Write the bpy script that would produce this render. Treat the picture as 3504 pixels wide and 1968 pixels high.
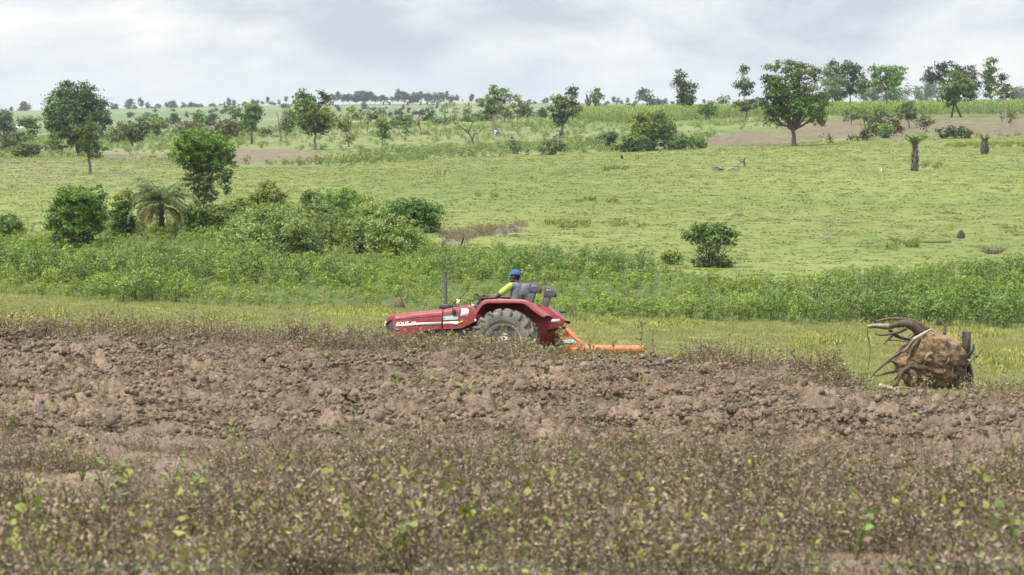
import bpy, math, random
import numpy as np
from mathutils import Matrix, Vector

for _o in list(bpy.data.objects):
    bpy.data.objects.remove(_o)
scene = bpy.context.scene
COL = scene.collection
RNG = np.random.default_rng(7)

# ------------------------------------------------------------------ camera
F_PX = 9733.0                      # focal length in photo pixels (100 mm on 36 mm, 3504 px wide)
EYE_ROW = 560.0                    # photo row at eye level
PITCH = math.atan((984.0 - EYE_ROW) / F_PX)
cam_d = bpy.data.cameras.new("camera")
cam_d.lens = 100.0
cam_d.sensor_width = 36.0
cam_d.clip_start = 0.5
cam_d.clip_end = 6000.0
cam_d.dof.use_dof = True
cam_d.dof.focus_distance = 66.0
cam_d.dof.aperture_fstop = 5.0
cam = bpy.data.objects.new("camera", cam_d)
cam.location = (0, 0, 0)
cam.rotation_euler = (math.pi / 2 - PITCH, 0, 0)
COL.objects.link(cam)
scene.camera = cam

# ------------------------------------------------------------------ world: overcast sky
SUN_EL, SUN_AZ = math.radians(62), math.radians(-55)   # azimuth from +Y towards +X
world = bpy.data.worlds.new("World")
scene.world = world
world.use_nodes = True
nt = world.node_tree
nt.nodes.clear()
def wn(t, **kw):
    n = nt.nodes.new(t)
    for k, v in kw.items():
        setattr(n, k, v)
    return n
def wl(a, b):
    nt.links.new(a, b)
def wmath(op, a, b=None, clamp=False):
    n = wn('ShaderNodeMath', operation=op, use_clamp=clamp)
    for i, v in enumerate((a, b)):
        if v is None:
            continue
        if isinstance(v, (int, float)):
            n.inputs[i].default_value = v
        else:
            wl(v, n.inputs[i])
    return n.outputs[0]
out = wn('ShaderNodeOutputWorld')
bg = wn('ShaderNodeBackground')
wl(bg.outputs[0], out.inputs[0])
bg.inputs[1].default_value = 0.1
sky = wn('ShaderNodeTexSky', sky_type='NISHITA')
sky.sun_disc = False
sky.sun_elevation = SUN_EL
sky.sun_rotation = SUN_AZ
sky.air_density = 1.2
sky.dust_density = 3.0
tc = wn('ShaderNodeTexCoord')
sep = wn('ShaderNodeSeparateXYZ')
wl(tc.outputs['Generated'], sep.inputs[0])
zc = wmath('MAXIMUM', sep.outputs[2], 0.0)
den = wmath('ADD', zc, 0.36)
px_ = wmath('DIVIDE', sep.outputs[0], den)
py_ = wmath('DIVIDE', sep.outputs[1], den)
comb = wn('ShaderNodeCombineXYZ')
wl(px_, comb.inputs[0]); wl(py_, comb.inputs[1])
def cloud(scale, detail, rough, off, dist=0.0):
    mp = wn('ShaderNodeMapping')
    mp.inputs['Location'].default_value = off
    wl(comb.outputs[0], mp.inputs[0])
    nz = wn('ShaderNodeTexNoise')
    nz.inputs['Scale'].default_value = scale
    nz.inputs['Detail'].default_value = detail
    nz.inputs['Roughness'].default_value = rough
    nz.inputs['Distortion'].default_value = dist
    wl(mp.outputs[0], nz.inputs['Vector'])
    return nz.outputs[0]
SKY_OFF = (7.0, 9.0, 15.0)
n1 = cloud(3.4, 9.0, 0.55, SKY_OFF, 0.2)
n2 = cloud(1.6, 3.0, 0.5, (17.3, 2.2, 4.0))
mixn = wmath('ADD', wmath('MULTIPLY', n1, 0.75), wmath('MULTIPLY', n2, 0.40))
ramp = wn('ShaderNodeValToRGB')
r = ramp.color_ramp
r.elements[0].position = 0.47; r.elements[0].color = (0.52, 0.575, 0.635, 1)
r.elements[1].position = 0.63; r.elements[1].color = (0.95, 0.945, 0.935, 1)
e = r.elements.new(0.55); e.color = (0.73, 0.77, 0.805, 1)
wl(mixn, ramp.inputs[0])
# flat pale air low over the horizon
hz = wn('ShaderNodeMapRange')
hz.inputs['From Min'].default_value = 0.012
hz.inputs['From Max'].default_value = 0.042
wl(zc, hz.inputs['Value'])
mixh = wn('ShaderNodeMixRGB')
mixh.inputs[1].default_value = (0.71, 0.765, 0.815, 1)
wl(hz.outputs[0], mixh.inputs[0]); wl(ramp.outputs[0], mixh.inputs[2])
# CIE overcast sky: zenith three times the horizon
grad = wmath('ADD', 1.0, wmath('MULTIPLY', zc, 1.9))
gsc = wmath('MULTIPLY', grad, 6.5)
vm = wn('ShaderNodeVectorMath', operation='SCALE')
wl(mixh.outputs[0], vm.inputs[0]); wl(gsc, vm.inputs['Scale'])
msky = wn('ShaderNodeMixRGB')
msky.inputs[0].default_value = 0.93
wl(sky.outputs[0], msky.inputs[1]); wl(vm.outputs[0], msky.inputs[2])
wl(msky.outputs[0], bg.inputs[0])

# ------------------------------------------------------------------ sun behind cloud
sd = bpy.data.lights.new("sun", 'SUN')
sd.energy = 4.0
sd.angle = math.radians(9)
sd.color = (1.0, 0.93, 0.80)
sun = bpy.data.objects.new("sun", sd)
sdir = Vector((math.sin(SUN_AZ) * math.cos(SUN_EL), math.cos(SUN_AZ) * math.cos(SUN_EL), math.sin(SUN_EL)))
# light comes from the left, from the camera's side
sdir.y = -abs(sdir.y)
sky.sun_rotation = math.atan2(sdir.x, sdir.y)
sun.rotation_euler = (-sdir).to_track_quat('-Z', 'Y').to_euler()
sun.location = (-20, -20, 60)
COL.objects.link(sun)

scene.render.engine = 'CYCLES'
scene.view_settings.view_transform = 'Standard'
scene.view_settings.look = 'None'
scene.view_settings.exposure = 0.68
scene.view_settings.gamma = 1.0
try:
    scene.view_settings.use_curve_mapping = False
except Exception:
    pass
scene.cycles.max_bounces = 6
scene.cycles.diffuse_bounces = 2
scene.cycles.transmission_bounces = 4
scene.cycles.volume_bounces = 0

# ------------------------------------------------------------------ photo pixel <-> world
CP, SP = math.cos(PITCH), math.sin(PITCH)
def ray_pt(px, row, y):
    """world point on the sight line of photo pixel (px,row) at world distance y"""
    a = (np.asarray(px, float) - 1752.0) / F_PX
    b = (984.0 - np.asarray(row, float)) / F_PX
    dy = CP + b * SP
    dz = -SP + b * CP
    t = y / dy
    return np.stack(np.broadcast_arrays(a * t, y * np.ones_like(t), dz * t), -1)
def project(p):
    p = np.asarray(p, float)
    d = p[..., 1] * CP - p[..., 2] * SP
    up = p[..., 1] * SP + p[..., 2] * CP
    return 1752.0 + F_PX * p[..., 0] / d, 984.0 - F_PX * up / d

# ------------------------------------------------------------------ noise
def _h(ix, iy, seed):
    n = (ix.astype(np.int64) * 374761393 + iy.astype(np.int64) * 668265263 + seed * 974634777) & 0xFFFFFFFF
    n = ((n ^ (n >> 13)) * 1274126177) & 0xFFFFFFFF
    n = n ^ (n >> 16)
    return (n & 0xFFFFFF) / float(0xFFFFFF)
def vnoise(x, y, seed=0):
    x = np.asarray(x, float); y = np.asarray(y, float)
    ix = np.floor(x); iy = np.floor(y)
    fx = x - ix; fy = y - iy
    fx = fx * fx * (3 - 2 * fx); fy = fy * fy * (3 - 2 * fy)
    a = _h(ix, iy, seed); b = _h(ix + 1, iy, seed)
    c = _h(ix, iy + 1, seed); d = _h(ix + 1, iy + 1, seed)
    return (a * (1 - fx) + b * fx) * (1 - fy) + (c * (1 - fx) + d * fx) * fy
def fbm(x, y, seed=0, octv=4, gain=0.5):
    s = 0; a = 1; t = 0
    for i in range(octv):
        s = s + a * vnoise(x * 2 ** i + 17.3 * i, y * 2 ** i - 9.1 * i, seed + i)
        t += a; a *= gain
    return s / t
def voro(x, y, seed=0):
    """distance to nearest cell point and that cell's random value"""
    ix = np.floor(x); iy = np.floor(y)
    best = np.full(np.shape(x), 9.0); val = np.zeros(np.shape(x))
    for ox in (-1, 0, 1):
        for oy in (-1, 0, 1):
            cx = ix + ox; cy = iy + oy
            qx = cx + _h(cx, cy, seed); qy = cy + _h(cx, cy, seed + 5)
            d = np.hypot(qx - x, qy - y)
            m = d < best
            best = np.where(m, d, best)
            val = np.where(m, _h(cx, cy, seed + 9), val)
    return best, val
def noise3(p, seed=0):
    x, y, z = p[:, 0], p[:, 1], p[:, 2]
    return (vnoise(x + 3.1, y - z * .7, seed) + vnoise(y + 7.7, z + x * .3, seed + 1) + vnoise(z - 1.9, x - y * .4, seed + 2)) / 3
def sstep(a, b, x):
    t = np.clip((np.asarray(x, float) - a) / (b - a), 0, 1)
    return t * t * (3 - 2 * t)

# ------------------------------------------------------------------ terrain height
_D = [-60, 10, 18, 26, 35, 45, 55, 60, 66, 80, 95, 115, 155, 190, 230, 270, 320, 400, 480, 550, 800, 1200, 1800, 2200, 2700]
_Z5 = [[-1.9] * 5, [-2.45] * 5, [-2.6] * 5, [-2.8, -2.85, -2.9, -2.92, -2.95], [-3.0, -3.1, -3.2, -3.25, -3.3],
       [-3.3, -3.45, -3.62, -3.72, -3.8], [-3.55, -3.75, -4.02, -4.12, -4.25], [-3.68, -3.98, -4.43, -4.3, -4.42],
       [-3.78, -4.12, -4.45, -4.36, -4.52]]
_R5 = [[1012, 1045, 1080, 1100, 1116], [950, 960, 985, 1000, 1005], [870, 868, 868, 878, 890], [700, 702, 705, 708, 715],
       [612, 612, 608, 602, 600], [566, 566, 562, 545, 535], [548, 552, 540, 503, 485], [537, 525, 500, 457, 437],
       [510, 482, 442, 402, 388], [495, 456, 408, 388, 374], [480, 442, 402, 390, 378], [440, 416, 394, 388, 380],
       [407, 386, 376, 374, 372], [380, 360, 353, 358, 362], [388, 368, 362, 366, 368], [410, 395, 390, 390, 390]]
for _d, _r in zip(_D[len(_Z5):], _R5):
    _Z5.append([(EYE_ROW - q) / F_PX * _d for q in _r])
_Z5 = np.array(_Z5)
_uc = np.array([-0.45, -0.18, -0.09, 0, 0.09, 0.18, 0.45])
_Z7 = np.concatenate([_Z5[:, :1], _Z5, _Z5[:, -1:]], 1)
_NU, _NS = 181, 1300
_ug = np.linspace(-0.45, 0.45, _NU)
_s0, _s1 = math.log(10.0), math.log(2770.0)
_yg = np.exp(np.linspace(_s0, _s1, _NS)) - 70.0
_tmp = np.stack([np.interp(_yg, _D, _Z7[:, k]) for k in range(7)], 1)
_G = np.stack([np.interp(_ug, _uc, _tmp[j]) for j in range(_NS)], 0)
def _blur(a, sig, ax):
    r_ = int(3 * sig)
    k = np.exp(-0.5 * (np.arange(-r_, r_ + 1) / sig) ** 2); k /= k.sum()
    pad = [(0, 0), (0, 0)]; pad[ax] = (r_, r_)
    b = np.pad(a, pad, mode='edge')
    return np.apply_along_axis(lambda v: np.convolve(v, k, 'valid'), ax, b)
_G = _blur(_blur(_G, 4.0, 0), 5.0, 1)
def gz_base(x, y):
    x = np.asarray(x, float); y = np.asarray(y, float)
    u = np.clip(x / np.maximum(y, 12.0), -0.4499, 0.4499)
    s = np.log(np.clip(y, -59.9, 2699) + 70.0)
    a = (u + 0.45) / 0.9 * (_NU - 1); b = (s - _s0) / (_s1 - _s0) * (_NS - 1)
    i = np.floor(a).astype(int); j = np.floor(b).astype(int)
    fa = a - i; fb = b - j
    i1 = np.minimum(i + 1, _NU - 1); j1 = np.minimum(j + 1, _NS - 1)
    return (_G[j, i] * (1 - fa) + _G[j, i1] * fa) * (1 - fb) + (_G[j1, i] * (1 - fa) + _G[j1, i1] * fa) * fb

# tractor pose (needed by the furrow its far wheels run in)
TH, RHO = math.radians(20.0), math.radians(8.0)
HUB_Y, HUB_Z = 0.72, 0.74
TR_ROT = Matrix.Rotation(math.pi - TH, 4, 'Z') @ Matrix.Rotation(RHO, 4, 'X')
_hub_w = Vector(ray_pt(1727.0, 1177.5, 58.7))
TR_LOC = _hub_w - (TR_ROT @ Vector((0, HUB_Y, HUB_Z)))
TR_MAT = Matrix.Translation(TR_LOC) @ TR_ROT
_fw = TR_MAT @ Vector((0, -0.70, 0.0))
def gz(x, y):
    x = np.asarray(x, float); y = np.asarray(y, float)
    z = gz_base(x, y)
    z = z + 0.10 * (fbm(x * .11, y * .11, 3, 3) - .5) * sstep(70, 110, y) + 1.6 * (fbm(x * .008, y * .008, 5, 3) - .5) * sstep(420, 900, y)
    # furrow under the far wheels, and level ground under the near ones
    dx = x - _fw.x; dy = y - _fw.y
    lat = dx * math.sin(TH) + dy * math.cos(TH)
    al = -dx * math.cos(TH) + dy * math.sin(TH)
    near = np.exp(-((al - 1.0) / 5.0) ** 4)
    pl = (_fw.z + 0.255) * np.ones_like(z)
    w = near * np.exp(-((lat + 0.7) / 2.0) ** 4)
    z = z * (1 - w) + pl * w
    return z - 0.27 * near * (1 - sstep(0.22, 0.42, np.abs(lat)))
def ground_hit(px, row, y0=46.0):
    ys = np.exp(np.linspace(math.log(y0), math.log(2400), 3000))
    p = ray_pt(px, row, ys)
    below = p[:, 2] <= gz(p[:, 0], ys)
    k = np.argmax(below)
    if not below.any():
        k = np.argmin(np.abs(p[:, 2] - gz(p[:, 0], ys)))
    return float(ys[k])
def on_ground(px, row, y0=46.0):
    y = ground_hit(px, row, y0)
    q = ray_pt(px, row, y)
    return Vector((float(q[0]), y, float(gz(q[0], y))))
# ------------------------------------------------------------------ materials
def mat(name):
    m = bpy.data.materials.new(name); m.use_nodes = True
    n = m.node_tree.nodes
    return m, n, m.node_tree.links, n['Principled BSDF']
def simple(name, col, rough=0.6, metal=0.0, var=0.12, scale=30.0, dust=0.0, dustcol=(0.22, 0.17, 0.12), spec=0.4, bump=0.0):
    """plain coloured surface with noise variation and patchy dust"""
    m, n, l, b = mat(name)
    tcx = n.new('ShaderNodeTexCoord')
    nz = n.new('ShaderNodeTexNoise'); nz.inputs['Scale'].default_value = scale; nz.inputs['Detail'].default_value = 5
    l.new(tcx.outputs['Object'], nz.inputs['Vector'])
    mr = n.new('ShaderNodeMapRange'); mr.inputs['To Min'].default_value = 1 - var; mr.inputs['To Max'].default_value = 1 + var
    mr.inputs['From Min'].default_value = .3; mr.inputs['From Max'].default_value = .7
    l.new(nz.outputs[0], mr.inputs['Value'])
    sc = n.new('ShaderNodeVectorMath'); sc.operation = 'SCALE'; sc.inputs[0].default_value = col
    l.new(mr.outputs[0], sc.inputs['Scale'])
    last = sc.outputs[0]
    if dust > 0:
        n2 = n.new('ShaderNodeTexNoise'); n2.inputs['Scale'].default_value = 5.0; n2.inputs['Detail'].default_value = 8; n2.inputs['Roughness'].default_value = .7
        l.new(tcx.outputs['Object'], n2.inputs['Vector'])
        m2 = n.new('ShaderNodeMapRange'); m2.inputs['From Min'].default_value = .38; m2.inputs['From Max'].default_value = .72
        m2.inputs['To Max'].default_value = dust; m2.clamp = True
        l.new(n2.outputs[0], m2.inputs['Value'])
        mx = n.new('ShaderNodeMixRGB'); mx.inputs[2].default_value = (*dustcol, 1)
        l.new(m2.outputs[0], mx.inputs[0]); l.new(last, mx.inputs[1]); last = mx.outputs[0]
    l.new(last, b.inputs['Base Color'])
    b.inputs['Roughness'].default_value = rough; b.inputs['Metallic'].default_value = metal
    b.inputs['Specular IOR Level'].default_value = spec
    if bump > 0:
        bp = n.new('ShaderNodeBump'); bp.inputs['Strength'].default_value = bump; bp.inputs['Distance'].default_value = .02
        l.new(nz.outputs[0], bp.inputs['Height']); l.new(bp.outputs[0], b.inputs['Normal'])
    return m
def leaf_material(name, transl=0.22, rough=0.6, rnd=0.18):
    m, n, l, b = mat(name)
    at = n.new('ShaderNodeAttribute'); at.attribute_name = 'Col'
    oi = n.new('ShaderNodeObjectInfo')
    mr = n.new('ShaderNodeMapRange'); mr.inputs['To Min'].default_value = 1 - rnd; mr.inputs['To Max'].default_value = 1 + rnd
    l.new(oi.outputs['Random'], mr.inputs['Value'])
    sc = n.new('ShaderNodeVectorMath'); sc.operation = 'SCALE'
    l.new(at.outputs['Color'], sc.inputs[0]); l.new(mr.outputs[0], sc.inputs['Scale'])
    l.new(sc.outputs[0], b.inputs['Base Color'])
    b.inputs['Roughness'].default_value = rough; b.inputs['Specular IOR Level'].default_value = 0.25
    tr = n.new('ShaderNodeBsdfTranslucent')
    s2 = n.new('ShaderNodeVectorMath'); s2.operation = 'MULTIPLY'; s2.inputs[1].default_value = (1.25, 1.2, 0.6)
    l.new(sc.outputs[0], s2.inputs[0]); l.new(s2.outputs[0], tr.inputs[0])
    mx = n.new('ShaderNodeMixShader'); mx.inputs[0].default_value = transl
    l.new(b.outputs[0], mx.inputs[1]); l.new(tr.outputs[0], mx.inputs[2])
    l.new(mx.outputs[0], n['Material Output'].inputs[0])
    return m
def attr_material(name, rough=0.9, bump=0.4, scale=6.0, var=0.25, dist=.05, scale2=None, stretch=(1, 1, 1)):
    """colour attribute + two noises for grain, with bump"""
    m, n, l, b = mat(name)
    at = n.new('ShaderNodeAttribute'); at.attribute_name = 'Col'
    tcx = n.new('ShaderNodeTexCoord')
    mp = n.new('ShaderNodeMapping'); mp.inputs['Scale'].default_value = stretch
    l.new(tcx.outputs['Object'], mp.inputs[0])
    nz = n.new('ShaderNodeTexNoise'); nz.inputs['Scale'].default_value = scale; nz.inputs['Detail'].default_value = 9; nz.inputs['Roughness'].default_value = .65
    l.new(mp.outputs[0], nz.inputs['Vector'])
    mr = n.new('ShaderNodeMapRange'); mr.inputs['From Min'].default_value = .28; mr.inputs['From Max'].default_value = .72
    mr.inputs['To Min'].default_value = 1 - var; mr.inputs['To Max'].default_value = 1 + var
    l.new(nz.outputs[0], mr.inputs['Value'])
    sc = n.new('ShaderNodeVectorMath'); sc.operation = 'SCALE'
    l.new(at.outputs['Color'], sc.inputs[0]); l.new(mr.outputs[0], sc.inputs['Scale'])
    l.new(sc.outputs[0], b.inputs['Base Color'])
    b.inputs['Roughness'].default_value = rough; b.inputs['Specular IOR Level'].default_value = .15
    bp = n.new('ShaderNodeBump'); bp.inputs['Strength'].default_value = bump; bp.inputs['Distance'].default_value = dist
    l.new(nz.outputs[0], bp.inputs['Height']); l.new(bp.outputs[0], b.inputs['Normal'])
    return m
M = {}
M['leaf'] = leaf_material('leaf_foliage')
M['herb'] = leaf_material('herb_foliage', 0.25, 0.6, 0.22)
M['dry'] = leaf_material('dry_weed', 0.15, 0.85, 0.2)
M['ground'] = attr_material('ground_cover', 0.95, .06, 3.0, .2, .1, stretch=(1, .6, 1))
M['soil'] = attr_material('ploughed_earth', 0.95, .75, 20.0, .42, .05)
M['bark'] = attr_material('bark', .9, .6, 14.0, .35, .03, stretch=(1, 1, .3))
M['earth'] = attr_material('root_earth', .95, 1.0, 34.0, .55, .06)
M['red'] = simple('red_paint', (0.205, 0.021, 0.032), .45, 0, .16, 12, .55, (0.235, 0.10, 0.085), .35)
M['redin'] = simple('red_paint_inner', (0.20, 0.012, 0.02), .6, 0, .15, 12, .5, (0.14, 0.07, 0.05), .3)
M['black'] = simple('black_plastic', (0.022, 0.022, 0.028), .5, 0, .2, 20, .35, (.12, .10, .09))
M['dark'] = simple('oily_iron', (0.014, 0.013, 0.013), .6, .2, .3, 15, .25, (.06, .05, .04))
M['steel'] = simple('grey_steel_paint', (.055, .058, .072), .5, .1, .15, 18, .35, (.16, .14, .12))
M['rubber'] = simple('dusty_rubber', (.075, .072, .072), .85, 0, .25, 9, .75, (.25, .225, .195), .2, .15)
M['rim'] = simple('silver_rim', (.42, .41, .385), .45, .1, .1, 12, .5, (.27, .23, .18))
M['navy'] = simple('navy_hub', (.012, .018, .035), .4, 0, .15, 20, .3, (.12, .1, .09))
M['hubw'] = simple('white_hub', (.55, .54, .53), .5, 0, .2, 30, .4, (.25, .2, .16))
M['grey'] = simple('grey_decal', (.42, .41, .42), .45, 0, .06, 10, .25, (.3, .25, .2))
M['white'] = simple('white_decal', (.78, .77, .76), .5, 0, .05, 10, .15, (.4, .35, .3))
M['teal'] = simple('teal_decal', (.04, .24, .22), .5, 0, .08, 10, .2, (.25, .25, .2))
M['blue'] = simple('blue_decal', (.05, .09, .22), .5)
M['lime'] = simple('lime_decal', (.42, .45, .07), .5)
M['greytxt'] = simple('grey_print', (.35, .36, .36), .6)
M['orange'] = simple('orange_paint', (.40, .105, .03), .5, 0, .12, 10, .4, (.50, .22, .13), .4)
M['glass'] = simple('clear_cup', (.72, .74, .74), .2)
M['chrome'] = simple('worn_disc_steel', (.10, .10, .10), .4, .7, .2, 14, .4, (.12, .08, .06))
M['skin'] = simple('dark_skin', (.052, .030, .026), .5, 0, .12, 25, 0, spec=.4)
M['vest'] = simple('vest_blue_grey', (.135, .14, .20), .9, 0, .12, 25, .35, (.13, .17, .09), .1)
M['vestg'] = simple('vest_green_panel', (.12, .165, .11), .9, 0, .15, 14, .5, (.11, .12, .20), .1)
M['limeshirt'] = simple('lime_shirt', (.34, .45, .075), .9, 0, .1, 20, .2, (.3, .4, .08), .1)
M['jeans'] = simple('dark_trousers', (.03, .035, .06), .9, 0, .2, 20, 0, spec=.1)
M['cap'] = simple('blue_cap', (.042, .092, .24), .85, 0, .12, 25, .3, (.10, .22, .48), .1)
M['hair'] = simple('black_hair', (.008, .007, .007), .9)
M['boot'] = simple('brown_boot', (.05, .035, .025), .8)
M['eye'] = simple('eye_white', (.6, .58, .55), .3)
M['clothw'] = simple('white_cloth', (.6, .6, .62), .9)
M['clothb'] = simple('blue_cloth', (.05, .10, .32), .9)
M['clotho'] = simple('orange_cloth', (.55, .24, .14), .9)
M['clothd'] = simple('dark_cloth', (.03, .035, .06), .9)
M['bucket'] = simple('red_plastic', (.45, .02, .025), .5)
M['cow'] = simple('pale_hide', (.62, .59, .54), .9, 0, .15, 4)
M['wallm'] = simple('mud_wall', (.42, .33, .24), .9, 0, .15, 2)
M['roofm'] = simple('pale_roof', (.65, .64, .62), .6, 0, .1, 2)
M['deadwood'] = simple('weathered_wood', (.30, .26, .22), .9, 0, .3, 12, .5, (.16, .12, .09), .1, .3)
M['post'] = simple('white_post', (.75, .72, .68), .8)

# ------------------------------------------------------------------ mesh helpers
def mesh_np(name, V, F, material, cols=None, smooth=False):
    """V (n,3); F array (m,k) or list of such arrays"""
    V = np.asarray(V, np.float32)
    Fs = F if isinstance(F, list) else [F]
    Fs = [np.asarray(f, np.int32) for f in Fs if len(f)]
    me = bpy.data.meshes.new(name)
    me.vertices.add(len(V)); me.vertices.foreach_set('co', V.ravel())
    nl = sum(f.size for f in Fs); npoly = sum(len(f) for f in Fs)
    me.loops.add(nl); me.polygons.add(npoly)
    if npoly:
        me.loops.foreach_set('vertex_index', np.concatenate([f.ravel() for f in Fs]))
        sizes = np.concatenate([np.full(len(f), f.shape[1]) for f in Fs])
        me.polygons.foreach_set('loop_start', np.concatenate([[0], np.cumsum(sizes)[:-1]]).astype(np.int32))
        if smooth:
            me.polygons.foreach_set('use_smooth', np.ones(npoly, bool))
    if cols is not None:
        ca = me.color_attributes.new('Col', 'FLOAT_COLOR', 'POINT')
        c4 = np.ones((len(V), 4), np.float32); c4[:, :3] = cols
        ca.data.foreach_set('color', c4.ravel())
    me.update(calc_edges=True)
    if material is not None:
        me.materials.append(M[material] if isinstance(material, str) else material)
    return me
def obj(name, me, parent=None, loc=None):
    o = bpy.data.objects.new(name, me)
    COL.objects.link(o)
    if parent is not None:
        o.parent = parent
    if loc is not None:
        o.location = loc
    return o
def tag(o, label=None, cat=None, group=None, kind=None):
    if label: o['label'] = label
    if cat: o['category'] = cat
    if group: o['group'] = group
    if kind: o['kind'] = kind
    return o
def thing(name, label, cat, loc=(0, 0, 0), group=None):
    o = bpy.data.objects.new(name, None)
    o.empty_display_size = 0.2
    COL.objects.link(o); o.location = loc
    return tag(o, label, cat, group)
class MB:
    """collects shapes into one mesh"""
    def __init__(s): s.V = []; s.F = []; s.C = []; s.n = 0
    def add(s, V, F, col=None):
        V = np.asarray(V, float)
        s.V.append(V)
        for f in (F if isinstance(F, list) else [F]):
            f = np.asarray(f, int)
            if f.size: s.F.append(f + s.n)
        s.C.append(np.tile(np.asarray(col if col is not None else (.5, .5, .5), float), (len(V), 1)) if col is None or np.ndim(col) == 1 else np.asarray(col))
        s.n += len(V)
    def box(s, c, size, R=None, col=None, taper=1.0):
        h = np.array(size) / 2
        q = np.array([[x, y, z] for z in (-1, 1) for y in (-1, 1) for x in (-1, 1)], float)
        q[4:, :2] *= taper
        v = q * h
        if R is not None: v = v @ np.array(R).T
        s.add(v + np.array(c), np.array([[0, 2, 3, 1], [4, 5, 7, 6], [0, 1, 5, 4], [2, 6, 7, 3], [0, 4, 6, 2], [1, 3, 7, 5]]), col)
    def tube(s, P, R, n=6, cap=True, col=None, jitter=0.0):
        P = np.asarray(P, float); R = np.broadcast_to(np.asarray(R, float), (len(P),))
        T = np.gradient(P, axis=0); T /= np.linalg.norm(T, axis=1, keepdims=True) + 1e-9
        ref = np.array([0.0, 0, 1]) if abs(T[0, 2]) < .9 else np.array([1.0, 0, 0])
        A = np.cross(T, ref); bad = np.linalg.norm(A, axis=1) < 1e-3
        A[bad] = np.cross(T[bad], np.array([0, 1.0, 0.1])); A /= np.linalg.norm(A, axis=1, keepdims=True)
        B = np.cross(T, A)
        a = np.linspace(0, 2 * np.pi, n, endpoint=False)
        rr = R[:, None] * np.ones(n)
        if jitter: rr = rr * (1 + jitter * (RNG.random(rr.shape) - .5))
        V = P[:, None, :] + rr[..., None] * (np.cos(a)[None, :, None] * A[:, None, :] + np.sin(a)[None, :, None] * B[:, None, :])
        k = len(P)
        i = np.arange(k - 1)[:, None] * n; j = np.arange(n)[None, :]; j2 = (j + 1) % n
        F = np.stack([i + j, i + n + j, i + n + j2, i + j2], -1).reshape(-1, 4)
        fl = [F]
        if cap:
            fl += [np.arange(n)[None, :], np.arange(n)[None, ::-1] + (k - 1) * n]
        s.add(V.reshape(-1, 3), fl, col)
    def prism(s, poly, y0, y1, col=None):
        """polygon of (x,z) extruded along y"""
        p = np.asarray(poly, float); n = len(p)
        V = np.concatenate([np.stack([p[:, 0], np.full(n, y0), p[:, 1]], 1), np.stack([p[:, 0], np.full(n, y1), p[:, 1]], 1)])
        i = np.arange(n); j = (i + 1) % n
        s.add(V, [np.stack([i, j, j + n, i + n], 1), i[None, ::-1], (i + n)[None, :]], col)
    def lathe(s, prof, n=32, axis='y', c=(0, 0, 0), col=None):
        """profile of (radius, along-axis)"""
        prof = np.asarray(prof, float); a = np.linspace(0, 2 * np.pi, n, endpoint=False)
        r = prof[:, 0][:, None]; h = prof[:, 1][:, None] * np.ones(n)
        if axis == 'y': V = np.stack([r * np.cos(a), h, r * np.sin(a)], -1)
        else: V = np.stack([r * np.cos(a), r * np.sin(a), h], -1)
        k = len(prof); i = np.arange(k - 1)[:, None] * n; j = np.arange(n)[None, :]; j2 = (j + 1) % n
        s.add(V.reshape(-1, 3) + np.array(c), np.stack([i + j, i + j2, i + n + j2, i + n + j], -1).reshape(-1, 4), col)
    def sphere(s, c, r, n=16, m=10, col=None, R=None):
        th = np.linspace(0, np.pi, m + 1); ph = np.linspace(0, 2 * np.pi, n, endpoint=False)
        V = np.stack([np.sin(th)[:, None] * np.cos(ph), np.sin(th)[:, None] * np.sin(ph), np.cos(th)[:, None] * np.ones(n)], -1).reshape(-1, 3) * np.asarray(r)
        if R is not None: V = V @ np.array(R).T
        i = np.arange(m)[:, None] * n; j = np.arange(n)[None, :]; j2 = (j + 1) % n
        s.add(V + np.array(c), np.stack([i + j, i + n + j, i + n + j2, i + j2], -1).reshape(-1, 4), col)
    def capsule(s, p0, p1, r0, r1, n=12):
        p0 = np.array(p0, float); p1 = np.array(p1, float); d = p1 - p0; L = np.linalg.norm(d); d = d / (L + 1e-9)
        t = np.linspace(-1, 0, 5) * np.pi / 2
        P = [p0 + d * r0 * math.sin(a) for a in t] + [p1 + d * r1 * math.sin(-a) for a in t[::-1]]
        R = [max(r0 * math.cos(a), 1e-3) for a in t] + [max(r1 * math.cos(a), 1e-3) for a in t[::-1]]
        T = d; ref = np.array([0, 0, 1.0]) if abs(T[2]) < .9 else np.array([1.0, 0, 0])
        A = np.cross(T, ref); A /= np.linalg.norm(A); B = np.cross(T, A)
        a = np.linspace(0, 2 * np.pi, n, endpoint=False)
        V = np.array(P)[:, None, :] + np.array(R)[:, None, None] * (np.cos(a)[None, :, None] * A + np.sin(a)[None, :, None] * B)
        k = len(P); i = np.arange(k - 1)[:, None] * n; j = np.arange(n)[None, :]; j2 = (j + 1) % n
        s.add(V.reshape(-1, 3), [np.stack([i + j, i + n + j, i + n + j2, i + j2], -1).reshape(-1, 4), np.arange(n)[None, :], np.arange(n)[None, ::-1] + (k - 1) * n])
    def leaves(s, C, N, size, width=0.5, rng=RNG, col=None, T=None, fold=.16):
        C = np.asarray(C, float); n = len(C)
        N = N / (np.linalg.norm(N, axis=1, keepdims=True) + 1e-9)
        if T is None:
            T = rng.normal(size=(n, 3))
        T = T - N * (T * N).sum(1, keepdims=True); T /= np.linalg.norm(T, axis=1, keepdims=True) + 1e-9
        B = np.cross(N, T); size = np.broadcast_to(np.asarray(size, float), (n,))[:, None]
        fd = N * size * fold * rng.uniform(-.3, 1, (n, 1))
        width = np.asarray(width) if np.ndim(width) else width
        V = np.stack([C + T * size * .5, C + B * size * width * .5 + fd, C - T * size * .5, C - B * size * width * .5 + fd], 1).reshape(-1, 3)
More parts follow.
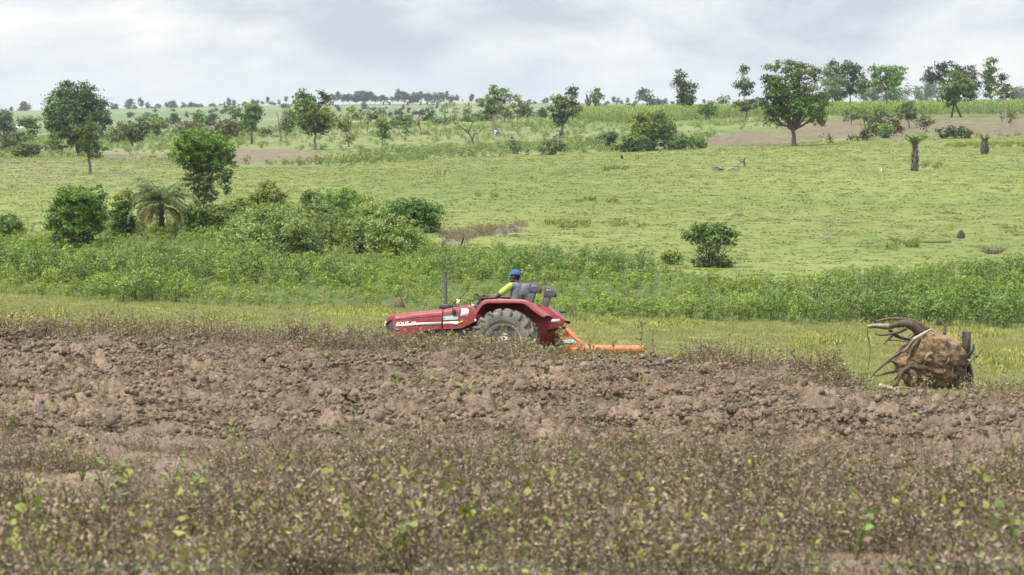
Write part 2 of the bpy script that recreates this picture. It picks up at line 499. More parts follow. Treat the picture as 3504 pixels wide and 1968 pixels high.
        s.add(V, np.arange(4 * n).reshape(n, 4), np.repeat(col, 4, 0) if col is not None and np.ndim(col) == 2 else col)
    def mesh(s, name, material, smooth=False, off=None, cols=True):
        V = np.concatenate(s.V)
        if off is not None: V = V - np.array(off)
        by = {}
        for f in s.F: by.setdefault(f.shape[1], []).append(f)
        return mesh_np(name, V, [np.concatenate(v) for v in by.values()], material, np.concatenate(s.C) if cols else None, smooth)
def bevel(o, w=0.008, seg=2, ang=0.6):
    b = o.modifiers.new('bevel', 'BEVEL'); b.width = w; b.segments = seg; b.limit_method = 'ANGLE'; b.angle_limit = ang
    return o
# ------------------------------------------------------------------ the ground sheet
def C5(p): return [(x * .3494, 220 + y * .3494) for x, y in p]
def C6(p): return [(800 + x * .3494, 250 + y * .3494) for x, y in p]
def C7(p): return [(1600 + x * .3494, 200 + y * .3494) for x, y in p]
def C8(p): return [(2400 + x * .4286, 180 + y * .4286) for x, y in p]
def CB0(p): return [(x * .3494, 560 + y * .3494) for x, y in p]
def CB1(p): return [(800 + x * .3494, 600 + y * .3494) for x, y in p]
def CB2(p): return [(2000 + x * .3494, 700 + y * .3494) for x, y in p]
def CS(p): return [(2850 + x * .2764, 1000 + y * .2764) for x, y in p]
def inside(poly, X, Y):
    r_ = np.zeros(X.shape, bool); n = len(poly)
    for i in range(n):
        x0, y0 = poly[i]; x1, y1 = poly[(i + 1) % n]
        c = ((y0 > Y) != (y1 > Y)) & (X < (x1 - x0) * (Y - y0) / (y1 - y0 + 1e-9) + x0)
        r_ ^= c
    return r_
def y_edge(u):
    """far edge of the ploughed land"""
    return np.interp(u, [-.45, -.18, 0, .02, .06, .09, .13, .18, .45], [56.8, 56.4, 56.8, 56.6, 55.3, 49.6, 44.8, 43.6, 43])
HERB_LO = lambda px: np.interp(px, [0, 180, 400, 800, 1250, 1700, 2100, 2500, 2900, 3504], [1008, 1018, 1036, 1052, 1062, 1082, 1096, 1106, 1112, 1122])
HERB_HI = lambda px: np.interp(px, [0, 120, 400, 800, 1420, 1560, 1750, 2000, 2200, 2480, 2700, 3000, 3504], [800, 800, 775, 745, 790, 860, 890, 905, 905, 948, 958, 945, 915])
MEADOW_TOP = lambda px: np.interp(px, [0, 300, 620, 800, 1100, 1200, 1500, 1800, 2100, 2400, 2800, 3504], [540, 538, 555, 578, 575, 566, 545, 532, 520, 503, 488, 468])
BROWN_R = C8([(20, 690), (70, 752), (300, 752), (600, 745), (1000, 712), (1230, 700), (1700, 682), (2100, 676), (2600, 655), (2600, 488), (1800, 503), (1300, 518), (970, 520), (700, 570), (500, 600), (200, 640)])
BROWN_L = C6([(-60, 742), (100, 735), (600, 755), (950, 800), (1090, 850), (900, 872), (400, 885), (60, 890), (-60, 880)])
BROWN_L2 = C5([(940, 885), (1250, 868), (1690, 880), (1700, 910), (1300, 925), (960, 915)])
TRASH = [(1500, 800), (1580, 787), (1690, 782), (1790, 768), (1800, 784), (1740, 805), (1640, 815), (1590, 835), (1530, 838)]
def ground_color(X, Y, PX, ROW):
    nb = fbm(X * .05, Y * .05, 21, 4); ns = fbm(X * .5, Y * .22, 22, 4); nf = fbm(X * 1.7, Y * .8, 24, 3)
    jx = (fbm(X * .12, Y * .12, 31, 3) - .5); jy = (fbm(X * .12, Y * .12, 33, 3) - .5)
    c = np.zeros(X.shape + (3,))
    g1 = np.array([.122, .157, .040]); g2 = np.array([.141, .165, .046]); g3 = np.array([.102, .133, .034])
    t = sstep(.35, .65, nb)[..., None]
    c[:] = (g1 * t + g2 * (1 - t)) * (.93 + .42 * (fbm(X * .028, Y * .02, 26, 3) - .5) + .26 * (fbm(X * .9, Y * .28, 27, 4) - .5) + .10 * (_h(np.floor(X * 3), np.floor(Y * 1.5), 28) - .5))[..., None]
    k = (sstep(.50, .70, ns) * .35)[..., None]; c = c * (1 - k) + g3 * k
    # left meadow is duller, with worn patches
    k = (sstep(1000, 100, PX) * sstep(700, 560, ROW) * (.35 + .9 * sstep(.45, .62, nb)))[..., None] * .75
    c = c * (1 - k) + np.array([.160, .155, .078]) * k
    # pale grass beside the tractor
    k = ((Y < 84) * sstep(44, 58, Y))[..., None]
    c = c * (1 - k) + (np.array([.185, .198, .078]) * (1 - sstep(.45, .65, nf)[..., None] * .3)) * k
    # ground under the herbs, darkened to paint the shade between the plants
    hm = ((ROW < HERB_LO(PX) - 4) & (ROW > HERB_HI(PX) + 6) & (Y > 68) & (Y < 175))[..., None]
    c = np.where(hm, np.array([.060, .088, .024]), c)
    # beyond the meadow: rough pasture
    e = ((ROW + jy * 14) < MEADOW_TOP(PX)) & (Y > 180)
    past = np.array([.105, .145, .045]) * (1 - t) + np.array([.145, .165, .065]) * t
    past = past * (1 - .35 * sstep(.5, .66, nf)[..., None])
    c = np.where(e[..., None], past, c)
    pr = ROW + jy * 9; pp = PX + jx * 50
    for poly, col in ((BROWN_R, (.112, .093, .063)), (BROWN_L, (.125, .105, .070)), (BROWN_L2, (.135, .115, .075)), (TRASH, (.115, .118, .07))):
        m = inside(poly, pp, pr) & (Y > 100) & ((fbm(X * .16, Y * .10, 35, 4) < .60) | (poly is not BROWN_R))
        cc = np.array(col) * (1 + .5 * (nf - .5) + .7 * (fbm(X * 2.5, Y * 2.5, 29, 2) - .5))[..., None]
        c = np.where(m[..., None], cc, c)
    # far fields: strips of crops and bare land
    far = sstep(520, 640, Y + (nb - .5) * 80)[..., None]
    strip = _h(np.floor(Y / 95 + .0006 * X * 1.0 + .5 * vnoise(X * .004, Y * .0, 91)), np.floor(X / 160 + .7 * vnoise(X * .01, Y * .01, 90)), 77)
    fc = np.where((strip < .62)[..., None], np.array([.092, .130, .060]), np.where((strip < .82)[..., None], np.array([.120, .150, .072]), np.array([.175, .150, .112])))
    fc = fc * (1 + .25 * (fbm(X * .02, Y * .1, 41, 3) - .5))[..., None]
    c = c * (1 - far) + fc * far
    # a few bare, worn and dark spots of the meadow
    for (sx, sy, rx, ry, col) in ((2525, 734, 24, 3, (.10, .08, .065)), (370, 742, 60, 6, (.16, .13, .10)), (160, 605, 90, 12, (.15, .13, .085)), (410, 596, 60, 8, (.14, .12, .09)),
                                  (2120, 812, 60, 7, (.11, .13, .06)), (3300, 1160, 260, 16, (.23, .20, .12)), (3250, 1210, 160, 12, (.23, .19, .12)), (2600, 1150, 400, 12, (.22, .205, .1))):
        d2 = ((PX - sx) / rx) ** 2 + ((ROW - sy) / ry) ** 2 + (ns - .5) * 2.0
        k = (1 - sstep(.3, 1.1, d2))[..., None] * ((Y > 44)[..., None])
        c = c * (1 - k * .85) + np.array(col) * k * .85
    # land under the ploughed sheet and round the camera
    near = sstep(50, 44, Y)[..., None]
    c = c * (1 - near) + np.array([.11, .085, .065]) * near
    return c
us = np.concatenate([np.linspace(-.45, -.2, 26)[:-1], np.linspace(-.2, .2, 321), np.linspace(.2, .45, 26)[1:]])
ys = np.concatenate([np.linspace(-60, 40, 26)[:-1], np.linspace(40, 84, 170)[:-1], np.exp(np.linspace(math.log(84), math.log(560), 330))[:-1], np.exp(np.linspace(math.log(560), math.log(2650), 130))])
UU, YY = np.meshgrid(us, ys)
XX = UU * np.maximum(YY, 12.0)
ZZ = gz(XX, YY)
_e = y_edge(UU)
ZZ = ZZ - .25 * (1 - sstep(_e - 1.2, _e - .3, YY)) * (YY > 5)     # dips under the ploughed sheet
GPX, GROW = project(np.stack([XX, np.maximum(YY, 5), ZZ], -1))
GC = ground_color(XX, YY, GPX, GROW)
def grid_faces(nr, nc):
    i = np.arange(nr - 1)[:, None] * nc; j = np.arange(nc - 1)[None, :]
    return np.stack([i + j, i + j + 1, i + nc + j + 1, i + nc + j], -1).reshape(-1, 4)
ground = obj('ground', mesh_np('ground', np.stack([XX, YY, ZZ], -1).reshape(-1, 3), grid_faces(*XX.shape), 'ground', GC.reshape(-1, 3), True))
tag(ground, 'green grazed meadow rising gently to the far fields and skyline', kind='structure')

# ------------------------------------------------------------------ ploughed land in front
def slabs(x, y, seed, tilt):
    """broken plates: each cell a tilted flat piece with its own height"""
    ix = np.floor(x); iy = np.floor(y)
    best = np.full(np.shape(x), 9.0); sec = np.full(np.shape(x), 9.0); out_ = np.zeros(np.shape(x))
    for ox in (-1, 0, 1):
        for oy in (-1, 0, 1):
            cx = ix + ox; cy = iy + oy
            dx = x - cx - _h(cx, cy, seed); dy = y - cy - _h(cx, cy, seed + 5)
            d = np.hypot(dx, dy); m = d < best
            sec = np.where(m, best, np.minimum(sec, d)); best = np.where(m, d, best)
            v = _h(cx, cy, seed + 9); a = 6.283 * _h(cx, cy, seed + 11)
            out_ = np.where(m, v ** 1.6 + tilt * (v > .45) * (dx * np.cos(a) + dy * np.sin(a)), out_)
    return np.clip(out_, -.2, 1.4) * sstep(0, .22, sec - best)
def plough_relief(x, y):
    """clods, slabs and crumbs turned up by the discs"""
    wx = x + .25 * (vnoise(x * 1.1, y * 1.1, 61) - .5); wy = y + .35 * (vnoise(x * .9, y * .9, 62) - .5)
    h = .17 * slabs(wx * 1.3, wy * 1.6, 63, .9) + .085 * slabs(wx * 3.9 + .4 * vnoise(x * 3, y * 3, 60), wy * 4.6, 64, 1.0) + .03 * slabs(x * 8.3, y * 9.1, 59, 1.1)
    f, v = voro(x * 10.5, y * 10.5, 66)
    h = h + .04 * v * sstep(.6, .1, f) + .06 * (1 - 2 * np.abs(fbm(x * 3.1, y * 3.1, 65, 4, .6) - .5)) ** 2
    h = h + .30 * (fbm(x * .55, y * .8, 67, 3) - .5) + .05 * (vnoise(x * 13, y * 13, 68) - .5) + .03 * (RNG.random(np.shape(x)) - .5)
    # old furrow lines run across the slope
    return h + .08 * np.sin((y + .12 * x) * 3.4 + 2 * vnoise(x * .2, y * .2, 69))
def rough_amount(x, y):
    """ploughed strip is rough, the weedy land in front is smoother"""
    b = 33.0 + 3.0 * (fbm(x * .12, y * 0 + 2.2, 71, 3) - .5) * 2 - .10 * x
    return .18 + .82 * sstep(b - 9, b + 1, y)
def soil_z(x, y):
    e = y_edge(np.asarray(x) / np.maximum(y, 12.0)) + 1.1 * (fbm(np.asarray(x) * .5, np.asarray(y) * 0, 72, 3) - .5)
    lip = .10 * np.exp(-((y - e + .9) / .9) ** 2)
    po = np.asarray(x) / y * F_PX
    dm = 1 - .75 * np.exp(-((po - 340) / 280) ** 4) * sstep(50, 54, y) - .8 * np.exp(-((po - 1420) / 330) ** 4) * sstep(37, 42, y)
    return gz(x, y) + .03 * dm + dm * rough_amount(x, y) * plough_relief(x, y) + dm * lip - .55 * sstep(e - .35, e + .25, y)
pu = np.concatenate([np.linspace(-2, -1, 40)[:-1], np.linspace(-1, 1, 520), np.linspace(1, 2, 40)[1:]])      # inside the view, then 8 m more on each side
py1 = np.concatenate([np.linspace(8, 26, 190)[:-1], np.linspace(26, 57.6, 610)])
PU, PY = np.meshgrid(pu, py1)
PXw = np.clip(PU, -1, 1) * .205 * np.maximum(PY, 12.0) + np.sign(PU) * np.maximum(np.abs(PU) - 1, 0) * 8.0 + (RNG.random(PU.shape) - .5) * .012
PYw = PY + (RNG.random(PU.shape) - .5) * .012
PZ = soil_z(PXw, PYw)
_n1 = fbm(PXw * .35, PYw * .35, 51, 4); _n2 = fbm(PXw * 2.2, PYw * 2.2, 52, 3); _f, _v = voro(PXw * 1.7, PYw * 1.9, 63)
sc_ = np.array([.190, .144, .107]) * (1 - sstep(.4, .62, _n1)[..., None]) + np.array([.158, .125, .097]) * sstep(.4, .62, _n1)[..., None]
_k = (sstep(.78, .95, _v) * .6)[..., None]; sc_ = sc_ * (1 - _k) + np.array([.135, .088, .062]) * _k       # freshly turned red-brown clods
_k = (sstep(50, 55, PYw) * .55 * sstep(.35, .6, _n2))[..., None]; sc_ = sc_ * (1 - _k) + np.array([.066, .052, .044]) * _k  # newest, still moist
sc_ = sc_ * (1 + .5 * (_n2 - .5))[..., None]
SF = grid_faces(*PU.shape)
_keep = (PYw < y_edge(PXw / np.maximum(PYw, 12.0)) + 1.2).ravel()[SF].any(1)
soil = obj('ploughed_field', mesh_np('ploughed_field', np.stack([PXw, PYw, PZ], -1).reshape(-1, 3), SF[_keep], 'soil', sc_.reshape(-1, 3), False))
tag(soil, 'brown ploughed field with broken clods in the foreground', kind='structure')

# ------------------------------------------------------------------ scatter of uncountable ground cover (geometry nodes)
def scatter(name, label, cat, protos, pts, rotz, scl, idx, tilt=None):
    coll = bpy.data.collections.new(name + '_kinds')
    for i, me in enumerate(protos):
        o = bpy.data.objects.new('%s_kind_%02d' % (name, i), me)
        coll.objects.link(o)
    n = len(pts)
    me = mesh_np(name, pts, [], None)
    rot = np.zeros((n, 3), np.float32); rot[:, 2] = rotz
    if tilt is not None: rot[:, :2] = tilt
    a = me.attributes.new('rot', 'FLOAT_VECTOR', 'POINT'); a.data.foreach_set('vector', rot.ravel())
    a = me.attributes.new('scl', 'FLOAT', 'POINT'); a.data.foreach_set('value', np.asarray(scl, np.float32))
    a = me.attributes.new('idx', 'INT', 'POINT'); a.data.foreach_set('value', np.asarray(idx, np.int32))
    ng = bpy.data.node_groups.new(name + '_scatter', 'GeometryNodeTree')
    ng.interface.new_socket('Geometry', in_out='INPUT', socket_type='NodeSocketGeometry')
    ng.interface.new_socket('Geometry', in_out='OUTPUT', socket_type='NodeSocketGeometry')
    N = ng.nodes; L = ng.links
    gi = N.new('NodeGroupInput'); go = N.new('NodeGroupOutput')
    ip = N.new('GeometryNodeInstanceOnPoints'); ci = N.new('GeometryNodeCollectionInfo')
    ci.inputs['Collection'].default_value = coll
    ci.inputs['Separate Children'].default_value = True; ci.inputs['Reset Children'].default_value = True
    def na(nm, ty):
        q = N.new('GeometryNodeInputNamedAttribute'); q.data_type = ty; q.inputs['Name'].default_value = nm
        return q.outputs['Attribute']
    er = N.new('FunctionNodeEulerToRotation')
    L.new(na('rot', 'FLOAT_VECTOR'), er.inputs[0]); L.new(er.outputs[0], ip.inputs['Rotation'])
    L.new(na('scl', 'FLOAT'), ip.inputs['Scale']); L.new(na('idx', 'INT'), ip.inputs['Instance Index'])
    ip.inputs['Pick Instance'].default_value = True
    L.new(gi.outputs[0], ip.inputs['Points']); L.new(ci.outputs[0], ip.inputs['Instance']); L.new(ip.outputs[0], go.inputs[0])
    o = obj(name, me)
    md = o.modifiers.new('scatter', 'NODES'); md.node_group = ng
    return tag(o, label, cat, kind='stuff')
def mixcol(a, b, t):
    return np.asarray(a)[None] * (1 - t[:, None]) + np.asarray(b)[None] * t[:, None]
# ------------------------------------------------------------------ trees and bushes
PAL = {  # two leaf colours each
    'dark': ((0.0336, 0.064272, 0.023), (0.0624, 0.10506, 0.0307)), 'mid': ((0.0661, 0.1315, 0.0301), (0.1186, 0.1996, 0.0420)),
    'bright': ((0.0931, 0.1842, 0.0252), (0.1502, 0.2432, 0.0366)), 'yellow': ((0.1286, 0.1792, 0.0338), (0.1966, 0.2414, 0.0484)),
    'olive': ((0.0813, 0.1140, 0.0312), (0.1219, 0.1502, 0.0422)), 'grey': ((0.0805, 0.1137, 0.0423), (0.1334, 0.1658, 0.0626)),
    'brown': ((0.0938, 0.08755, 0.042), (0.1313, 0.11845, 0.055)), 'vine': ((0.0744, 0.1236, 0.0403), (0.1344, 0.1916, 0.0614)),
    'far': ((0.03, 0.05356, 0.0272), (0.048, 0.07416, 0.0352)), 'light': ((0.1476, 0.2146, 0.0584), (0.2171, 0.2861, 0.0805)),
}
BARK = {'brown': (.085, .066, .052), 'grey': (.17, .145, .12), 'dark': (.045, .036, .030), 'pale': (.30, .27, .23)}
TREES = []
def grow(name, label, cat, base, lobes, pal='mid', trunk=20, s=None, dens=1.0, bark='brown', d=None, group=None, limbs=True, bare=0.0, seed=None, sag=0.0, lift=None, wander=.12, trunk2=None):
    """base (px,row) in the photo; lobes (px,row,rx,ry[,palette]) in photo pixels; d fixes the distance where the foot is hidden"""
    rng = np.random.default_rng(seed if seed is not None else int(base[0] * 7 + base[1] * 13) % 99991)
    if d is None:
        d = ground_hit(base[0], base[1], 66.0)
    mpp = d / F_PX
    q = ray_pt(base[0], base[1], d)
    root = np.array([q[0], d, float(gz(q[0], d))])
    o = thing(name, label, cat, root, group)
    # lobes in metres
    L3 = []
    for lb in lobes:
        cx, cy, rx, ry = lb[:4]; p = lb[4] if len(lb) > 4 else pal
        dd = (rng.random() - .5) * rx * mpp * (1.0 if len(lobes) > 1 else 0)
        c = ray_pt(cx, cy, d + dd)
        g_ = 1.2 if rx > 8 else 1.08
        L3.append((c, rx * mpp * g_, ry * mpp * g_, p))
        if rx > 9 and lobes is not None:
            for _ in range(2):       # small side tufts break the outline
                a_ = rng.uniform(-.4, math.pi + .4)
                c2 = c + np.array([math.cos(a_) * rx * mpp * .95, rng.normal(0, .3) * rx * mpp, math.sin(a_) * ry * mpp * .95])
                L3.append((c2, rx * mpp * .38, ry * mpp * .36, p))
    if s is None:
        s = max(.07, 2.35 * mpp * 3.42)
    # crown
    mb = MB()
    for c, rx, rz, p in L3:
        area = math.pi * rx * rz
        n = int(min(5600, max(24, 12.5 * dens * area / (s * s))))
        ncl = max(5, int(n / 24))
        dv = rng.normal(size=(ncl, 3)); dv /= np.linalg.norm(dv, axis=1, keepdims=True)
        rad = (.30 + .78 * rng.random(ncl) ** .5)
        rad *= .84 + .46 * noise3(dv * 2.1 + rng.random() * 50, 5)
        cc = c + dv * rad[:, None] * np.array([rx, rx * .9, rz])
        k = rng.integers(0, ncl, n)
        cr = max(.19 * min(rx, rz), s * .8)
        P = cc[k] + rng.normal(size=(n, 3)) * cr * np.array([1, 1, .62])
        N = dv[k] * .55 + np.array([0, 0, .55]) + rng.normal(size=(n, 3)) * .65
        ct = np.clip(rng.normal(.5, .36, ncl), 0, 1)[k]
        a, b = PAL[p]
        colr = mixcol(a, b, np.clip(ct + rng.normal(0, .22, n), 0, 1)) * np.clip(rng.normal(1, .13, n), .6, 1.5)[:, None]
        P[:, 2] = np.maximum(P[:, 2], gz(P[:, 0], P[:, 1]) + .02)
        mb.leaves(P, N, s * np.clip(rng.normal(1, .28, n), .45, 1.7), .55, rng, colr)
    crown = obj('crown', mb.mesh('crown', 'leaf', False, root), o)
    # trunk and limbs
    if trunk:
        tb = MB(); r0 = max(trunk * mpp * .19, .03)
        top = np.mean([c for c, *_ in L3], 0)
        low = min(c[2] - rz * .6 for c, rx, rz, p in L3)
        top = np.array([top[0] * .6 + root[0] * .4, top[1] * .5 + root[1] * .5, max(low, root[2] + (top[2] - root[2]) * .42) if lift is None else root[2] + lift * mpp])
        bc = np.array(BARK[bark])
        def limb(a, b, ra, rb, nseg=6, w=wander, n=7):
            t = np.linspace(0, 1, nseg)[:, None]
            P = a + (b - a) * t
            P += np.concatenate([np.zeros((1, 3)), rng.normal(size=(nseg - 1, 3))]) * np.linalg.norm(b - a) * w * .35 * np.sqrt(t)
            tb.tube(P, np.linspace(ra, rb, nseg), n, True, bc * rng.uniform(.8, 1.2), .15)
            return P
        starts = [root]
        if trunk2: starts.append(np.array([*(ray_pt(trunk2[0], trunk2[1], d))[:2], root[2]]))
        for st in starts:
            P0 = limb(st - np.array([0, 0, .1]), top, r0 * 1.15, r0 * .72, 7, wander * .5)
            # flared foot
            tb.tube(np.array([st - [0, 0, .12], st + [0, 0, r0 * 1.2]]), [r0 * 1.6, r0 * 1.08], 7, False, bc, .3)
        if limbs:
            for c, rx, rz, p in [q_ for q_ in L3 if q_[1] >= .5 * max(w_[1] for w_ in L3)]:
                m_ = limb(top - np.array([0, 0, r0]), c, r0 * .62, max(r0 * .16, .012))
                for _ in range(3 if rx > 1.0 else 2):
                    e = c + rng.normal(size=3) * np.array([rx, rx, rz]) * .55
                    limb(m_[3], e, r0 * .26, max(r0 * .06, .008), 5, .2, 5)
        obj('trunk', tb.mesh('trunk', 'bark', True, root), o)
    TREES.append(o)
    return o
def L(cf, pts):
    """lobes given in a crop's pixels -> photo pixels"""
    sc = {C5: .3494, C6: .3494, C7: .3494, C8: .4286, CB0: .3494, CB1: .3494, CB2: .3494}[cf]
    return [(*cf([(p[0], p[1])])[0], p[2] * sc, p[3] * sc, *p[4:]) for p in pts]
def B(cf, x, y): return cf([(x, y)])[0]

# --- left middle distance
grow('mango_tree', 'huge dense dark green rounded tree towering at the left edge of the meadow', 'tree', B(C5, 790, 900),
     L(C5, [(730, 275, 165, 95), (610, 400, 120, 110, 'mid'), (860, 430, 130, 140), (560, 540, 95, 120, 'mid'), (700, 520, 150, 130), (940, 560, 100, 120), (610, 660, 110, 80, 'mid'), (780, 620, 160, 90), (850, 330, 90, 80, 'mid'), (520, 470, 50, 60), (690, 740, 90, 60)]), 'dark', 50, dens=1.1)
grow('feathery_tree', 'slender grey-green feathery tree with bare forked stem in front of the huge dark tree', 'tree', B(C5, 888, 1075),
     L(C5, [(830, 620, 110, 80, 'grey'), (900, 690, 110, 90), (830, 740, 100, 80), (910, 810, 85, 90), (930, 870, 50, 50)]), 'vine', 28, dens=.55, bark='grey')
grow('umbrella_tree', 'bright leafy umbrella tree wrapped in hanging vines behind the palm', 'tree', B(C5, 2010, 1400),
     L(C5, [(1800, 760, 120, 85), (1930, 730, 150, 75), (2080, 770, 140, 90), (2190, 860, 85, 90), (1800, 870, 105, 80), (1960, 860, 160, 90), (2150, 930, 110, 80, 'mid'), (1840, 960, 70, 70, 'mid'),
            (1970, 960, 130, 90, 'vine'), (1980, 1080, 80, 70, 'vine'), (1950, 1200, 115, 90, 'vine'), (2000, 1290, 95, 80, 'vine'), (2170, 1080, 80, 90, 'vine'), (2200, 1190, 38, 60, 'vine'), (1870, 1120, 70, 40, 'grey')]), 'bright', 26, dens=1.0)
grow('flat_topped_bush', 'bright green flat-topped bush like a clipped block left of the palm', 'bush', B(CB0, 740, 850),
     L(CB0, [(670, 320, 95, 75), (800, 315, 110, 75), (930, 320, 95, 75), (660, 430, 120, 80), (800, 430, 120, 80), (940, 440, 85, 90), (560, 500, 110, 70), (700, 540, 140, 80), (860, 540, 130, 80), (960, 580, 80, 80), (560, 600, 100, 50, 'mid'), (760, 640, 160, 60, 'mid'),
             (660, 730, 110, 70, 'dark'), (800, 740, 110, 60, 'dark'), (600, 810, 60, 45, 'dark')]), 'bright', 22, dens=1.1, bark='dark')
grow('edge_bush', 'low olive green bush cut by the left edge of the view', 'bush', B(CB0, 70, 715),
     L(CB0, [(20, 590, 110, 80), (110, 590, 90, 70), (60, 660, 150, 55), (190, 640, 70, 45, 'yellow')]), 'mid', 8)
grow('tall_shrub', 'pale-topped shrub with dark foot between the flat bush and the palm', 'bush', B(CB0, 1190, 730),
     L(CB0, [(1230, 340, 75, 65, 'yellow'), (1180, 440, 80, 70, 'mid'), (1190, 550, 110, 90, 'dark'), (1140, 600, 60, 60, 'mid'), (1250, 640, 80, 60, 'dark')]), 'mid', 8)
grow('round_bush', 'dark green bush with yellow new leaves right of the palm', 'bush', B(CB0, 2080, 740),
     L(CB0, [(1960, 560, 110, 90), (2080, 500, 120, 90, 'olive'), (2080, 620, 150, 100), (1890, 630, 70, 70), (1930, 460, 90, 60, 'olive')]), 'mid', 10)
grow('domed_bush', 'large domed bush with yellow-green crown and darker green lower leaves beside the thicket', 'bush', B(CB1, 190, 520),
     L(CB1, [(350, 160, 110, 80, 'yellow'), (400, 250, 100, 80, 'yellow'), (270, 250, 100, 80, 'yellow'), (140, 290, 120, 80, 'yellow'), (30, 300, 80, 70, 'yellow'), (200, 390, 140, 90, 'mid'), (60, 430, 110, 80, 'mid'), (330, 330, 90, 60)]), 'mid', 14, dens=1.05)
for nm, lb, bx, by, lob, pal in (
    ('thicket_bush', 'pale grey-green bush at the left of the thicket', 330, 640, [(330, 470, 170, 100), (200, 560, 150, 80), (420, 560, 120, 90)], 'light'),
    ('thicket_bush', 'fresh green bush with shadow painted in darker leaves at the lower edge of the thicket', 620, 880, [(640, 600, 150, 110), (560, 700, 120, 90), (740, 700, 100, 80), (570, 800, 90, 70, 'mid')], 'light'),  # last lobe: darker leaf colour paints the shadow at the bush's foot
    ('thicket_bush', 'small dark green bush at the top left of the thicket', 780, 330, [(780, 260, 75, 60)], 'mid'),
    ('thicket_bush', 'tallest bright green bush at the top of the thicket', 1080, 420, [(1060, 240, 100, 60, 'bright'), (1090, 330, 110, 80)], 'mid'),
    ('thicket_bush', 'olive yellow bush in the middle left of the thicket', 870, 520, [(830, 400, 100, 60), (910, 430, 90, 70), (850, 480, 100, 50)], 'olive'),
    ('thicket_bush', 'yellowish bush beside the tallest bush of the thicket', 1300, 480, [(1280, 330, 90, 60, 'yellow'), (1330, 400, 90, 70), (1250, 420, 70, 60)], 'olive'),
    ('thicket_bush', 'dull dark twiggy bush in the middle of the thicket', 980, 740, [(960, 560, 120, 90), (960, 660, 130, 90)], 'olive'),
    ('thicket_bush', 'light green leafy bush in the right half of the thicket', 1480, 500, [(1450, 360, 130, 70), (1530, 420, 110, 70)], 'light'),
    ('thicket_bush', 'dark green bush with drooping twigs at the right end of the thicket', 1780, 560, [(1700, 340, 110, 70), (1830, 350, 130, 50, 'mid'), (1720, 440, 120, 90), (1860, 450, 100, 80), (1880, 540, 90, 80, 'mid')], 'mid'),
    ('thicket_bush', 'grey-green willowy bush at the lower right of the thicket', 1580, 800, [(1520, 560, 140, 90), (1640, 640, 130, 90), (1480, 680, 100, 80), (1640, 740, 100, 60)], 'light'),
    ('thicket_bush', 'mid green bush in the lower middle of the thicket', 1270, 760, [(1180, 560, 120, 80), (1320, 600, 110, 90), (1220, 680, 130, 80)], 'light'),
    ('thicket_bush', 'low green bush in the lower left of the thicket', 200, 800, [(120, 640, 170, 90), (300, 700, 150, 80), (80, 740, 140, 70)], 'light')):
    grow(nm, lb, 'bush', B(CB1, bx, by), L(CB1, [(a, b - 12, c * 1.3, e * 1.3, *r) for a, b, c, e, *r in lob]), pal, 8, group='bushes of the thicket', s=.105, dens=1.15, bark='grey')
vs = grow('vase_shrub', 'vase-shaped green shrub with bare twiggy waist standing alone in the meadow', 'bush', B(CB2, 1240, 615),
     L(CB2, [(1120, 270, 100, 60), (1240, 240, 120, 60), (1370, 270, 100, 60), (1060, 320, 80, 50), (1240, 330, 170, 60), (1430, 340, 70, 70), 
             (1240, 440, 110, 34, 'olive'), (1140, 570, 80, 50, 'mid'), (1240, 580, 110, 45, 'mid'), (1350, 570, 75, 50, 'mid')]), 'mid', 20, bark='grey', s=.10, dens=1.0)
grow('low_shrub', 'small yellow-green shrub at the left foot of the vase-shaped shrub', 'bush', B(CB2, 860, 585),
     L(CB2, [(860, 490, 70, 45, 'yellow'), (860, 540, 85, 45)]), 'mid', 5, s=.10)

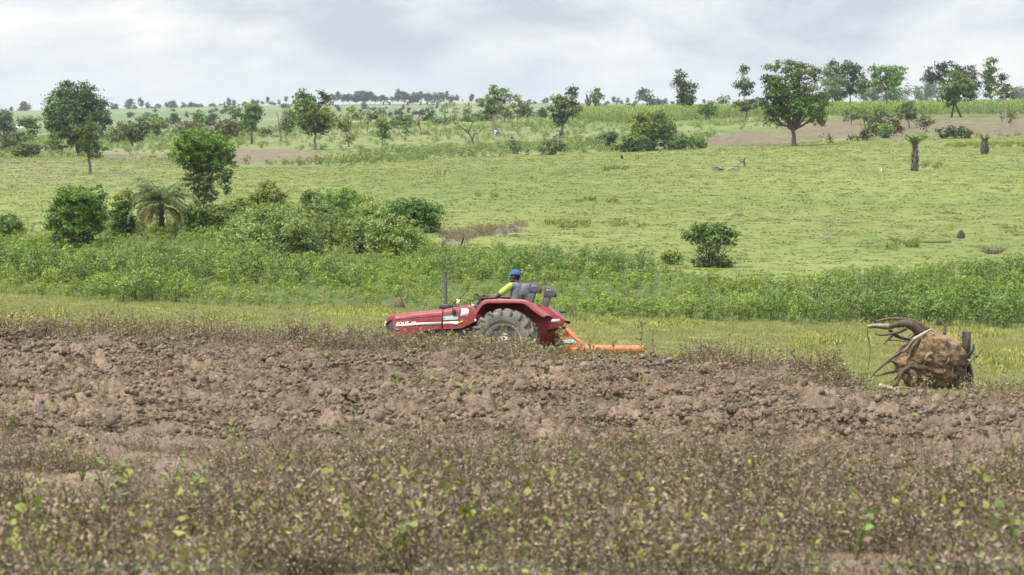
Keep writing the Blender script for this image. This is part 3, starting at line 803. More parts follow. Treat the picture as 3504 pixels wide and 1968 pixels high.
# --- trees of the left background
for lb, cf, bx, by, tw, pal, lob, kw in (
    ('dark rounded tree cut by the left edge beside the white cattle', C5, 30, 745, 16, 'dark', [(40, 540, 75, 70), (30, 640, 85, 80), (60, 600, 60, 70)], {}),
    ('lone green tree with two bare stems behind the cattle', C5, 330, 765, 10, 'mid', [(320, 570, 55, 45), (320, 640, 50, 55), (250, 560, 45, 40), (235, 580, 40, 30)], {'trunk2': B(C5, 293, 765)}),
    ('grey-green bushy tree left of the huge dark tree', C5, 120, 850, 8, 'grey', [(130, 740, 90, 60), (90, 800, 70, 50), (230, 710, 35, 55, 'mid')], {}),
    ('low wide dark bush left of the huge dark tree', C5, 280, 910, 8, 'dark', [(240, 840, 90, 50, 'grey'), (320, 840, 85, 45), (180, 870, 70, 40, 'mid')], {}),
    ('grey twiggy bush just left of the huge dark tree', C5, 560, 875, 6, 'grey', [(520, 740, 55, 60), (570, 800, 45, 50), (490, 800, 40, 40)], {'dens': .7}),
    ('dark flat-crowned acacia with leaning stem right of the huge dark tree', C5, 1300, 802, 16, 'grey', [(1290, 600, 110, 50), (1200, 660, 110, 55), (1330, 670, 95, 60, 'dark'), (1150, 720, 70, 50), (1390, 590, 40, 50, 'dark')], {}),
    ('spreading olive tree with pale forked stem', C5, 1540, 745, 10, 'yellow', [(1520, 570, 90, 40), (1570, 620, 80, 45), (1480, 630, 60, 40, 'olive')], {}),
    ('small domed green tree on the rise behind the olive tree', C5, 1460, 590, 8, 'mid', [(1460, 525, 80, 38)], {}),
    ('brownish flat-crowned acacia bush', C5, 1840, 700, 8, 'brown', [(1820, 610, 100, 32), (1900, 630, 80, 34, 'olive'), (1780, 650, 60, 34)], {}),
    ('crooked dark green tree leaning to the right', C5, 1995, 665, 10, 'mid', [(1925, 490, 32, 30), (1950, 545, 45, 40), (1995, 600, 45, 45)], {}),
    ('round grey-green tree with low brown crown', C5, 2225, 765, 10, 'brown', [(2200, 590, 95, 50), (2170, 660, 75, 50), (2270, 650, 60, 60)], {}),
    ('upright green tree above the brown-crowned tree', C5, 2310, 700, 10, 'mid', [(2300, 450, 45, 40), (2320, 520, 45, 50), (2310, 600, 40, 50)], {}),
    ('leafy tree with grey stem left of the tallest middle tree', C5, 2468, 785, 14, 'mid', [(2450, 440, 60, 45, 'yellow'), (2440, 520, 60, 55), (2430, 600, 60, 55), (2500, 470, 50, 60, 'olive')], {}),
    ('tallest middle tree, yellow-green below two dark topknots', C6, 800, 755, 24, 'yellow', [(670, 205, 48, 32, 'dark'), (680, 265, 75, 45, 'mid'), (740, 260, 40, 40, 'yellow'), (860, 215, 36, 26, 'dark'), (890, 270, 36, 40, 'dark'), (690, 340, 85, 50), (830, 350, 100, 60), (760, 430, 130, 70, 'mid'), (870, 430, 80, 60), (690, 470, 70, 50), (770, 540, 85, 55, 'dark'), (880, 540, 60, 50, 'dark'), (950, 450, 50, 50)], {'bark': 'grey'}),
    ('thin yellow-olive tree with grey twin stem', C6, 1130, 722, 12, 'yellow', [(1060, 470, 55, 45), (1160, 450, 70, 50), (1160, 365, 32, 32), (1090, 530, 50, 40, 'olive'), (1140, 655, 40, 28)], {'dens': .75, 'bark': 'grey'}),
    ('small dense pear-shaped green tree', C6, 1455, 728, 14, 'mid', [(1435, 460, 50, 40, 'yellow'), (1440, 520, 62, 45), (1460, 605, 50, 40)], {'bark': 'grey'}),
    ('green tree on grey stem at the top of the brown ploughed patch', C6, 170, 692, 13, 'mid', [(180, 370, 60, 50, 'yellow'), (150, 450, 65, 60), (140, 520, 60, 45)], {'bark': 'grey'}),
    ('green bushy tree behind the pale dead tree', C6, 515, 612, 10, 'mid', [(530, 410, 60, 50, 'yellow'), (540, 480, 55, 50), (530, 540, 45, 35)], {}),
    ('small grey flat-topped acacia in the middle pasture', C6, 1305, 602, 8, 'grey', [(1290, 420, 80, 34), (1350, 450, 55, 34), (1400, 370, 55, 26, 'olive')], {'dens': .7, 'bark': 'grey'}),
    ('wide dull grey thorn bush in the middle pasture', C6, 1640, 545, 8, 'grey', [(1600, 470, 65, 42), (1690, 455, 60, 42), (1640, 500, 70, 34)], {'dens': .8}),
    ('tiny thin-stemmed round tree in the middle pasture', C6, 1680, 672, 5, 'mid', [(1680, 560, 38, 28)], {}),
    ('narrow leafy tree with broken outline', C6, 1925, 468, 7, 'mid', [(1938, 310, 18, 25), (1925, 370, 24, 34, 'far'), (1945, 430, 36, 34), (1890, 430, 36, 32, 'far')], {}),
    ('narrow bright column tree on thin stem', C6, 2070, 432, 5, 'bright', [(2070, 300, 22, 32), (2068, 365, 18, 36)], {}),
    ('narrow split tree with two small heads', C6, 2172, 440, 5, 'yellow', [(2140, 305, 22, 18), (2165, 345, 20, 26), (2175, 405, 20, 26)], {}),
    ('narrow wavy yellow-green tree', C6, 2280, 440, 6, 'yellow', [(2255, 320, 15, 26), (2285, 360, 30, 26), (2275, 400, 26, 26)], {}),
    ('low flat grey acacia beneath the narrow trees', C6, 2060, 512, 7, 'grey', [(2000, 465, 55, 22), (2100, 460, 70, 22)], {'dens': .7}),
    ('flat grey acacia behind the bare dead tree', C6, 2310, 480, 7, 'grey', [(2290, 455, 60, 24), (2340, 470, 40, 20)], {'dens': .7}),
    ('dark round bush in the pasture beside the green tree', C6, 325, 622, 0, 'far', [(325, 585, 42, 32)], {}),
    ):
    grow('savanna_tree' if tw else 'round_bush', lb, 'tree' if tw else 'bush', B(cf, bx, by), L(cf, lob), pal, tw, **kw)
# --- trees of the middle and right background
for lb, cf, bx, by, tw, pal, lob, kw in (
    ('tall pale airy tree with grey stem above the person sitting in white', C7, 250, 757, 26, 'grey', [(280, 300, 45, 34, 'olive'), (330, 350, 52, 50, 'mid'), (230, 380, 60, 50), (160, 450, 55, 45, 'vine'), (270, 450, 65, 60, 'vine'), (350, 440, 40, 50), (170, 520, 60, 45, 'vine'), (260, 530, 60, 40, 'vine')], {'bark': 'pale', 'dens': .75}),
    ('small dark tree right behind the pale airy tree', C7, 360, 622, 9, 'grey', [(350, 510, 50, 40), (390, 545, 35, 30)], {}),
    ('light yellow-green tree on slim stem', C7, 485, 642, 10, 'yellow', [(500, 395, 34, 28), (465, 430, 40, 34), (480, 490, 50, 40), (550, 470, 26, 28, 'olive')], {'dens': .7, 'bark': 'grey'}),
    ('small olive tree right of the yellow-green tree', C7, 600, 632, 6, 'olive', [(590, 480, 28, 28), (605, 545, 36, 30), (550, 530, 40, 26, 'far')], {}),
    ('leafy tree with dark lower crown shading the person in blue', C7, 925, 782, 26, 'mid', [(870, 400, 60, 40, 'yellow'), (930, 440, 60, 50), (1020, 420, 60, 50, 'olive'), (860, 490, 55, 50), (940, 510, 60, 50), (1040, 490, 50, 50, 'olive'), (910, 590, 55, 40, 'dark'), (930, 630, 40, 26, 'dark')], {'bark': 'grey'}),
    ('dark topknot tree showing above the leafy tree', C7, 1030, 615, 10, 'dark', [(1045, 310, 26, 24), (1015, 335, 32, 22), (1050, 360, 24, 22)], {}),
    ('green tree with small round tufts beside the dead trunk', C7, 1245, 552, 10, 'mid', [(1245, 330, 38, 22), (1270, 370, 34, 30), (1225, 395, 30, 26), (1255, 440, 32, 26), (1255, 490, 22, 18)], {}),
    ('tiny bright round tree on the maize edge', C7, 1500, 556, 5, 'yellow', [(1500, 498, 26, 30)], {}),
    ('dark spreading tree with bare twigs at the back of the maize', C7, 1760, 530, 12, 'dark', [(1735, 340, 52, 26), (1755, 385, 46, 30), (1670, 370, 22, 22), (1680, 400, 22, 20), (1830, 440, 40, 36), (1780, 470, 50, 30, 'grey')], {}),
    ('low grey bush left of the dark spreading tree', C7, 1610, 560, 8, 'brown', [(1600, 490, 50, 30), (1650, 520, 36, 24)], {'dens': .8}),
    ('tall two-tone tree, dark knobbly left half and lighter right half', C7, 2150, 565, 16, 'dark', [(2080, 155, 42, 24), (2065, 210, 30, 30), (2040, 260, 42, 28), (2100, 260, 45, 36), (2090, 330, 40, 36), (2095, 410, 30, 50), (2170, 290, 52, 40, 'olive'), (2190, 360, 50, 45, 'olive'), (2160, 430, 46, 45, 'mid'), (2225, 290, 26, 22, 'mid'), (2110, 510, 45, 40, 'grey'), (2170, 480, 30, 34)], {}),
    ('small round tree with forked stems right of the two-tone tree', C7, 2335, 608, 8, 'mid', [(2340, 470, 55, 34), (2300, 510, 36, 26), (2380, 510, 40, 34)], {'trunk2': B(C7, 2380, 610)}),
    ('small dark round tree with thin stem on the skyline right', C7, 2490, 515, 8, 'grey', [(2490, 420, 50, 34), (2500, 460, 40, 20)], {}),
    ('tall thin tree with a single high tuft', C8, 345, 440, 12, 'dark', [(343, 130, 22, 22), (335, 165, 16, 16), (320, 200, 12, 14), (340, 250, 62, 30), (310, 275, 40, 28), (370, 295, 36, 30), (350, 330, 26, 20)], {'bark': 'pale', 'd': 430}),
    ('sparse flat-crowned tree under the tall thin tree', C8, 350, 552, 9, 'grey', [(290, 420, 50, 24, 'olive'), (400, 420, 60, 34), (350, 445, 60, 30), (440, 390, 40, 26)], {'dens': .75}),
    ('big spreading tree with forked dark trunk at the edge of the bare field', C8, 740, 747, 40, 'mid', [(690, 110, 110, 38, 'grey'), (560, 120, 42, 24, 'grey'), (780, 160, 110, 50, 'grey'), (890, 160, 45, 30, 'grey'), (540, 230, 55, 42, 'dark'), (650, 250, 95, 60, 'mid'), (800, 260, 110, 60, 'olive'), (590, 320, 80, 60), (720, 350, 120, 75), (880, 330, 95, 70, 'grey'), (560, 420, 70, 65, 'dark'), (680, 440, 100, 70, 'dark'), (820, 440, 110, 70, 'mid'), (930, 430, 70, 80), (590, 530, 70, 45, 'dark'), (910, 520, 65, 50)], {'bark': 'brown', 'dens': .95, 'lift': 62}),
    ('bright fluffy green tree just right of the big spreading tree', C8, 1065, 475, 14, 'mid', [(1050, 150, 65, 45), (1060, 220, 85, 55), (1050, 290, 80, 60), (1090, 330, 60, 40), (1060, 390, 50, 40, 'grey')], {}),
    ('dark open tall tree behind the bright fluffy tree', C8, 1190, 440, 14, 'dark', [(1120, 100, 75, 32), (1190, 140, 70, 40), (1230, 190, 55, 40), (1180, 240, 60, 40), (1220, 270, 50, 36), (1190, 325, 50, 26)], {'d': 455}),
    ('green tree with cloud-like upper tufts', C8, 1490, 430, 12, 'bright', [(1405, 140, 52, 34), (1500, 130, 48, 30), (1565, 150, 55, 32), (1450, 190, 70, 32), (1560, 210, 45, 40), (1385, 230, 60, 34), (1500, 240, 60, 40), (1290, 260, 40, 50, 'grey')], {'d': 430}),
    ('wide yellow-green tree on a pale stem in front of the cloud-tufted tree', C8, 1367, 455, 20, 'yellow', [(1320, 310, 55, 34), (1400, 290, 60, 34), (1350, 350, 70, 32, 'mid'), (1440, 330, 60, 36, 'yellow'), (1530, 300, 55, 45, 'mid'), (1530, 350, 50, 32, 'mid'), (1500, 400, 50, 40, 'grey')], {'bark': 'grey', 'trunk2': B(C8, 1332, 470)}),
    ('thin half-bare tree between the yellow-green tree and the grey-green one', C8, 1640, 440, 8, 'grey', [(1655, 275, 16, 20), (1640, 320, 22, 20), (1600, 360, 26, 34)], {'dens': .7, 'bark': 'pale'}),
    ('loose grey-green tree below the large dark crown', C8, 1770, 440, 12, 'grey', [(1850, 240, 62, 26), (1790, 290, 60, 36), (1850, 300, 55, 40), (1740, 340, 50, 36), (1820, 360, 62, 32, 'mid')], {}),
    ('large dark wide crown at the back right', C8, 2000, 425, 14, 'far', [(1870, 150, 66, 34), (1960, 110, 70, 28), (2000, 150, 50, 40), (1830, 195, 50, 28), (1920, 200, 60, 30), (2110, 140, 62, 32), (2160, 190, 60, 36), (2110, 220, 50, 40), (2210, 250, 30, 22), (1800, 230, 36, 18)], {'d': 460, 'dens': .8}),
    ('feathery grey-green twin-stemmed tree at the top of the bare field', C8, 1997, 518, 18, 'vine', [(2040, 190, 50, 36, 'mid'), (2010, 260, 80, 50), (2100, 250, 80, 55), (1970, 330, 66, 50), (2070, 330, 90, 55), (2150, 320, 50, 50), (2000, 385, 75, 24, 'dark')], {'trunk2': B(C8, 2075, 520), 'bark': 'brown'}),
    ('tall narrow column tree near the right edge', C8, 2312, 462, 12, 'mid', [(2315, 75, 30, 22), (2310, 120, 32, 26), (2320, 165, 50, 32), (2290, 215, 42, 36), (2320, 260, 40, 36), (2300, 320, 34, 36)], {'bark': 'pale'}),
    ('yellow-green tree with a small dark topknot near the right edge', C8, 2430, 508, 14, 'olive', [(2415, 190, 22, 20, 'dark'), (2410, 220, 24, 18, 'dark'), (2400, 280, 60, 30), (2440, 320, 50, 36, 'grey'), (2380, 330, 50, 26, 'yellow')], {'bark': 'pale'}),
    ('grey-green tree cut by the right edge', C8, 2530, 440, 10, 'grey', [(2540, 310, 50, 38), (2520, 370, 55, 40), (2570, 360, 30, 50)], {}),
    ('dark sparse thorn tree leaning on the bare field', C8, 1662, 605, 10, 'grey', [(1640, 425, 40, 26), (1600, 470, 42, 34), (1670, 470, 45, 40, 'dark'), (1640, 510, 50, 26)], {'dens': .7}),
    ('small sparse bush tree right of the thorn tree', C8, 1795, 637, 7, 'grey', [(1790, 530, 46, 28), (1760, 560, 34, 24), (1810, 575, 34, 22)], {'dens': .6}),
    ('dry olive-brown spreading bush in the bare field', C8, 1430, 665, 10, 'olive', [(1330, 510, 70, 34), (1430, 490, 70, 34), (1530, 520, 60, 36), (1380, 570, 80, 40), (1520, 590, 70, 45, 'brown'), (1560, 620, 40, 32, 'brown'), (1430, 620, 60, 30)], {'dens': .75}),
    ('fresh green round bush under the dry olive-brown bush', C8, 1465, 685, 4, 'bright', [(1465, 610, 46, 26), (1460, 645, 52, 28, 'mid')], {}),
    ('low dark spreading bush left of the fresh green bush', C8, 1290, 702, 4, 'dark', [(1320, 650, 46, 20), (1270, 675, 55, 20)], {}),
    ('small grey tree at the left side of the bare field', C8, 1200, 578, 6, 'grey', [(1195, 490, 45, 28), (1240, 470, 50, 28, 'olive'), (1180, 520, 34, 22)], {'dens': .7}),
    ('low wide glossy dark bush at the lower edge of the bare field', C8, 2010, 685, 0, 'dark', [(1940, 640, 60, 30), (2020, 625, 66, 32), (2095, 645, 50, 30)], {'dens': 1.2}),
    ('small leafy sapling above the dark glossy bush', C8, 2460, 602, 5, 'olive', [(2470, 510, 30, 18), (2465, 540, 20, 18)], {'dens': .6}),
    ('tiny sapling left of the leafy sapling', C8, 2405, 560, 4, 'olive', [(2400, 518, 18, 14)], {'dens': .6}),
    ('tall light green tree-bush in the hedge at the top of the meadow', C7, 1830, 900, 12, 'yellow', [(1760, 560, 80, 40), (1860, 560, 70, 40, 'olive'), (1700, 620, 95, 45), (1820, 640, 110, 50, 'mid'), (1930, 650, 85, 50), (1660, 690, 80, 45), (1780, 720, 110, 55), (1920, 730, 90, 55, 'mid'), (1850, 800, 100, 60, 'mid')], {}),
    ('dark round bush at the left of the hedge', C7, 1395, 870, 6, 'mid', [(1390, 750, 62, 32), (1380, 800, 66, 40, 'dark'), (1420, 840, 45, 26, 'dark')], {}),
    ('dense dark green bush at the foot of the hedge tree-bush', C7, 1680, 912, 5, 'mid', [(1640, 790, 90, 40, 'mid'), (1590, 850, 80, 45, 'dark'), (1710, 850, 100, 50, 'dark'), (1790, 870, 60, 34, 'dark'), (1540, 885, 40, 24, 'dark')], {}),
    ('long green bush at the right end of the hedge', C7, 2130, 890, 5, 'mid', [(2010, 810, 70, 45), (2120, 820, 90, 45), (2230, 830, 70, 38), (2060, 860, 80, 32, 'dark'), (2300, 860, 36, 22)], {}),
    ('dull grey-green thorn bush by itself in front of the red bucket', C7, 820, 945, 6, 'grey', [(760, 850, 60, 40), (850, 850, 70, 42, 'olive'), (820, 900, 85, 40), (900, 880, 40, 36)], {}),
    ('small grey upright bush left of the thorn bush', C7, 460, 935, 5, 'vine', [(450, 830, 36, 26), (465, 880, 36, 42)], {}),
    ('yellowish low bush between the hedge bushes', C7, 1440, 905, 0, 'yellow', [(1440, 870, 55, 32)], {}),
    ):
    grow('savanna_tree' if tw >= 6 else 'hedge_bush', lb, 'tree' if tw >= 6 else 'bush', B(cf, bx, by), L(cf, lob), pal, tw, **kw)
# --- the far skyline: small trees one can still tell apart
FARL = {'sky': 'small bluish tree standing on the far skyline', 'vil': 'bluish tree of the dense village grove on the skyline', 'mid': 'small dark tree dotted over the far fields'}
def far_tree(px, row, rx, ry, kind, d=None, foot=None):
    foot = row + ry * 1.5 if foot is None else foot
    lob = [(px, row, rx * 1.05, ry * .8), (px + rx * RNG.uniform(-.5, .5), row - ry * .5, rx * .75, ry * .6), (px + rx * RNG.uniform(-.6, .6), row + ry * .45, rx * .9, ry * .65)]
    grow('far_tree', FARL[kind], 'tree', (px, foot), lob, 'far', max(2.2, rx * .2), d=d, s=max(.4, rx * .20 * (d or 1000) / F_PX), group={'sky': 'trees on the skyline', 'vil': 'village grove', 'mid': 'trees of the far fields'}[kind], limbs=False)
for x, y, rx, ry in ((250, 415, 38, 42), (205, 440, 22, 24), (110, 440, 12, 24), (57, 450, 7, 16), (1020, 390, 19, 44), (1270, 385, 30, 46), (1380, 372, 20, 40), (1450, 400, 17, 30), (1130, 418, 24, 28), (1105, 432, 20, 18), (1690, 398, 34, 34), (1632, 400, 20, 20), (1803, 408, 20, 34), (1868, 388, 20, 18), (1545, 410, 22, 18), (1495, 424, 18, 10), (1320, 425, 16, 22), (1890, 405, 40, 16), (1970, 404, 18, 16), (2240, 365, 17, 36), (2290, 382, 18, 26), (2065, 402, 14, 14), (2095, 405, 20, 20), (2160, 396, 12, 10), (2400, 396, 26, 20), (2480, 370, 18, 18), (2520, 375, 12, 24), (2340, 402, 12, 10)):
    px, row = B(C5, x, y); far_tree(px, row, rx * .35, ry * .35, 'sky', 1740)
for x, y, rx, ry in ((330, 262, 14, 28), (510, 255, 14, 24), (190, 285, 16, 20), (440, 285, 10, 20), (590, 285, 12, 16), (380, 295, 26, 12), (110, 305, 22, 16), (230, 292, 14, 20), (275, 292, 14, 14), (2330, 240, 17, 30), (2400, 268, 20, 16)):
    px, row = B(C6, x, y); far_tree(px, row, rx * .35, ry * .35, 'sky', 1740)
for x, y, rx, ry in ((40, 385, 18, 30), (418, 398, 14, 30), (600, 425, 20, 20), (655, 440, 20, 18), (760, 412, 26, 22), (120, 408, 30, 16), (1430, 400, 18, 30), (1470, 415, 15, 25), (1510, 430, 15, 18), (1570, 415, 12, 28), (1370, 435, 18, 18), (1930, 425, 24, 28), (1890, 430, 28, 24), (2315, 420, 12, 20), (2010, 435, 18, 15), (2050, 430, 15, 20), (1650, 432, 20, 18), (2400, 432, 18, 12)):
    px, row = B(C7, x, y); far_tree(px, row, rx * .35, ry * .35, 'sky', 1740)
for x, y, rx, ry in ((960, 250, 40, 36), (1020, 222, 20, 40), (1078, 242, 28, 30), (1130, 240, 34, 34), (1200, 250, 36, 30), (1245, 230, 55, 44), (1335, 225, 42, 38), (1385, 252, 30, 26), (1440, 245, 28, 26), (1470, 250, 14, 30), (1500, 262, 20, 20), (1555, 255, 22, 20), (1610, 220, 25, 52), (1670, 232, 44, 42), (1750, 245, 48, 44), (1820, 232, 38, 40), (1900, 240, 34, 36), (1965, 232, 20, 40), (2025, 235, 32, 40), (2090, 215, 18, 34), (2140, 252, 34, 24), (2190, 245, 14, 30), (1300, 255, 30, 24), (1710, 258, 30, 24)):
    px, row = B(C6, x, y); far_tree(px, row, rx * .35, ry * .35, 'vil', 1690)
for cf, x, y, rx, ry in ((C5, 1520, 452, 13, 16), (C5, 1275, 495, 26, 22), (C5, 430, 492, 18, 14), (C5, 1080, 580, 18, 18), (C5, 1700, 535, 32, 46), (C5, 1745, 555, 24, 24), (C5, 1640, 550, 22, 22), (C5, 1805, 578, 26, 16), (C5, 2205, 430, 18, 46), (C5, 2180, 465, 20, 18), (C5, 2110, 445, 16, 16), (C5, 1830, 490, 10, 26), (C5, 1695, 450, 20, 10), (C5, 2060, 540, 50, 50), (C5, 2065, 460, 18, 18), (C5, 1045, 520, 18, 32),
                         (C6, 1035, 355, 13, 20), (C6, 1280, 320, 24, 28), (C6, 1000, 325, 20, 16), (C6, 1240, 368, 13, 14), (C6, 1630, 370, 12, 26), (C6, 1705, 355, 11, 30), (C6, 1660, 330, 9, 24), (C6, 1595, 390, 20, 26), (C6, 1775, 388, 22, 18), (C6, 1825, 390, 34, 26), (C6, 1640, 400, 18, 18), (C6, 2030, 358, 12, 18), (C6, 1990, 325, 12, 16), (C6, 2375, 430, 28, 16), (C6, 1530, 405, 14, 26), (C6, 1470, 395, 8, 14), (C6, 2000, 292, 16, 12), (C6, 510, 325, 34, 20),
                         (C7, 1420, 487, 38, 18), (C7, 1130, 535, 22, 18), (C7, 1930, 490, 38, 24), (C7, 730, 540, 26, 40), (C7, 80, 572, 30, 14), (C7, 180, 590, 40, 20), (C7, 1350, 455, 10, 22)):
    px, row = B(cf, x, y)
    far_tree(px, row, rx * .35, ry * .35, 'mid', None, row + ry * .35 * 1.25)
# ------------------------------------------------------------------ palms
def frond_mesh(length, droop, col, width=.11, nl=34, rng=RNG, stiff=1.0, a0=None, a1=None):
    """one feather leaf growing from the origin along +X, arching over"""
    mb = MB(); t = np.linspace(0, 1, 12)
    if a0 is None:
        X = length * (t - .22 * droop * t ** 2); Z = length * (.55 * stiff * t - (.35 + .75 * droop) * t ** 2)
    else:
        an = a0 + (a1 - a0) * t ** 1.3
        X = np.concatenate([[0], np.cumsum(np.cos(an[:-1]))]) * length / 11; Z = np.concatenate([[0], np.cumsum(np.sin(an[:-1]))]) * length / 11
    P = np.stack([X, np.zeros_like(X), Z], 1)
    mb.tube(P, np.linspace(.022, .004, 12), 4, True, np.array(col) * .9)
    for sgn in (-1, 1):
        tt = np.linspace(.14, .99, nl); C0 = np.stack([np.interp(tt, t, X), np.zeros(nl), np.interp(tt, t, Z)], 1)
        ll = length * .22 * np.sin(np.pi * (tt * .8 + .14)) + .04
        d = np.stack([np.full(nl, .75), np.full(nl, sgn * .62), np.full(nl, -.45)], 1) + rng.normal(size=(nl, 3)) * .12
        d /= np.linalg.norm(d, axis=1, keepdims=True)
        C = C0 + d * ll[:, None] * .5
        N = np.cross(d, np.array([1.0, 0, 0])) * sgn + rng.normal(size=(nl, 3)) * .2
        B_ = np.cross(N, d); B_ /= np.linalg.norm(B_, axis=1, keepdims=True)
        Vq = np.stack([C0, C + B_ * .016, C0 + d * ll[:, None], C - B_ * .016], 1).reshape(-1, 3)
        cc = np.repeat(np.array(col)[None] * np.clip(rng.normal(1, .18, nl), .5, 1.5)[:, None], 4, 0)
        mb.add(Vq, np.arange(4 * nl).reshape(nl, 4), cc)
    return mb
def place(mb, name, material, parent, origin, yaw, pitch=0.0, off=(0, 0, 0), smooth=False):
    me = mb.mesh(name, material, smooth)
    o = obj(name, me, parent)
    o.location = Vector(origin) - Vector(off); o.rotation_euler = (0, -pitch, yaw)
    return o
b = on_ground(*B(CB0, 1580, 735), 66)
mpp = b.y / F_PX
palm = thing('date_palm', 'shaggy wild date palm with hanging dry fronds among the bushes', 'palm', b)
tb = MB(); hgt = (735 - 380) * .3494 * mpp
zt = np.linspace(0, hgt, 9); rr = np.linspace(.12, .10, 9) * (1 + .2 * np.sin(np.arange(9) * 2.3))
tb.tube(np.stack([.03 * np.sin(zt), 0 * zt, zt], 1), rr, 9, True, np.array((.05, .042, .038)), .5)
rg = np.random.default_rng(5)
for k in range(46):
    a = rg.random() * 6.28; z = rg.uniform(.2, hgt)
    v = np.array([math.cos(a), math.sin(a), .0])
    tb.tube(np.array([v * .09 + [0, 0, z], v * .14 + [0, 0, z + .12], v * .19 + [0, 0, z + .2]]), [.025, .02, .008], 4, True, np.array((.11, .095, .08)))
obj('trunk', tb.mesh('trunk', 'bark', False), palm)
for k in range(76):
    dry = k >= 56
    ln = rg.uniform(1.0, 1.5) * (280 * .3494 * mpp) / .95
    up = rg.uniform(0, 1) if not dry else 0
    dr = (1.45 - 1.05 * up) if not dry else rg.uniform(1.5, 1.9)
    col = (.110, .155, .058) if not dry else (.19, .15, .085)
    col = tuple(np.array(col) * rg.uniform(.8, 1.35))
    A0 = math.radians(rg.uniform(8, 84)) if not dry else math.radians(rg.uniform(-40, 5))
    fm = frond_mesh(ln * (1.0 if not dry else .8), 1, col, rng=rg, nl=32, a0=A0, a1=(A0 - math.radians(rg.uniform(85, 135))) if not dry else math.radians(-88))
    place(fm, 'frond', 'leaf', palm, (0, 0, hgt - .02 - (.12 if dry else 0)), rg.random() * 6.28, 0)
def palm_stump(px, row, top_row, leaf_row, wpx, wtop, label, bulb=False):
    b = on_ground(px, row, 66); m = b.y / F_PX
    o = thing('palm_stump', label, 'palm', b)
    h = (row - top_row) * m; r0 = wpx * m / 2; r1 = wtop * m / 2
    tb = MB(); zt = np.linspace(-.05, h, 10); t = np.clip(zt / h, 0, 1)
    rr = (r0 * (1 - t) + r1 * t) if not bulb else np.interp(t, [0, .3, .6, 1], [r0 * .75, r0, r0 * .85, r1])
    tb.tube(np.stack([0 * zt, 0 * zt, zt], 1), rr * .85, 10, True, np.array((.10, .085, .07)), .25)
    obj('trunk', tb.mesh('trunk', 'bark', False), o)
    r = np.random.default_rng(int(px))
    for k in range(90):
        a = r.random() * 6.28; z = r.uniform(0, h * .98); R = np.interp(z / h, t, rr)
        v = np.array([math.cos(a), math.sin(a), 0]); q = MB()
        ln = r.uniform(.18, .34)
        q.tube(np.array([v * R * .8 + [0, 0, z], v * (R * 1.02) + [0, 0, z + ln * .6], v * (R * 1.02 + .05) + [0, 0, z + ln]]), [.05, .04, .008], 4, True, np.array((.15, .125, .105)) * r.uniform(.6, 1.5))
        obj('leaf_base', q.mesh('leaf_base', 'bark', False), o)
    hl = (top_row - leaf_row) * m
    for k in range(14):
        fm = frond_mesh(hl * r.uniform(.75, 1.2), r.uniform(.1, .5), np.array((.075, .125, .03)) * r.uniform(.7, 1.3), rng=r, nl=20)
        place(fm, 'frond', 'leaf', o, (0, 0, h * .94), r.random() * 6.28, math.radians(r.uniform(35, 62)))
    return o
palm_stump(*B(C8, 1703, 947), B(C8, 0, 740)[1], B(C8, 0, 628)[1], 28, 16, 'tall cut palm trunk with a tuft of green fronds standing in the meadow')
palm_stump(*B(C8, 2260, 810), B(C8, 0, 712)[1], B(C8, 0, 636)[1], 32, 10, 'squat bulging palm stump with a small green tuft near the right edge', True)

# ------------------------------------------------------------------ bare and dead wood
def px_path(pts, d, dz=None):
    return np.array([ray_pt(p[0], p[1], d + (p[2] if len(p) > 2 else 0)) for p in pts])
def smooth_path(P, n=14):
    P = np.asarray(P); t = np.linspace(0, 1, len(P)); tt = np.linspace(0, 1, n)
    Q = np.stack([np.interp(tt, t, P[:, k]) for k in range(3)], 1)
    for _ in range(2):
        Q[1:-1] = .25 * Q[:-2] + .5 * Q[1:-1] + .25 * Q[2:]
    return Q
def dead_tree(name, label, cat, base, branches, cf, col='grey', part='branch'):
    d = ground_hit(*base, 66); root = np.array(on_ground(*base, 66)); m = d / F_PX
    o = thing(name, label, cat, root)
    for i, (pts, r0, r1) in enumerate(branches):
        P = px_path([(*B(cf, x, y), RNG.uniform(-.15, .15) if k else 0) for k, (x, y) in enumerate(pts)], d)
        if i == 0: P[0] = root - np.array([0, 0, .08])
        mb = MB(); mb.tube(smooth_path(P, max(5, 3 * len(P))), np.linspace(r0 * m, r1 * m, max(5, 3 * len(P))), 6, True, np.array(BARK[col]) * RNG.uniform(.85, 1.15), .2)
        obj('trunk' if i == 0 else part, mb.mesh(part, 'bark', True, root), o)
    return o
dead_tree('dead_tree', 'pale bare dead tree with white upper limb left of the tallest middle tree', 'dead tree', B(C6, 460, 665), [([(460, 665), (452, 580), (465, 510), (490, 440), (505, 405)], 3.6, 1.6), ([(450, 570), (438, 480), (430, 400), (425, 370)], 2.6, 1.0), ([(495, 430), (520, 405)], 1.4, .6), ([(505, 405), (498, 380)], 1.2, .5), ([(430, 420), (405, 385)], 1.0, .4)], C6, 'grey')
dead_tree('dead_tree', 'bare grey dead tree with zigzag branches left of the person in white', 'dead tree', B(C6, 2345, 700), [([(2345, 700), (2340, 650), (2300, 590), (2230, 530), (2170, 480)], 4.0, 1.0), ([(2340, 650), (2350, 600), (2400, 590), (2430, 545), (2460, 525)], 2.4, .8), ([(2300, 585), (2320, 520), (2340, 490), (2325, 450)], 2.0, .7), ([(2230, 530), (2190, 520), (2150, 490)], 1.4, .5), ([(2345, 610), (2370, 570), (2390, 545)], 1.4, .5), ([(2200, 500), (2195, 460)], 1.0, .4), ([(2340, 490), (2365, 460)], 1.0, .4)], C6, 'brown')
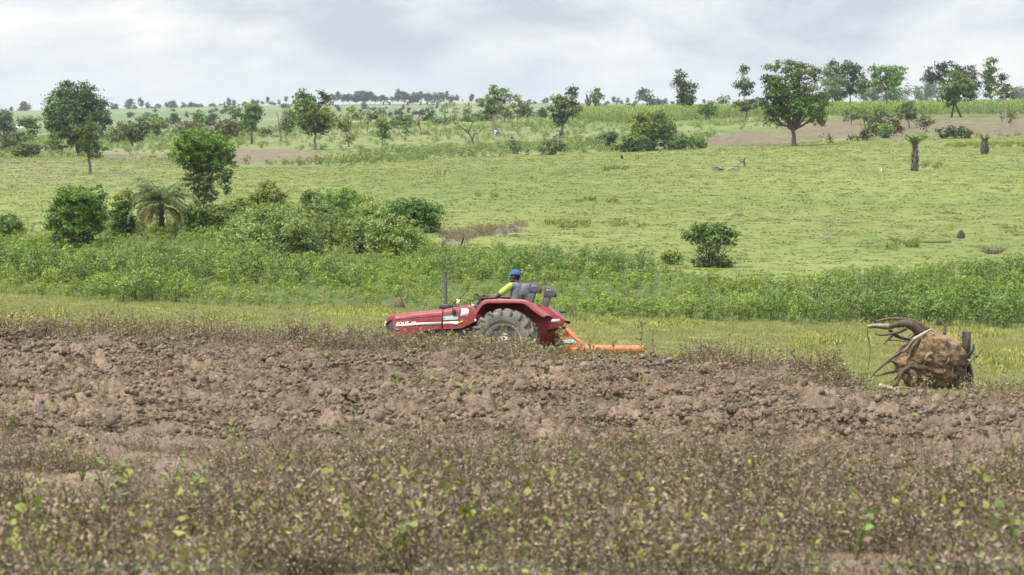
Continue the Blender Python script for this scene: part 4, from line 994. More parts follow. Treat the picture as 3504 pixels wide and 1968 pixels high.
dead_tree('dead_tree', 'crooked dark bare stem with a broken top beside the pink brush heap', 'dead tree', B(C6, 1840, 600), [([(1840, 600), (1835, 560), (1815, 510), (1800, 475), (1820, 430), (1815, 390)], 3.2, 1.2), ([(1812, 505), (1780, 500), (1770, 470)], 1.8, .6), ([(1815, 470), (1835, 455)], 1.2, .5)], C6, 'brown')
dead_tree('dead_tree', 'thick dark bare trunk with stubby upright limbs beside the green tufted tree', 'dead tree', B(C7, 1180, 560), [([(1180, 560), (1180, 490), (1178, 430), (1170, 370), (1160, 350)], 9, 2), ([(1180, 470), (1205, 430), (1200, 370), (1195, 355)], 5, 1.5), ([(1178, 460), (1155, 430), (1150, 400)], 4, 1.2), ([(1190, 500), (1210, 470)], 3, 1.0), ([(1170, 500), (1150, 470)], 3, 1.0)], C7, 'brown')
dead_tree('bare_stems', 'three thin bare stems sticking out of the green meadow', 'twigs', B(C6, 2010, 1000), [([(2000, 1000), (1988, 950)], 1.6, .6), ([(2020, 1000), (2020, 935)], 1.4, .5), ([(2060, 1000), (2085, 945)], 1.8, .5), ([(2068, 985), (2065, 940)], 1.2, .4), ([(1995, 980), (1975, 955)], .9, .3)], C6, 'brown', 'stem')
dead_tree('tree_stump', 'short dark upright stump in the meadow below the hedge', 'stump', B(C7, 1514, 985), [([(1516, 988), (1512, 965), (1508, 950)], 5.5, 3.4), ([(1512, 970), (1504, 952)], 2.5, 1)], C7, 'dark', 'splinter')
dead_tree('dead_stump', 'spiky dead root stump on the bare field right of the big spreading tree', 'stump', B(C8, 1030, 722), [([(1035, 722), (1028, 690), (1020, 655), (1018, 640)], 4.5, 1.2), ([(1030, 715), (1000, 722)], 3, 1), ([(1030, 712), (1060, 716)], 3, 1), ([(1030, 690), (1050, 670)], 2.2, .7), ([(1022, 690), (1005, 680)], 2, .7), ([(1040, 700), (1060, 690)], 2, .7)], C8, 'brown', 'root')
dead_tree('leaning_log', 'dark short leaning log sticking up beside the thicket', 'log', B(CB1, 2220, 715), [([(2215, 718), (2235, 660), (2250, 610)], 4.2, 2.8), ([(2225, 690), (2200, 670)], 1.6, .6)], CB1, 'dark', 'splinter')
# branch pile with a forked stump
b = on_ground(*B(C8, 200, 945), 66); m = b.y / F_PX
bp = thing('branch_pile', 'pile of grey cut branches lying in the green meadow', 'branch pile', b)
rp = np.random.default_rng(12)
for k in range(70):
    left = k < 38
    c0 = np.array(B(C8, 175, 925)) if left else np.array(B(C8, 215, 925))
    ang = rp.normal(math.pi * .98, .20) if left else rp.normal(.02, .18)
    ln = rp.uniform(18, 42) if left else rp.uniform(20, 46)
    e = c0 + ln * np.array([math.cos(ang), -abs(math.sin(ang)) * .55 + rp.uniform(-.05, .14)])
    dd = rp.uniform(-.8, .8)
    P = np.array([ray_pt(c0[0], c0[1] + 4, b.y + dd * .3), ray_pt((c0[0] + e[0]) / 2, (c0[1] + e[1]) / 2 - 1, b.y + dd * .7), ray_pt(e[0], e[1], b.y + dd)])
    P[:, 2] = np.maximum(P[:, 2], gz(P[:, 0], P[:, 1]) + .02)
    q = MB(); q.tube(smooth_path(P, 6), np.linspace(.05, .02, 6) * rp.uniform(.6, 1.3), 5, True, np.array((.24, .215, .19)) * rp.uniform(.5, 1.4))
    obj('branch', q.mesh('branch', 'bark', False, b), bp)
dead_tree('forked_stump', 'forked grey dead stump rising beside the branch pile', 'stump', B(C8, 348, 915), [([(350, 915), (345, 885), (338, 862), (345, 845), (350, 832)], 4.2, 1.4), ([(340, 868), (320, 870), (300, 866)], 3.2, 1), ([(335, 868), (312, 880), (295, 890)], 2.4, .8), ([(325, 868), (305, 858), (288, 862)], 2, .6), ([(346, 850), (352, 842)], 1.8, .7)], C8, 'grey')
# small meadow items
def rocky(name, label, cat, px, row, w, h, col, seed, mat_='earth', y0=66, jag=.35, d=None):
    b = on_ground(px, row, y0); m = b.y / F_PX
    mb = MB(); mb.sphere((0, 0, 0), (1, 1, 1), 18, 12)
    V = mb.V[0]; V = V * (1 + jag * (noise3(V * 1.6 + seed, seed) - .5) * 2 + jag * .5 * (noise3(V * 4.5 + seed, seed + 3) - .5) * 2)[:, None]
    V = V * np.array([w * m / 2, w * m * .4, h * m]); V[:, 2] = np.maximum(V[:, 2], -.06)
    mb.V[0] = V; mb.C[0][:] = col
    o = obj(name, mb.mesh(name, mat_, False), None, b)
    return tag(o, label, cat)
rocky('white_rock', 'pale grey-white boulder lying in the meadow behind the tractor', 'rock', 1856, 857, 30, 16, (.30, .285, .26), 3)
rocky('log_end', 'pale broken log end at the edge of the weeds left of the vase-shaped shrub', 'log', 2018, 893, 26, 14, (.28, .26, .23), 8)
rocky('termite_mound', 'brown earth mound poking out of the green weeds above the tractor bonnet', 'mound', 1362, 1056, 52, 38, (.15, .115, .085), 4, y0=64)
rocky('fallen_trunk', 'short dark log lying in the green weeds at the left', 'log', 370, 926, 58, 14, (.045, .035, .03), 6)
rocky('soil_heap', 'low dark heap of soil in the meadow above the vase-shaped shrub', 'mound', 2526, 737, 44, 6, (.10, .085, .07), 9, jag=.2)
rocky('grassy_mound', 'low grey-green ash mound at the right side of the meadow', 'mound', 3180, 828, 150, 11, (.125, .150, .055), 11, jag=.3)
rocky('dark_stump', 'dark squat stump on the ash mound at the right', 'stump', 3288, 816, 26, 26, (.085, .07, .06), 15, jag=.5)
rocky('brush_heap', 'pinkish heap of dry brush in the middle pasture', 'brush heap', 1806, 443, 34, 9, (.25, .17, .13), 16, y0=200)
rocky('reddish_mound', 'small reddish earth mound beside the crooked bare stem', 'mound', *B(C6, 1885, 602), 22, 16, (.14, .09, .075), 17, y0=200, jag=.3)
b = on_ground(*B(C8, 1435, 957), 66)
q = MB(); m = b.y / F_PX; q.tube([(0, 0, -.1), (.01, 0, 13 * m)], [1.6 * m, 1.4 * m], 6, True, (.7, .7, .7)); q.tube([(0.01, 0, 13 * m), (.015, 0, 14 * m)], [1.9 * m, 1.6 * m], 6, True, (.6, .6, .6))
tag(obj('marker_post', q.mesh('marker_post', 'post'), None, b), 'short white marker post in the meadow left of the tall cut palm trunk', 'post')
# twiggy dead bush beside the log end
def twigs(name, label, px, row, w, h, n, col, y0=66):
    b = on_ground(px, row, y0); m = b.y / F_PX; o = thing(name, label, 'bush', b); r = np.random.default_rng(int(px + row))
    for k in range(n):
        a = r.normal(0, .5); L_ = h * m * r.uniform(.5, 1.1); q = MB(); dy = r.normal(0, .4)
        e = np.array([math.sin(a) * w / h * L_ * .8, dy * L_ * .5, math.cos(a) * L_])
        q.tube(smooth_path(np.array([[r.normal(0, .05), r.normal(0, .05), -.05], e * .5 + r.normal(size=3) * .06, e]), 6), np.linspace(.014, .004, 6), 4, True, np.array(col) * r.uniform(.7, 1.3))
        obj('twig', q.mesh('twig', 'bark'), o)
twigs('twiggy_bush', 'grey leafless twiggy bush behind the pale log end', 2000, 884, 36, 44, 40, (.16, .13, .115))
twigs('twiggy_bush', 'dark leafless twiggy bush at the lower right end of the thicket', *B(CB1, 2055, 745), 32, 40, 40, (.12, .10, .085))
twigs('twiggy_bush', 'dry grass clump on the ash mound near the right edge', 3400, 870, 130, 40, 60, (.17, .15, .09))

dead_tree('stick_heap', 'small heap of grey sticks lying in the right meadow', 'branch pile', (2822, 816), [([(2822, 816), (2815, 808), (2806, 804)], 3.0, 1.6), ([(2790, 818), (2806, 809), (2835, 812), (2852, 815)], 2.2, .9), ([(2800, 816), (2825, 807), (2848, 811)], 2.0, .8), ([(2812, 817), (2835, 814), (2858, 818)], 1.6, .7), ([(2796, 814), (2815, 803)], 1.5, .6)], lambda p: p, 'pale', 'stick')
rv = np.random.default_rng(77); bv = np.array(vs.location); mv = bv[1] / F_PX
for k in range(70):
    a_ = rv.normal(0, .75); L_ = rv.uniform(.9, 1.75); e_ = np.array([math.sin(a_) * L_ * .75, rv.normal(0, .35) * L_, math.cos(a_) * L_ * .95])
    q = MB(); q.tube(smooth_path(np.array([[rv.normal(0, .12), rv.normal(0, .12), .1], e_ * .5 + rv.normal(size=3) * .12, e_]), 7), np.linspace(.016, .004, 7), 4, True, np.array((.16, .135, .11)) * rv.uniform(.7, 1.4))
    obj('twig', q.mesh('twig', 'bark'), vs)

# ------------------------------------------------------------------ uprooted stump
d0 = ground_hit(*CS([(1250, 1215)])[0], 46); mS = d0 / F_PX
sroot = np.array(on_ground(*CS([(1250, 1215)])[0], 46))
st = thing('uprooted_stump', 'uprooted tree stump with big ball of brown earth and clawing roots', 'tree stump', sroot)
def sp(pts): return np.array([ray_pt(*CS([(p[0], p[1])])[0], d0 + (p[2] if len(p) > 2 else 0)) for p in pts])
mb = MB(); mb.sphere((0, 0, 0), (1, 1, 1), 110, 72)
V = mb.V[0]
prof = V.copy()
n_ = (noise3(V * 1.3 + 4, 11) - .5) * .42 + (noise3(V * 3.3 + 2, 12) - .5) * .36 + (noise3(V * 9, 13) - .5) * .24 + (noise3(V * 24, 14) - .5) * .16
# blocky rather than round: a flat torn face towards the viewer
pw = 2.9; sup = (np.abs(V) ** pw).sum(1) ** (-1 / pw)
V = V * (sup * (1 + n_))[:, None]
cS = sp([(1215, 860)])[0]
wz = np.clip(.86 + .22 * -V[:, 2], .6, 1.12)
V[:, 0] *= np.where(V[:, 2] > 0, 1 - .34 * V[:, 2], 1 - .10 * np.abs(V[:, 2]))
V = V * np.array([415 * .2764 * mS, .55, 372 * .2764 * mS])
V += cS; V[:, 2] = np.maximum(V[:, 2], sroot[2] - .08)
mb.V[0] = V; tone = np.clip(1 + 1.6 * (noise3(prof * 3 + 9, 15) - .5) + 1.0 * (noise3(prof * 14 + 9, 16) - .5), .5, 1.5)
mb.C[0] = np.array((.215, .152, .094))[None] * tone[:, None]
obj('soil_ball', mb.mesh('soil_ball', 'earth', False, sroot), st)
def sroot_(pts, r0, r1, col='dark', name='root', nseg=16, jit=.25, mul=1.0):
    q = MB(); P = smooth_path(sp(pts), nseg); k = .2764 * mS
    q.tube(P, np.linspace(r0 * k, r1 * k, nseg), 7, True, np.array(BARK[col]) * mul, jit)
    return obj(name, q.mesh(name, 'bark', True, sroot), st)
sroot_([(1120, 560, -.2), (1050, 470, -.25), (960, 400, -.3), (860, 385, -.3), (760, 410, -.3), (680, 430, -.3)], 72, 30, 'brown', mul=.95, nseg=18)
sroot_([(690, 425, -.32), (600, 415, -.33), (500, 410, -.33), (430, 425, -.33)], 34, 12, 'pale', mul=.85)
sroot_([(680, 445, -.3), (600, 440, -.3), (520, 430, -.3), (450, 440, -.3)], 22, 8, 'grey')
sroot_([(1160, 480, 0), (1080, 400, 0), (960, 350, .05), (830, 330, .05)], 44, 20, 'brown')
sroot_([(840, 335, .05), (720, 325, .05), (600, 345, .08), (510, 375, .1)], 20, 12, 'brown', mul=1.3)
sroot_([(530, 365, .1), (420, 280, .1), (290, 190, .1), (150, 145, .1)], 14, 3, 'brown')
sroot_([(190, 150, .1), (150, 80, .1), (110, 20, .1)], 3, 1.4, 'grey')
sroot_([(430, 430, -.33), (420, 500, -.33), (455, 620, -.33), (465, 760, -.33), (440, 900, -.33), (400, 1080, -.33)], 7, 3.5, 'brown')
sroot_([(905, 445, -.35), (830, 490, -.38), (720, 515, -.4), (600, 535, -.4), (525, 520, -.4)], 24, 8, 'brown')
sroot_([(700, 460, -.2), (760, 530, -.2), (850, 570, -.2), (1000, 600, -.25)], 24, 16, 'brown')
sroot_([(740, 530, -.3), (680, 590, -.32), (620, 650, -.34)], 18, 5, 'brown')
sroot_([(690, 590, -.3), (800, 600, -.33), (960, 620, -.35)], 8, 5, 'brown')
sroot_([(800, 520, -.3), (830, 560, -.3), (900, 600, -.3)], 8, 4, 'brown')
sroot_([(1260, 490, -.4), (1215, 460, -.42), (1160, 490, -.45), (1080, 540, -.5), (990, 590, -.5)], 8, 26, 'pale', mul=1.1)
sroot_([(1010, 570, -.5), (960, 640, -.5), (920, 700, -.5), (860, 740, -.5)], 24, 18, 'grey')
sroot_([(900, 700, -.48), (820, 760, -.5), (720, 820, -.55), (620, 910, -.6), (520, 990, -.6), (450, 1090, -.62)], 20, 8, 'brown', nseg=20)
sroot_([(790, 890, -.4), (730, 850, -.45), (660, 880, -.5)], 16, 8, 'brown')
sroot_([(820, 960, -.45), (740, 990, -.5), (660, 1000, -.55), (590, 1030, -.6), (480, 1038, -.6)], 24, 4, 'brown')
sroot_([(940, 940, -.5), (870, 960, -.55), (830, 1040, -.6), (800, 1130, -.62), (745, 1170, -.62)], 30, 18, 'brown')
sroot_([(830, 960, -.5), (800, 1040, -.6), (730, 1100, -.65), (670, 1130, -.65)], 12, 4, 'brown')
sroot_([(820, 990, -.5), (780, 1070, -.6), (740, 1150, -.65)], 9, 3, 'brown')
sroot_([(900, 970, -.45), (980, 990, -.5), (1030, 1040, -.52), (1000, 1130, -.55)], 44, 34, 'brown', mul=1.2)
sroot_([(1225, 760, -.60), (1180, 775, -.68), (1155, 810, -.70), (1150, 850, -.70)], 26, 8, 'grey', mul=1.2)
sroot_([(1440, 800, -.55), (1430, 850, -.62), (1380, 900, -.64)], 10, 3, 'grey')
sroot_([(1490, 920, -.5), (1475, 1000, -.55), (1475, 1070, -.55)], 9, 5, 'grey')
sroot_([(1310, 320, .1), (1350, 370, .08), (1390, 420, .05), (1380, 520, .0)], 12, 17, 'brown', mul=1.2)
sroot_([(1620, 830, -.1), (1690, 770, -.12), (1725, 730, -.14)], 28, 20, 'dark'); sroot_([(1720, 740, -.14), (1742, 690, -.15), (1738, 640, -.15)], 18, 13, 'brown')
sroot_([(1735, 760, -.15), (1790, 810, -.2)], 18, 12, 'brown'); sroot_([(1810, 770, -.2), (1750, 790, -.2), (1710, 850, -.2), (1690, 900, -.2)], 7, 16, 'grey')
sroot_([(1690, 880, -.2), (1725, 980, -.25), (1730, 1080, -.28), (1700, 1170, -.3), (1680, 1270, -.3)], 18, 10, 'brown', mul=1.2)
sroot_([(1620, 1000, -.3), (1640, 900, -.3), (1690, 880, -.25)], 30, 20, 'brown'); sroot_([(1600, 960, -.35), (1590, 1100, -.4), (1540, 1240, -.42)], 60, 44, 'brown', mul=.8)
sroot_([(1670, 900, -.1), (1690, 1020, -.15), (1700, 1180, -.15)], 34, 26, 'dark'); sroot_([(1650, 1050, -.2), (1660, 1180, -.25), (1600, 1240, -.3)], 22, 12, 'brown')
sroot_([(1560, 635, -.1), (1590, 570, -.1), (1605, 520, -.1)], 4, 3, 'brown'); sroot_([(1090, 560, -.55), (1110, 600, -.58), (1115, 640, -.58)], 8, 4, 'grey')
# the sawn-off trunk standing behind the earth
q = MB(); P = sp([(1650, 820, .15), (1652, 640, .15), (1655, 490, .15)]); k = .2764 * mS
q.tube(np.concatenate([P, P[-1:] + [0, 0, .002]]), np.array([58, 54, 52, 50]) * k, 11, True, np.array((.075, .066, .06)), .22)
obj('sawn_trunk', q.mesh('sawn_trunk', 'bark', False, sroot), st)
# fine rootlets on the earth
rr_ = np.random.default_rng(3)
for k in range(34):
    x, y = rr_.uniform(850, 1580), rr_.uniform(560, 1150)
    e = max(0, 1 - ((x - 1215) / 432) ** 2 - ((y - 860) / 385) ** 2) ** .5 * .62
    sroot_([(x, y, -e - .01), (x + rr_.normal(0, 25), y + 20, -e - .05), (x + rr_.normal(0, 40), y + rr_.uniform(30, 60), -e - .03)], 4, 1.5, 'brown', 'rootlet', 6)
# pale fallen log in front of the stump
dl = ground_hit(*CS([(800, 1260)])[0], 40)
P = np.array([ray_pt(*CS([p])[0], dl + q_) for p, q_ in (((570, 1165), 0), ((700, 1185), 0), ((850, 1240), 0), ((1010, 1305), 0))])
P[:, 2] = np.maximum(P[:, 2], soil_z(P[:, 0], P[:, 1]) + .06)
lg = thing('dead_branch', 'pale weathered branch lying in front of the uprooted stump', 'branch', P[1])
q = MB(); q.tube(smooth_path(P, 12), np.linspace(34, 14, 12) * .2764 * mS, 8, True, np.array((.34, .30, .25)), .3); obj('trunk', q.mesh('trunk', 'bark', True, P[1]), lg)
q = MB(); q.tube(smooth_path(np.array([P[1] + [.1, -.02, 0], P[2] + [.05, -.1, .1], P[3] + [.2, -.1, .12]]), 8), np.linspace(14, 5, 8) * .2764 * mS, 6, True, np.array((.22, .18, .15)), .3); obj('side_branch', q.mesh('side_branch', 'bark', True, P[1]), lg)

# ------------------------------------------------------------------ people far off, bucket, cattle, huts
def remeshed(mb, voxel, smooth=2, material='skin'):
    me = mb.mesh('tmp', None, True, None, False)
    t = bpy.data.objects.new('tmp', me); COL.objects.link(t)
    r_ = t.modifiers.new('r', 'REMESH'); r_.mode = 'VOXEL'; r_.voxel_size = voxel; r_.use_smooth_shade = True
    if smooth:
        s_ = t.modifiers.new('s', 'SMOOTH'); s_.iterations = smooth; s_.factor = .5
    dg = bpy.context.evaluated_depsgraph_get(); dg.update()
    m2 = bpy.data.meshes.new_from_object(t.evaluated_get(dg))
    bpy.data.objects.remove(t); m2.materials.clear(); m2.materials.append(M[material])
    return m2
def figure(label, loc, yaw, pose, top, bottom, scale=1.0):
    """small far person: pose gives joints in metres, +X is where the person faces"""
    o = thing('person', label, 'person', loc); o.rotation_euler = (0, 0, yaw); o.scale = (scale,) * 3
    J = pose; b_ = MB()
    b_.capsule(J['hip'], J['chest'], .13, .14); b_.capsule(J['chest'], J['neck'], .13, .05); b_.capsule(J['neck'], J['head'], .05, .06)
    b_.sphere(J['head'], (.095, .075, .115)); b_.sphere(np.array(J['head']) + [.085, 0, -.02], (.025, .02, .03), 8, 6)
    for s in ('l', 'r'):
        b_.capsule(J['sh' + s], J['el' + s], .055, .042); b_.capsule(J['el' + s], J['ha' + s], .042, .03); b_.sphere(J['ha' + s], (.05, .03, .04), 8, 6)
        b_.capsule(J['chest'], J['sh' + s], .09, .06)
        b_.capsule(J['hp' + s], J['kn' + s], .085, .06); b_.capsule(J['kn' + s], J['an' + s], .06, .04); b_.capsule(J['an' + s], np.array(J['an' + s]) + [.14, 0, -.03], .04, .03)
    obj('body', remeshed(b_, .025, 1), o)
    t_ = MB(); t_.capsule(J['hip'], J['chest'], .155, .165); t_.capsule(J['chest'], J['neck'], .15, .06)
    for s in ('l', 'r'):
        t_.capsule(J['chest'], J['sh' + s], .11, .078); t_.capsule(J['sh' + s], (np.array(J['sh' + s]) + J['el' + s]) / 2, .075, .065)
    obj('shirt', remeshed(t_, .03, 1, top), o)
    t_ = MB()
    for s in ('l', 'r'):
        t_.capsule(J['hip'], J['hp' + s], .12, .105); t_.capsule(J['hp' + s], J['kn' + s], .105, .08); t_.capsule(J['kn' + s], J['an' + s], .078, .06)
    obj('trousers', remeshed(t_, .03, 1, bottom), o)
    h_ = MB(); h_.sphere(np.array(J['head']) + [-.015, 0, .03], (.10, .082, .10), 10, 8); obj('hair', h_.mesh('hair', 'hair', True, None, False), o)
    return o
SIT = dict(hip=(0, 0, .16), chest=(-.06, 0, .52), neck=(-.05, 0, .70), head=(0, 0, .83), shl=(-.06, .2, .62), shr=(-.06, -.2, .62), ell=(.1, .26, .42), elr=(.1, -.26, .42), hal=(.33, .16, .42), har=(.33, -.16, .42), hpl=(.02, .1, .14), hpr=(.02, -.1, .14), knl=(.42, .13, .45), knr=(.42, -.13, .45), anl=(.62, .14, .08), anr=(.62, -.14, .08))
STAND = dict(hip=(0, 0, .9), chest=(.02, 0, 1.27), neck=(.03, 0, 1.46), head=(.06, 0, 1.6), shl=(.02, .2, 1.4), shr=(.02, -.2, 1.4), ell=(.05, .26, 1.12), elr=(.1, -.26, 1.12), hal=(.2, .22, .92), har=(.3, -.2, 1.0), hpl=(0, .1, .88), hpr=(0, -.1, .88), knl=(.05, .11, .48), knr=(-.03, -.11, .48), anl=(0, .12, .08), anr=(-.1, -.12, .08))
g_ = on_ground(*B(C7, 278, 757), 200); figure('person in a white shirt and blue trousers sitting against the pale airy tree', g_, math.radians(-15), SIT, 'clothw', 'clothb')
g_ = on_ground(*B(C7, 904, 783), 200); figure('person in dark blue sitting against the trunk of the leafy tree', g_, math.radians(180), SIT, 'clothd', 'clothb')
g_ = on_ground(*B(C7, 2035, 765), 200); figure('person in a pale orange top standing behind the hedge', g_, math.radians(160), STAND, 'clotho', 'clothd', .9)
g_ = on_ground(*B(C7, 852, 790), 200); q = MB(); q.lathe([(.001, 0), (.17, 0), (.23, .33), (.25, .34), (.24, .35), (.21, .33), (.16, .03), (.001, .03)], 14, 'z')
bk = thing('bucket', 'red plastic bucket on the grass left of the person in dark blue', 'bucket', g_); obj('pail', q.mesh('pail', 'bucket', True, None, False), bk)
q = MB(); a_ = np.linspace(0, math.pi, 9); q.tube(np.stack([.24 * np.cos(a_), 0 * a_, .33 + .2 * np.sin(a_)], 1), .012, 5); obj('handle', q.mesh('handle', 'grey', True, None, False), bk)
def cow(label, px, row, yaw, d):
    p = ray_pt(px, row, d); loc = (p[0], d, float(gz(p[0], d)))
    o = thing('cattle', label, 'cattle', loc, 'white cattle in the far field'); o.rotation_euler = (0, 0, yaw)
    t_ = MB(); t_.capsule((-.55, 0, 1.0), (.45, 0, 1.02), .30, .34); t_.capsule((.45, 0, 1.05), (.5, 0, 1.3), .25, .16); t_.capsule((.5, 0, 1.15), (.95, 0, 1.22), .2, .13)
    t_.capsule((.95, 0, 1.25), (1.3, 0, 1.08), .13, .08)
    for sx, sy in ((-.6, -.17), (-.55, .17), (.45, -.17), (.5, .17)):
        kx = sx - (.08 if sx < 0 else -.03)
        t_.capsule((sx, sy, .85), (sx + (.08 if sx < 0 else 0), sy, .52), .14, .07); t_.capsule((sx + (.08 if sx < 0 else 0), sy, .52), (kx, sy, .30), .06, .05); t_.capsule((kx, sy, .30), (kx + .02, sy, .04), .045, .05)
    t_.capsule((-.82, 0, 1.12), (-.92, 0, .5), .04, .03)
    obj('body', remeshed(t_, .05, 1, 'cow'), o)
    for s in (-1, 1):
        h_ = MB(); h_.tube(smooth_path(np.array([(1.02, s * .08, 1.34), (1.0, s * .25, 1.5), (1.05, s * .22, 1.75)]), 6), np.linspace(.04, .01, 6), 5); obj('horn', h_.mesh('horn', 'deadwood', True, None, False), o)
        e_ = MB(); e_.sphere((.98, s * .2, 1.25), (.04, .12, .06), 8, 6); obj('ear', e_.mesh('ear', 'cow', True, None, False), o)
for k, (px, yaw, dd) in enumerate(((46, 2.9, 690), (54, .2, 696), (63, 2.6, 700), (70, .4, 704), (80, 3.1, 694), (88, .3, 700))):
    cow('white humped cow in the small herd behind the trees at the far left', px, 455, yaw, dd)
def hut(label, px, row, w, d, roof):
    p = ray_pt(px, row, d); W = w * d / F_PX; loc = (p[0], d, float(gz(p[0], d)))
    o = thing('hut', label, 'hut', loc, 'village huts on the skyline'); H = 2.4
    q = MB(); q.box((0, 0, H / 2 - .1), (W, W * .8, H + .2)); obj('wall', q.mesh('wall', 'wallm', False, None, False), o)
    q = MB(); q.add(np.array([(-W * .56, -W * .48, H), (W * .56, -W * .48, H), (W * .56, W * .48, H), (-W * .56, W * .48, H), (-W * .52, 0, H + W * .26), (W * .52, 0, H + W * .26)]), [np.array([[0, 1, 5, 4], [2, 3, 4, 5], [3, 2, 1, 0]]), np.array([[0, 4, 3], [1, 2, 5]])]); obj('roof', q.mesh('roof', roof, False, None, False), o)
    q = MB(); q.box((W * .1, -W * .41, .95), (.9, .06, 1.9)); obj('door', q.mesh('door', 'dark', False, None, False), o)
for x, y, w, rf in ((940, 298, 26, 'roofm'), (970, 292, 18, 'roofm'), (1525, 278, 24, 'roofm'), (1700, 278, 30, 'wallm'), (1465, 282, 14, 'roofm'), (1830, 272, 26, 'wallm'), (2160, 282, 20, 'roofm'), (2300, 268, 18, 'wallm')):
    px, row = B(C6, x, y); hut('tiny pale hut with pitched roof among the village trees on the skyline', px, row, w * .35, 1640, rf)
# ------------------------------------------------------------------ tractor
SC = .4076 * 58.7 / F_PX
TA = math.tan(math.radians(3.47)); cT, sT, cR, sR = math.cos(TH), math.sin(TH), math.cos(RHO), math.sin(RHO)
def T(cx, cy, Y):
    """tractor-side measurement: crop pixel + sideways position -> (X, Z) in the tractor's own axes"""
    ix = (cx - 1170.0) * SC; iz = (730.0 - cy) * SC; a = Y - HUB_Y
    A = np.array([[-cT, sT * sR], [TA * sT, cR + TA * cT * sR]])
    r_ = np.array([ix + sT * a * cR, iz - a * sR + TA * cT * a * cR])
    X, Zr = np.linalg.solve(A, r_)
    return X, Zr + HUB_Z
def T3(cx, cy, Y):
    X, Z = T(cx, cy, Y); return np.array([X, Y, Z])
tr = thing('tractor', 'red farm tractor with black exhaust stack ploughing behind the weeds', 'tractor', TR_LOC)
tr.rotation_euler = TR_ROT.to_euler()
def part(name, mb, material, parent=tr, smooth=False, bev=0.0, **kw):
    o = obj(name, mb.mesh(name, material, smooth, None, False), parent)
    if bev: bevel(o, bev)
    return o
HW = .33
def shell(name, stations, material, wtop=.86, parent=tr, n=9, bottom=None):
    """lofted bonnet: stations (cx, top_row, bottom_row, half width)"""
    V = []; 
    for cx, ty, by, w in stations:
        X, Zt = T(cx, ty, w * .6); _, Zb = T(cx, by, w)
        Xb = T(cx, (ty + by) / 2, w)[0]
        Zc = Zb + (Zt - Zb) * .70 if Zt - Zb > .12 else Zb + (Zt - Zb) * .5
        ring = [(w * .97, Zb), (w, Zb + (Zc - Zb) * .35), (w, Zb + (Zc - Zb) * .8), (w, Zc)]
        for t in np.linspace(0, 1, n)[1:]:
            a = t * math.pi / 2
            ring.append((w * (math.cos(a) ** .55), Zc + (Zt + .01 - Zc) * (math.sin(a) ** .8)))
        ring = ring + [(-y, z) for y, z in ring[-2::-1]]
        V.append([(Xb, y, z) for y, z in ring])
    V = np.array(V); k, m_ = V.shape[:2]
    mb = MB(); mb.add(V.reshape(-1, 3), [grid_faces(k, m_)[:, ::-1], np.arange(m_)[None, :], np.arange(m_)[None, ::-1] + (k - 1) * m_])
    o = part(name, mb, material, parent, True)
    md = o.modifiers.new('edge', 'EDGE_SPLIT'); md.split_angle = math.radians(38)
    return o
hood = shell('bonnet', [(148, 512, 560, .285), (158, 497, 545, .30), (180, 484, 530, .315), (205, 475, 526, HW), (214, 473, 620, HW), (222, 472, 700, HW), (255, 463, 735, HW), (300, 460, 700, HW), (350, 456, 665, HW), (430, 449, 632, HW), (540, 439, 607, HW), (636, 431, 604, HW)], 'red')
cowl = shell('cowl', [(642, 428, 604, HW + .004), (700, 419, 602, HW + .004), (760, 409, 600, HW + .004), (810, 398, 594, HW + .004), (850, 384, 575, HW + .004), (875, 378, 560, HW + .004), (905, 410, 545, HW + .004), (925, 440, 535, HW + .004)], 'red')
# grille
q = MB(); fx0, fx1 = T(132, 600, .30)[0], T(212, 600, .30)[0]
z0, z1 = T(150, 690, .3)[1], T(150, 527, .3)[1]
q.add(np.array([(fx0, -.24, z0), (fx0, .24, z0), (fx1, .318, z0), (fx1, -.318, z0), (fx0 - .03, -.24, z1), (fx0 - .03, .24, z1), (fx1, .318, z1), (fx1, -.318, z1)]), np.array([[0, 3, 2, 1], [4, 5, 6, 7], [0, 1, 5, 4], [1, 2, 6, 5], [2, 3, 7, 6], [3, 0, 4, 7]]))
grille = part('grille', q, 'black', bev=.015)
for k in range(5):
    q = MB(); z = z0 + (z1 - z0) * (.14 + .18 * k); q.box(((fx0 + fx1) / 2 + .006, 0, z), (fx0 - fx1 + .03, .53, .012)); part('slat', q, 'steel', grille)
for s in (-1, 1):
    q = MB(); q.lathe([(.001, .0), (.07, .0), (.075, .02), (.07, .03)], 16, 'y'); V = q.V[0]; q.V[0] = np.stack([fx0 + .005 + V[:, 1], s * .15 + V[:, 0], (z0 + z1) / 2 + .12 + V[:, 2]], 1); part('headlight', q, 'glass', grille, True)
# bonnet seam, crease line and decals on the left side
YS = HW + .004
def decal(name, pts, material, parent=hood, y=YS, t=.003):
    q = MB(); q.prism([T(x, y_, y) for x, y_ in pts], y, y + t); return part(name, q, material, parent)
decal('stripe', [(222, 580), (240, 571), (405, 548), (626, 541), (626, 565), (420, 571)], 'grey', hood, YS)
decal('stripe', [(642, 541), (775, 534), (782, 558), (642, 565)], 'grey', cowl, YS + .004)
decal('seam', [(634, 432), (640, 432), (636, 625), (629, 625)], 'dark', hood, YS + .001)
decal('crease', [(215, 521), (400, 502), (632, 487), (632, 491), (400, 506), (215, 525)], 'redin', hood, YS - .002)
decal('badge', [(222, 598), (258, 594), (268, 604), (264, 618), (240, 620), (226, 610)], 'blue', hood, YS)
decal('sticker', [(800, 428), (842, 427), (866, 437), (858, 500), (822, 492), (788, 494), (797, 470)], 'white', cowl, YS + .004)
decal('name_plate', [(643, 493), (735, 486), (745, 496), (772, 498), (774, 527), (643, 531)], 'teal', cowl, YS + .004)
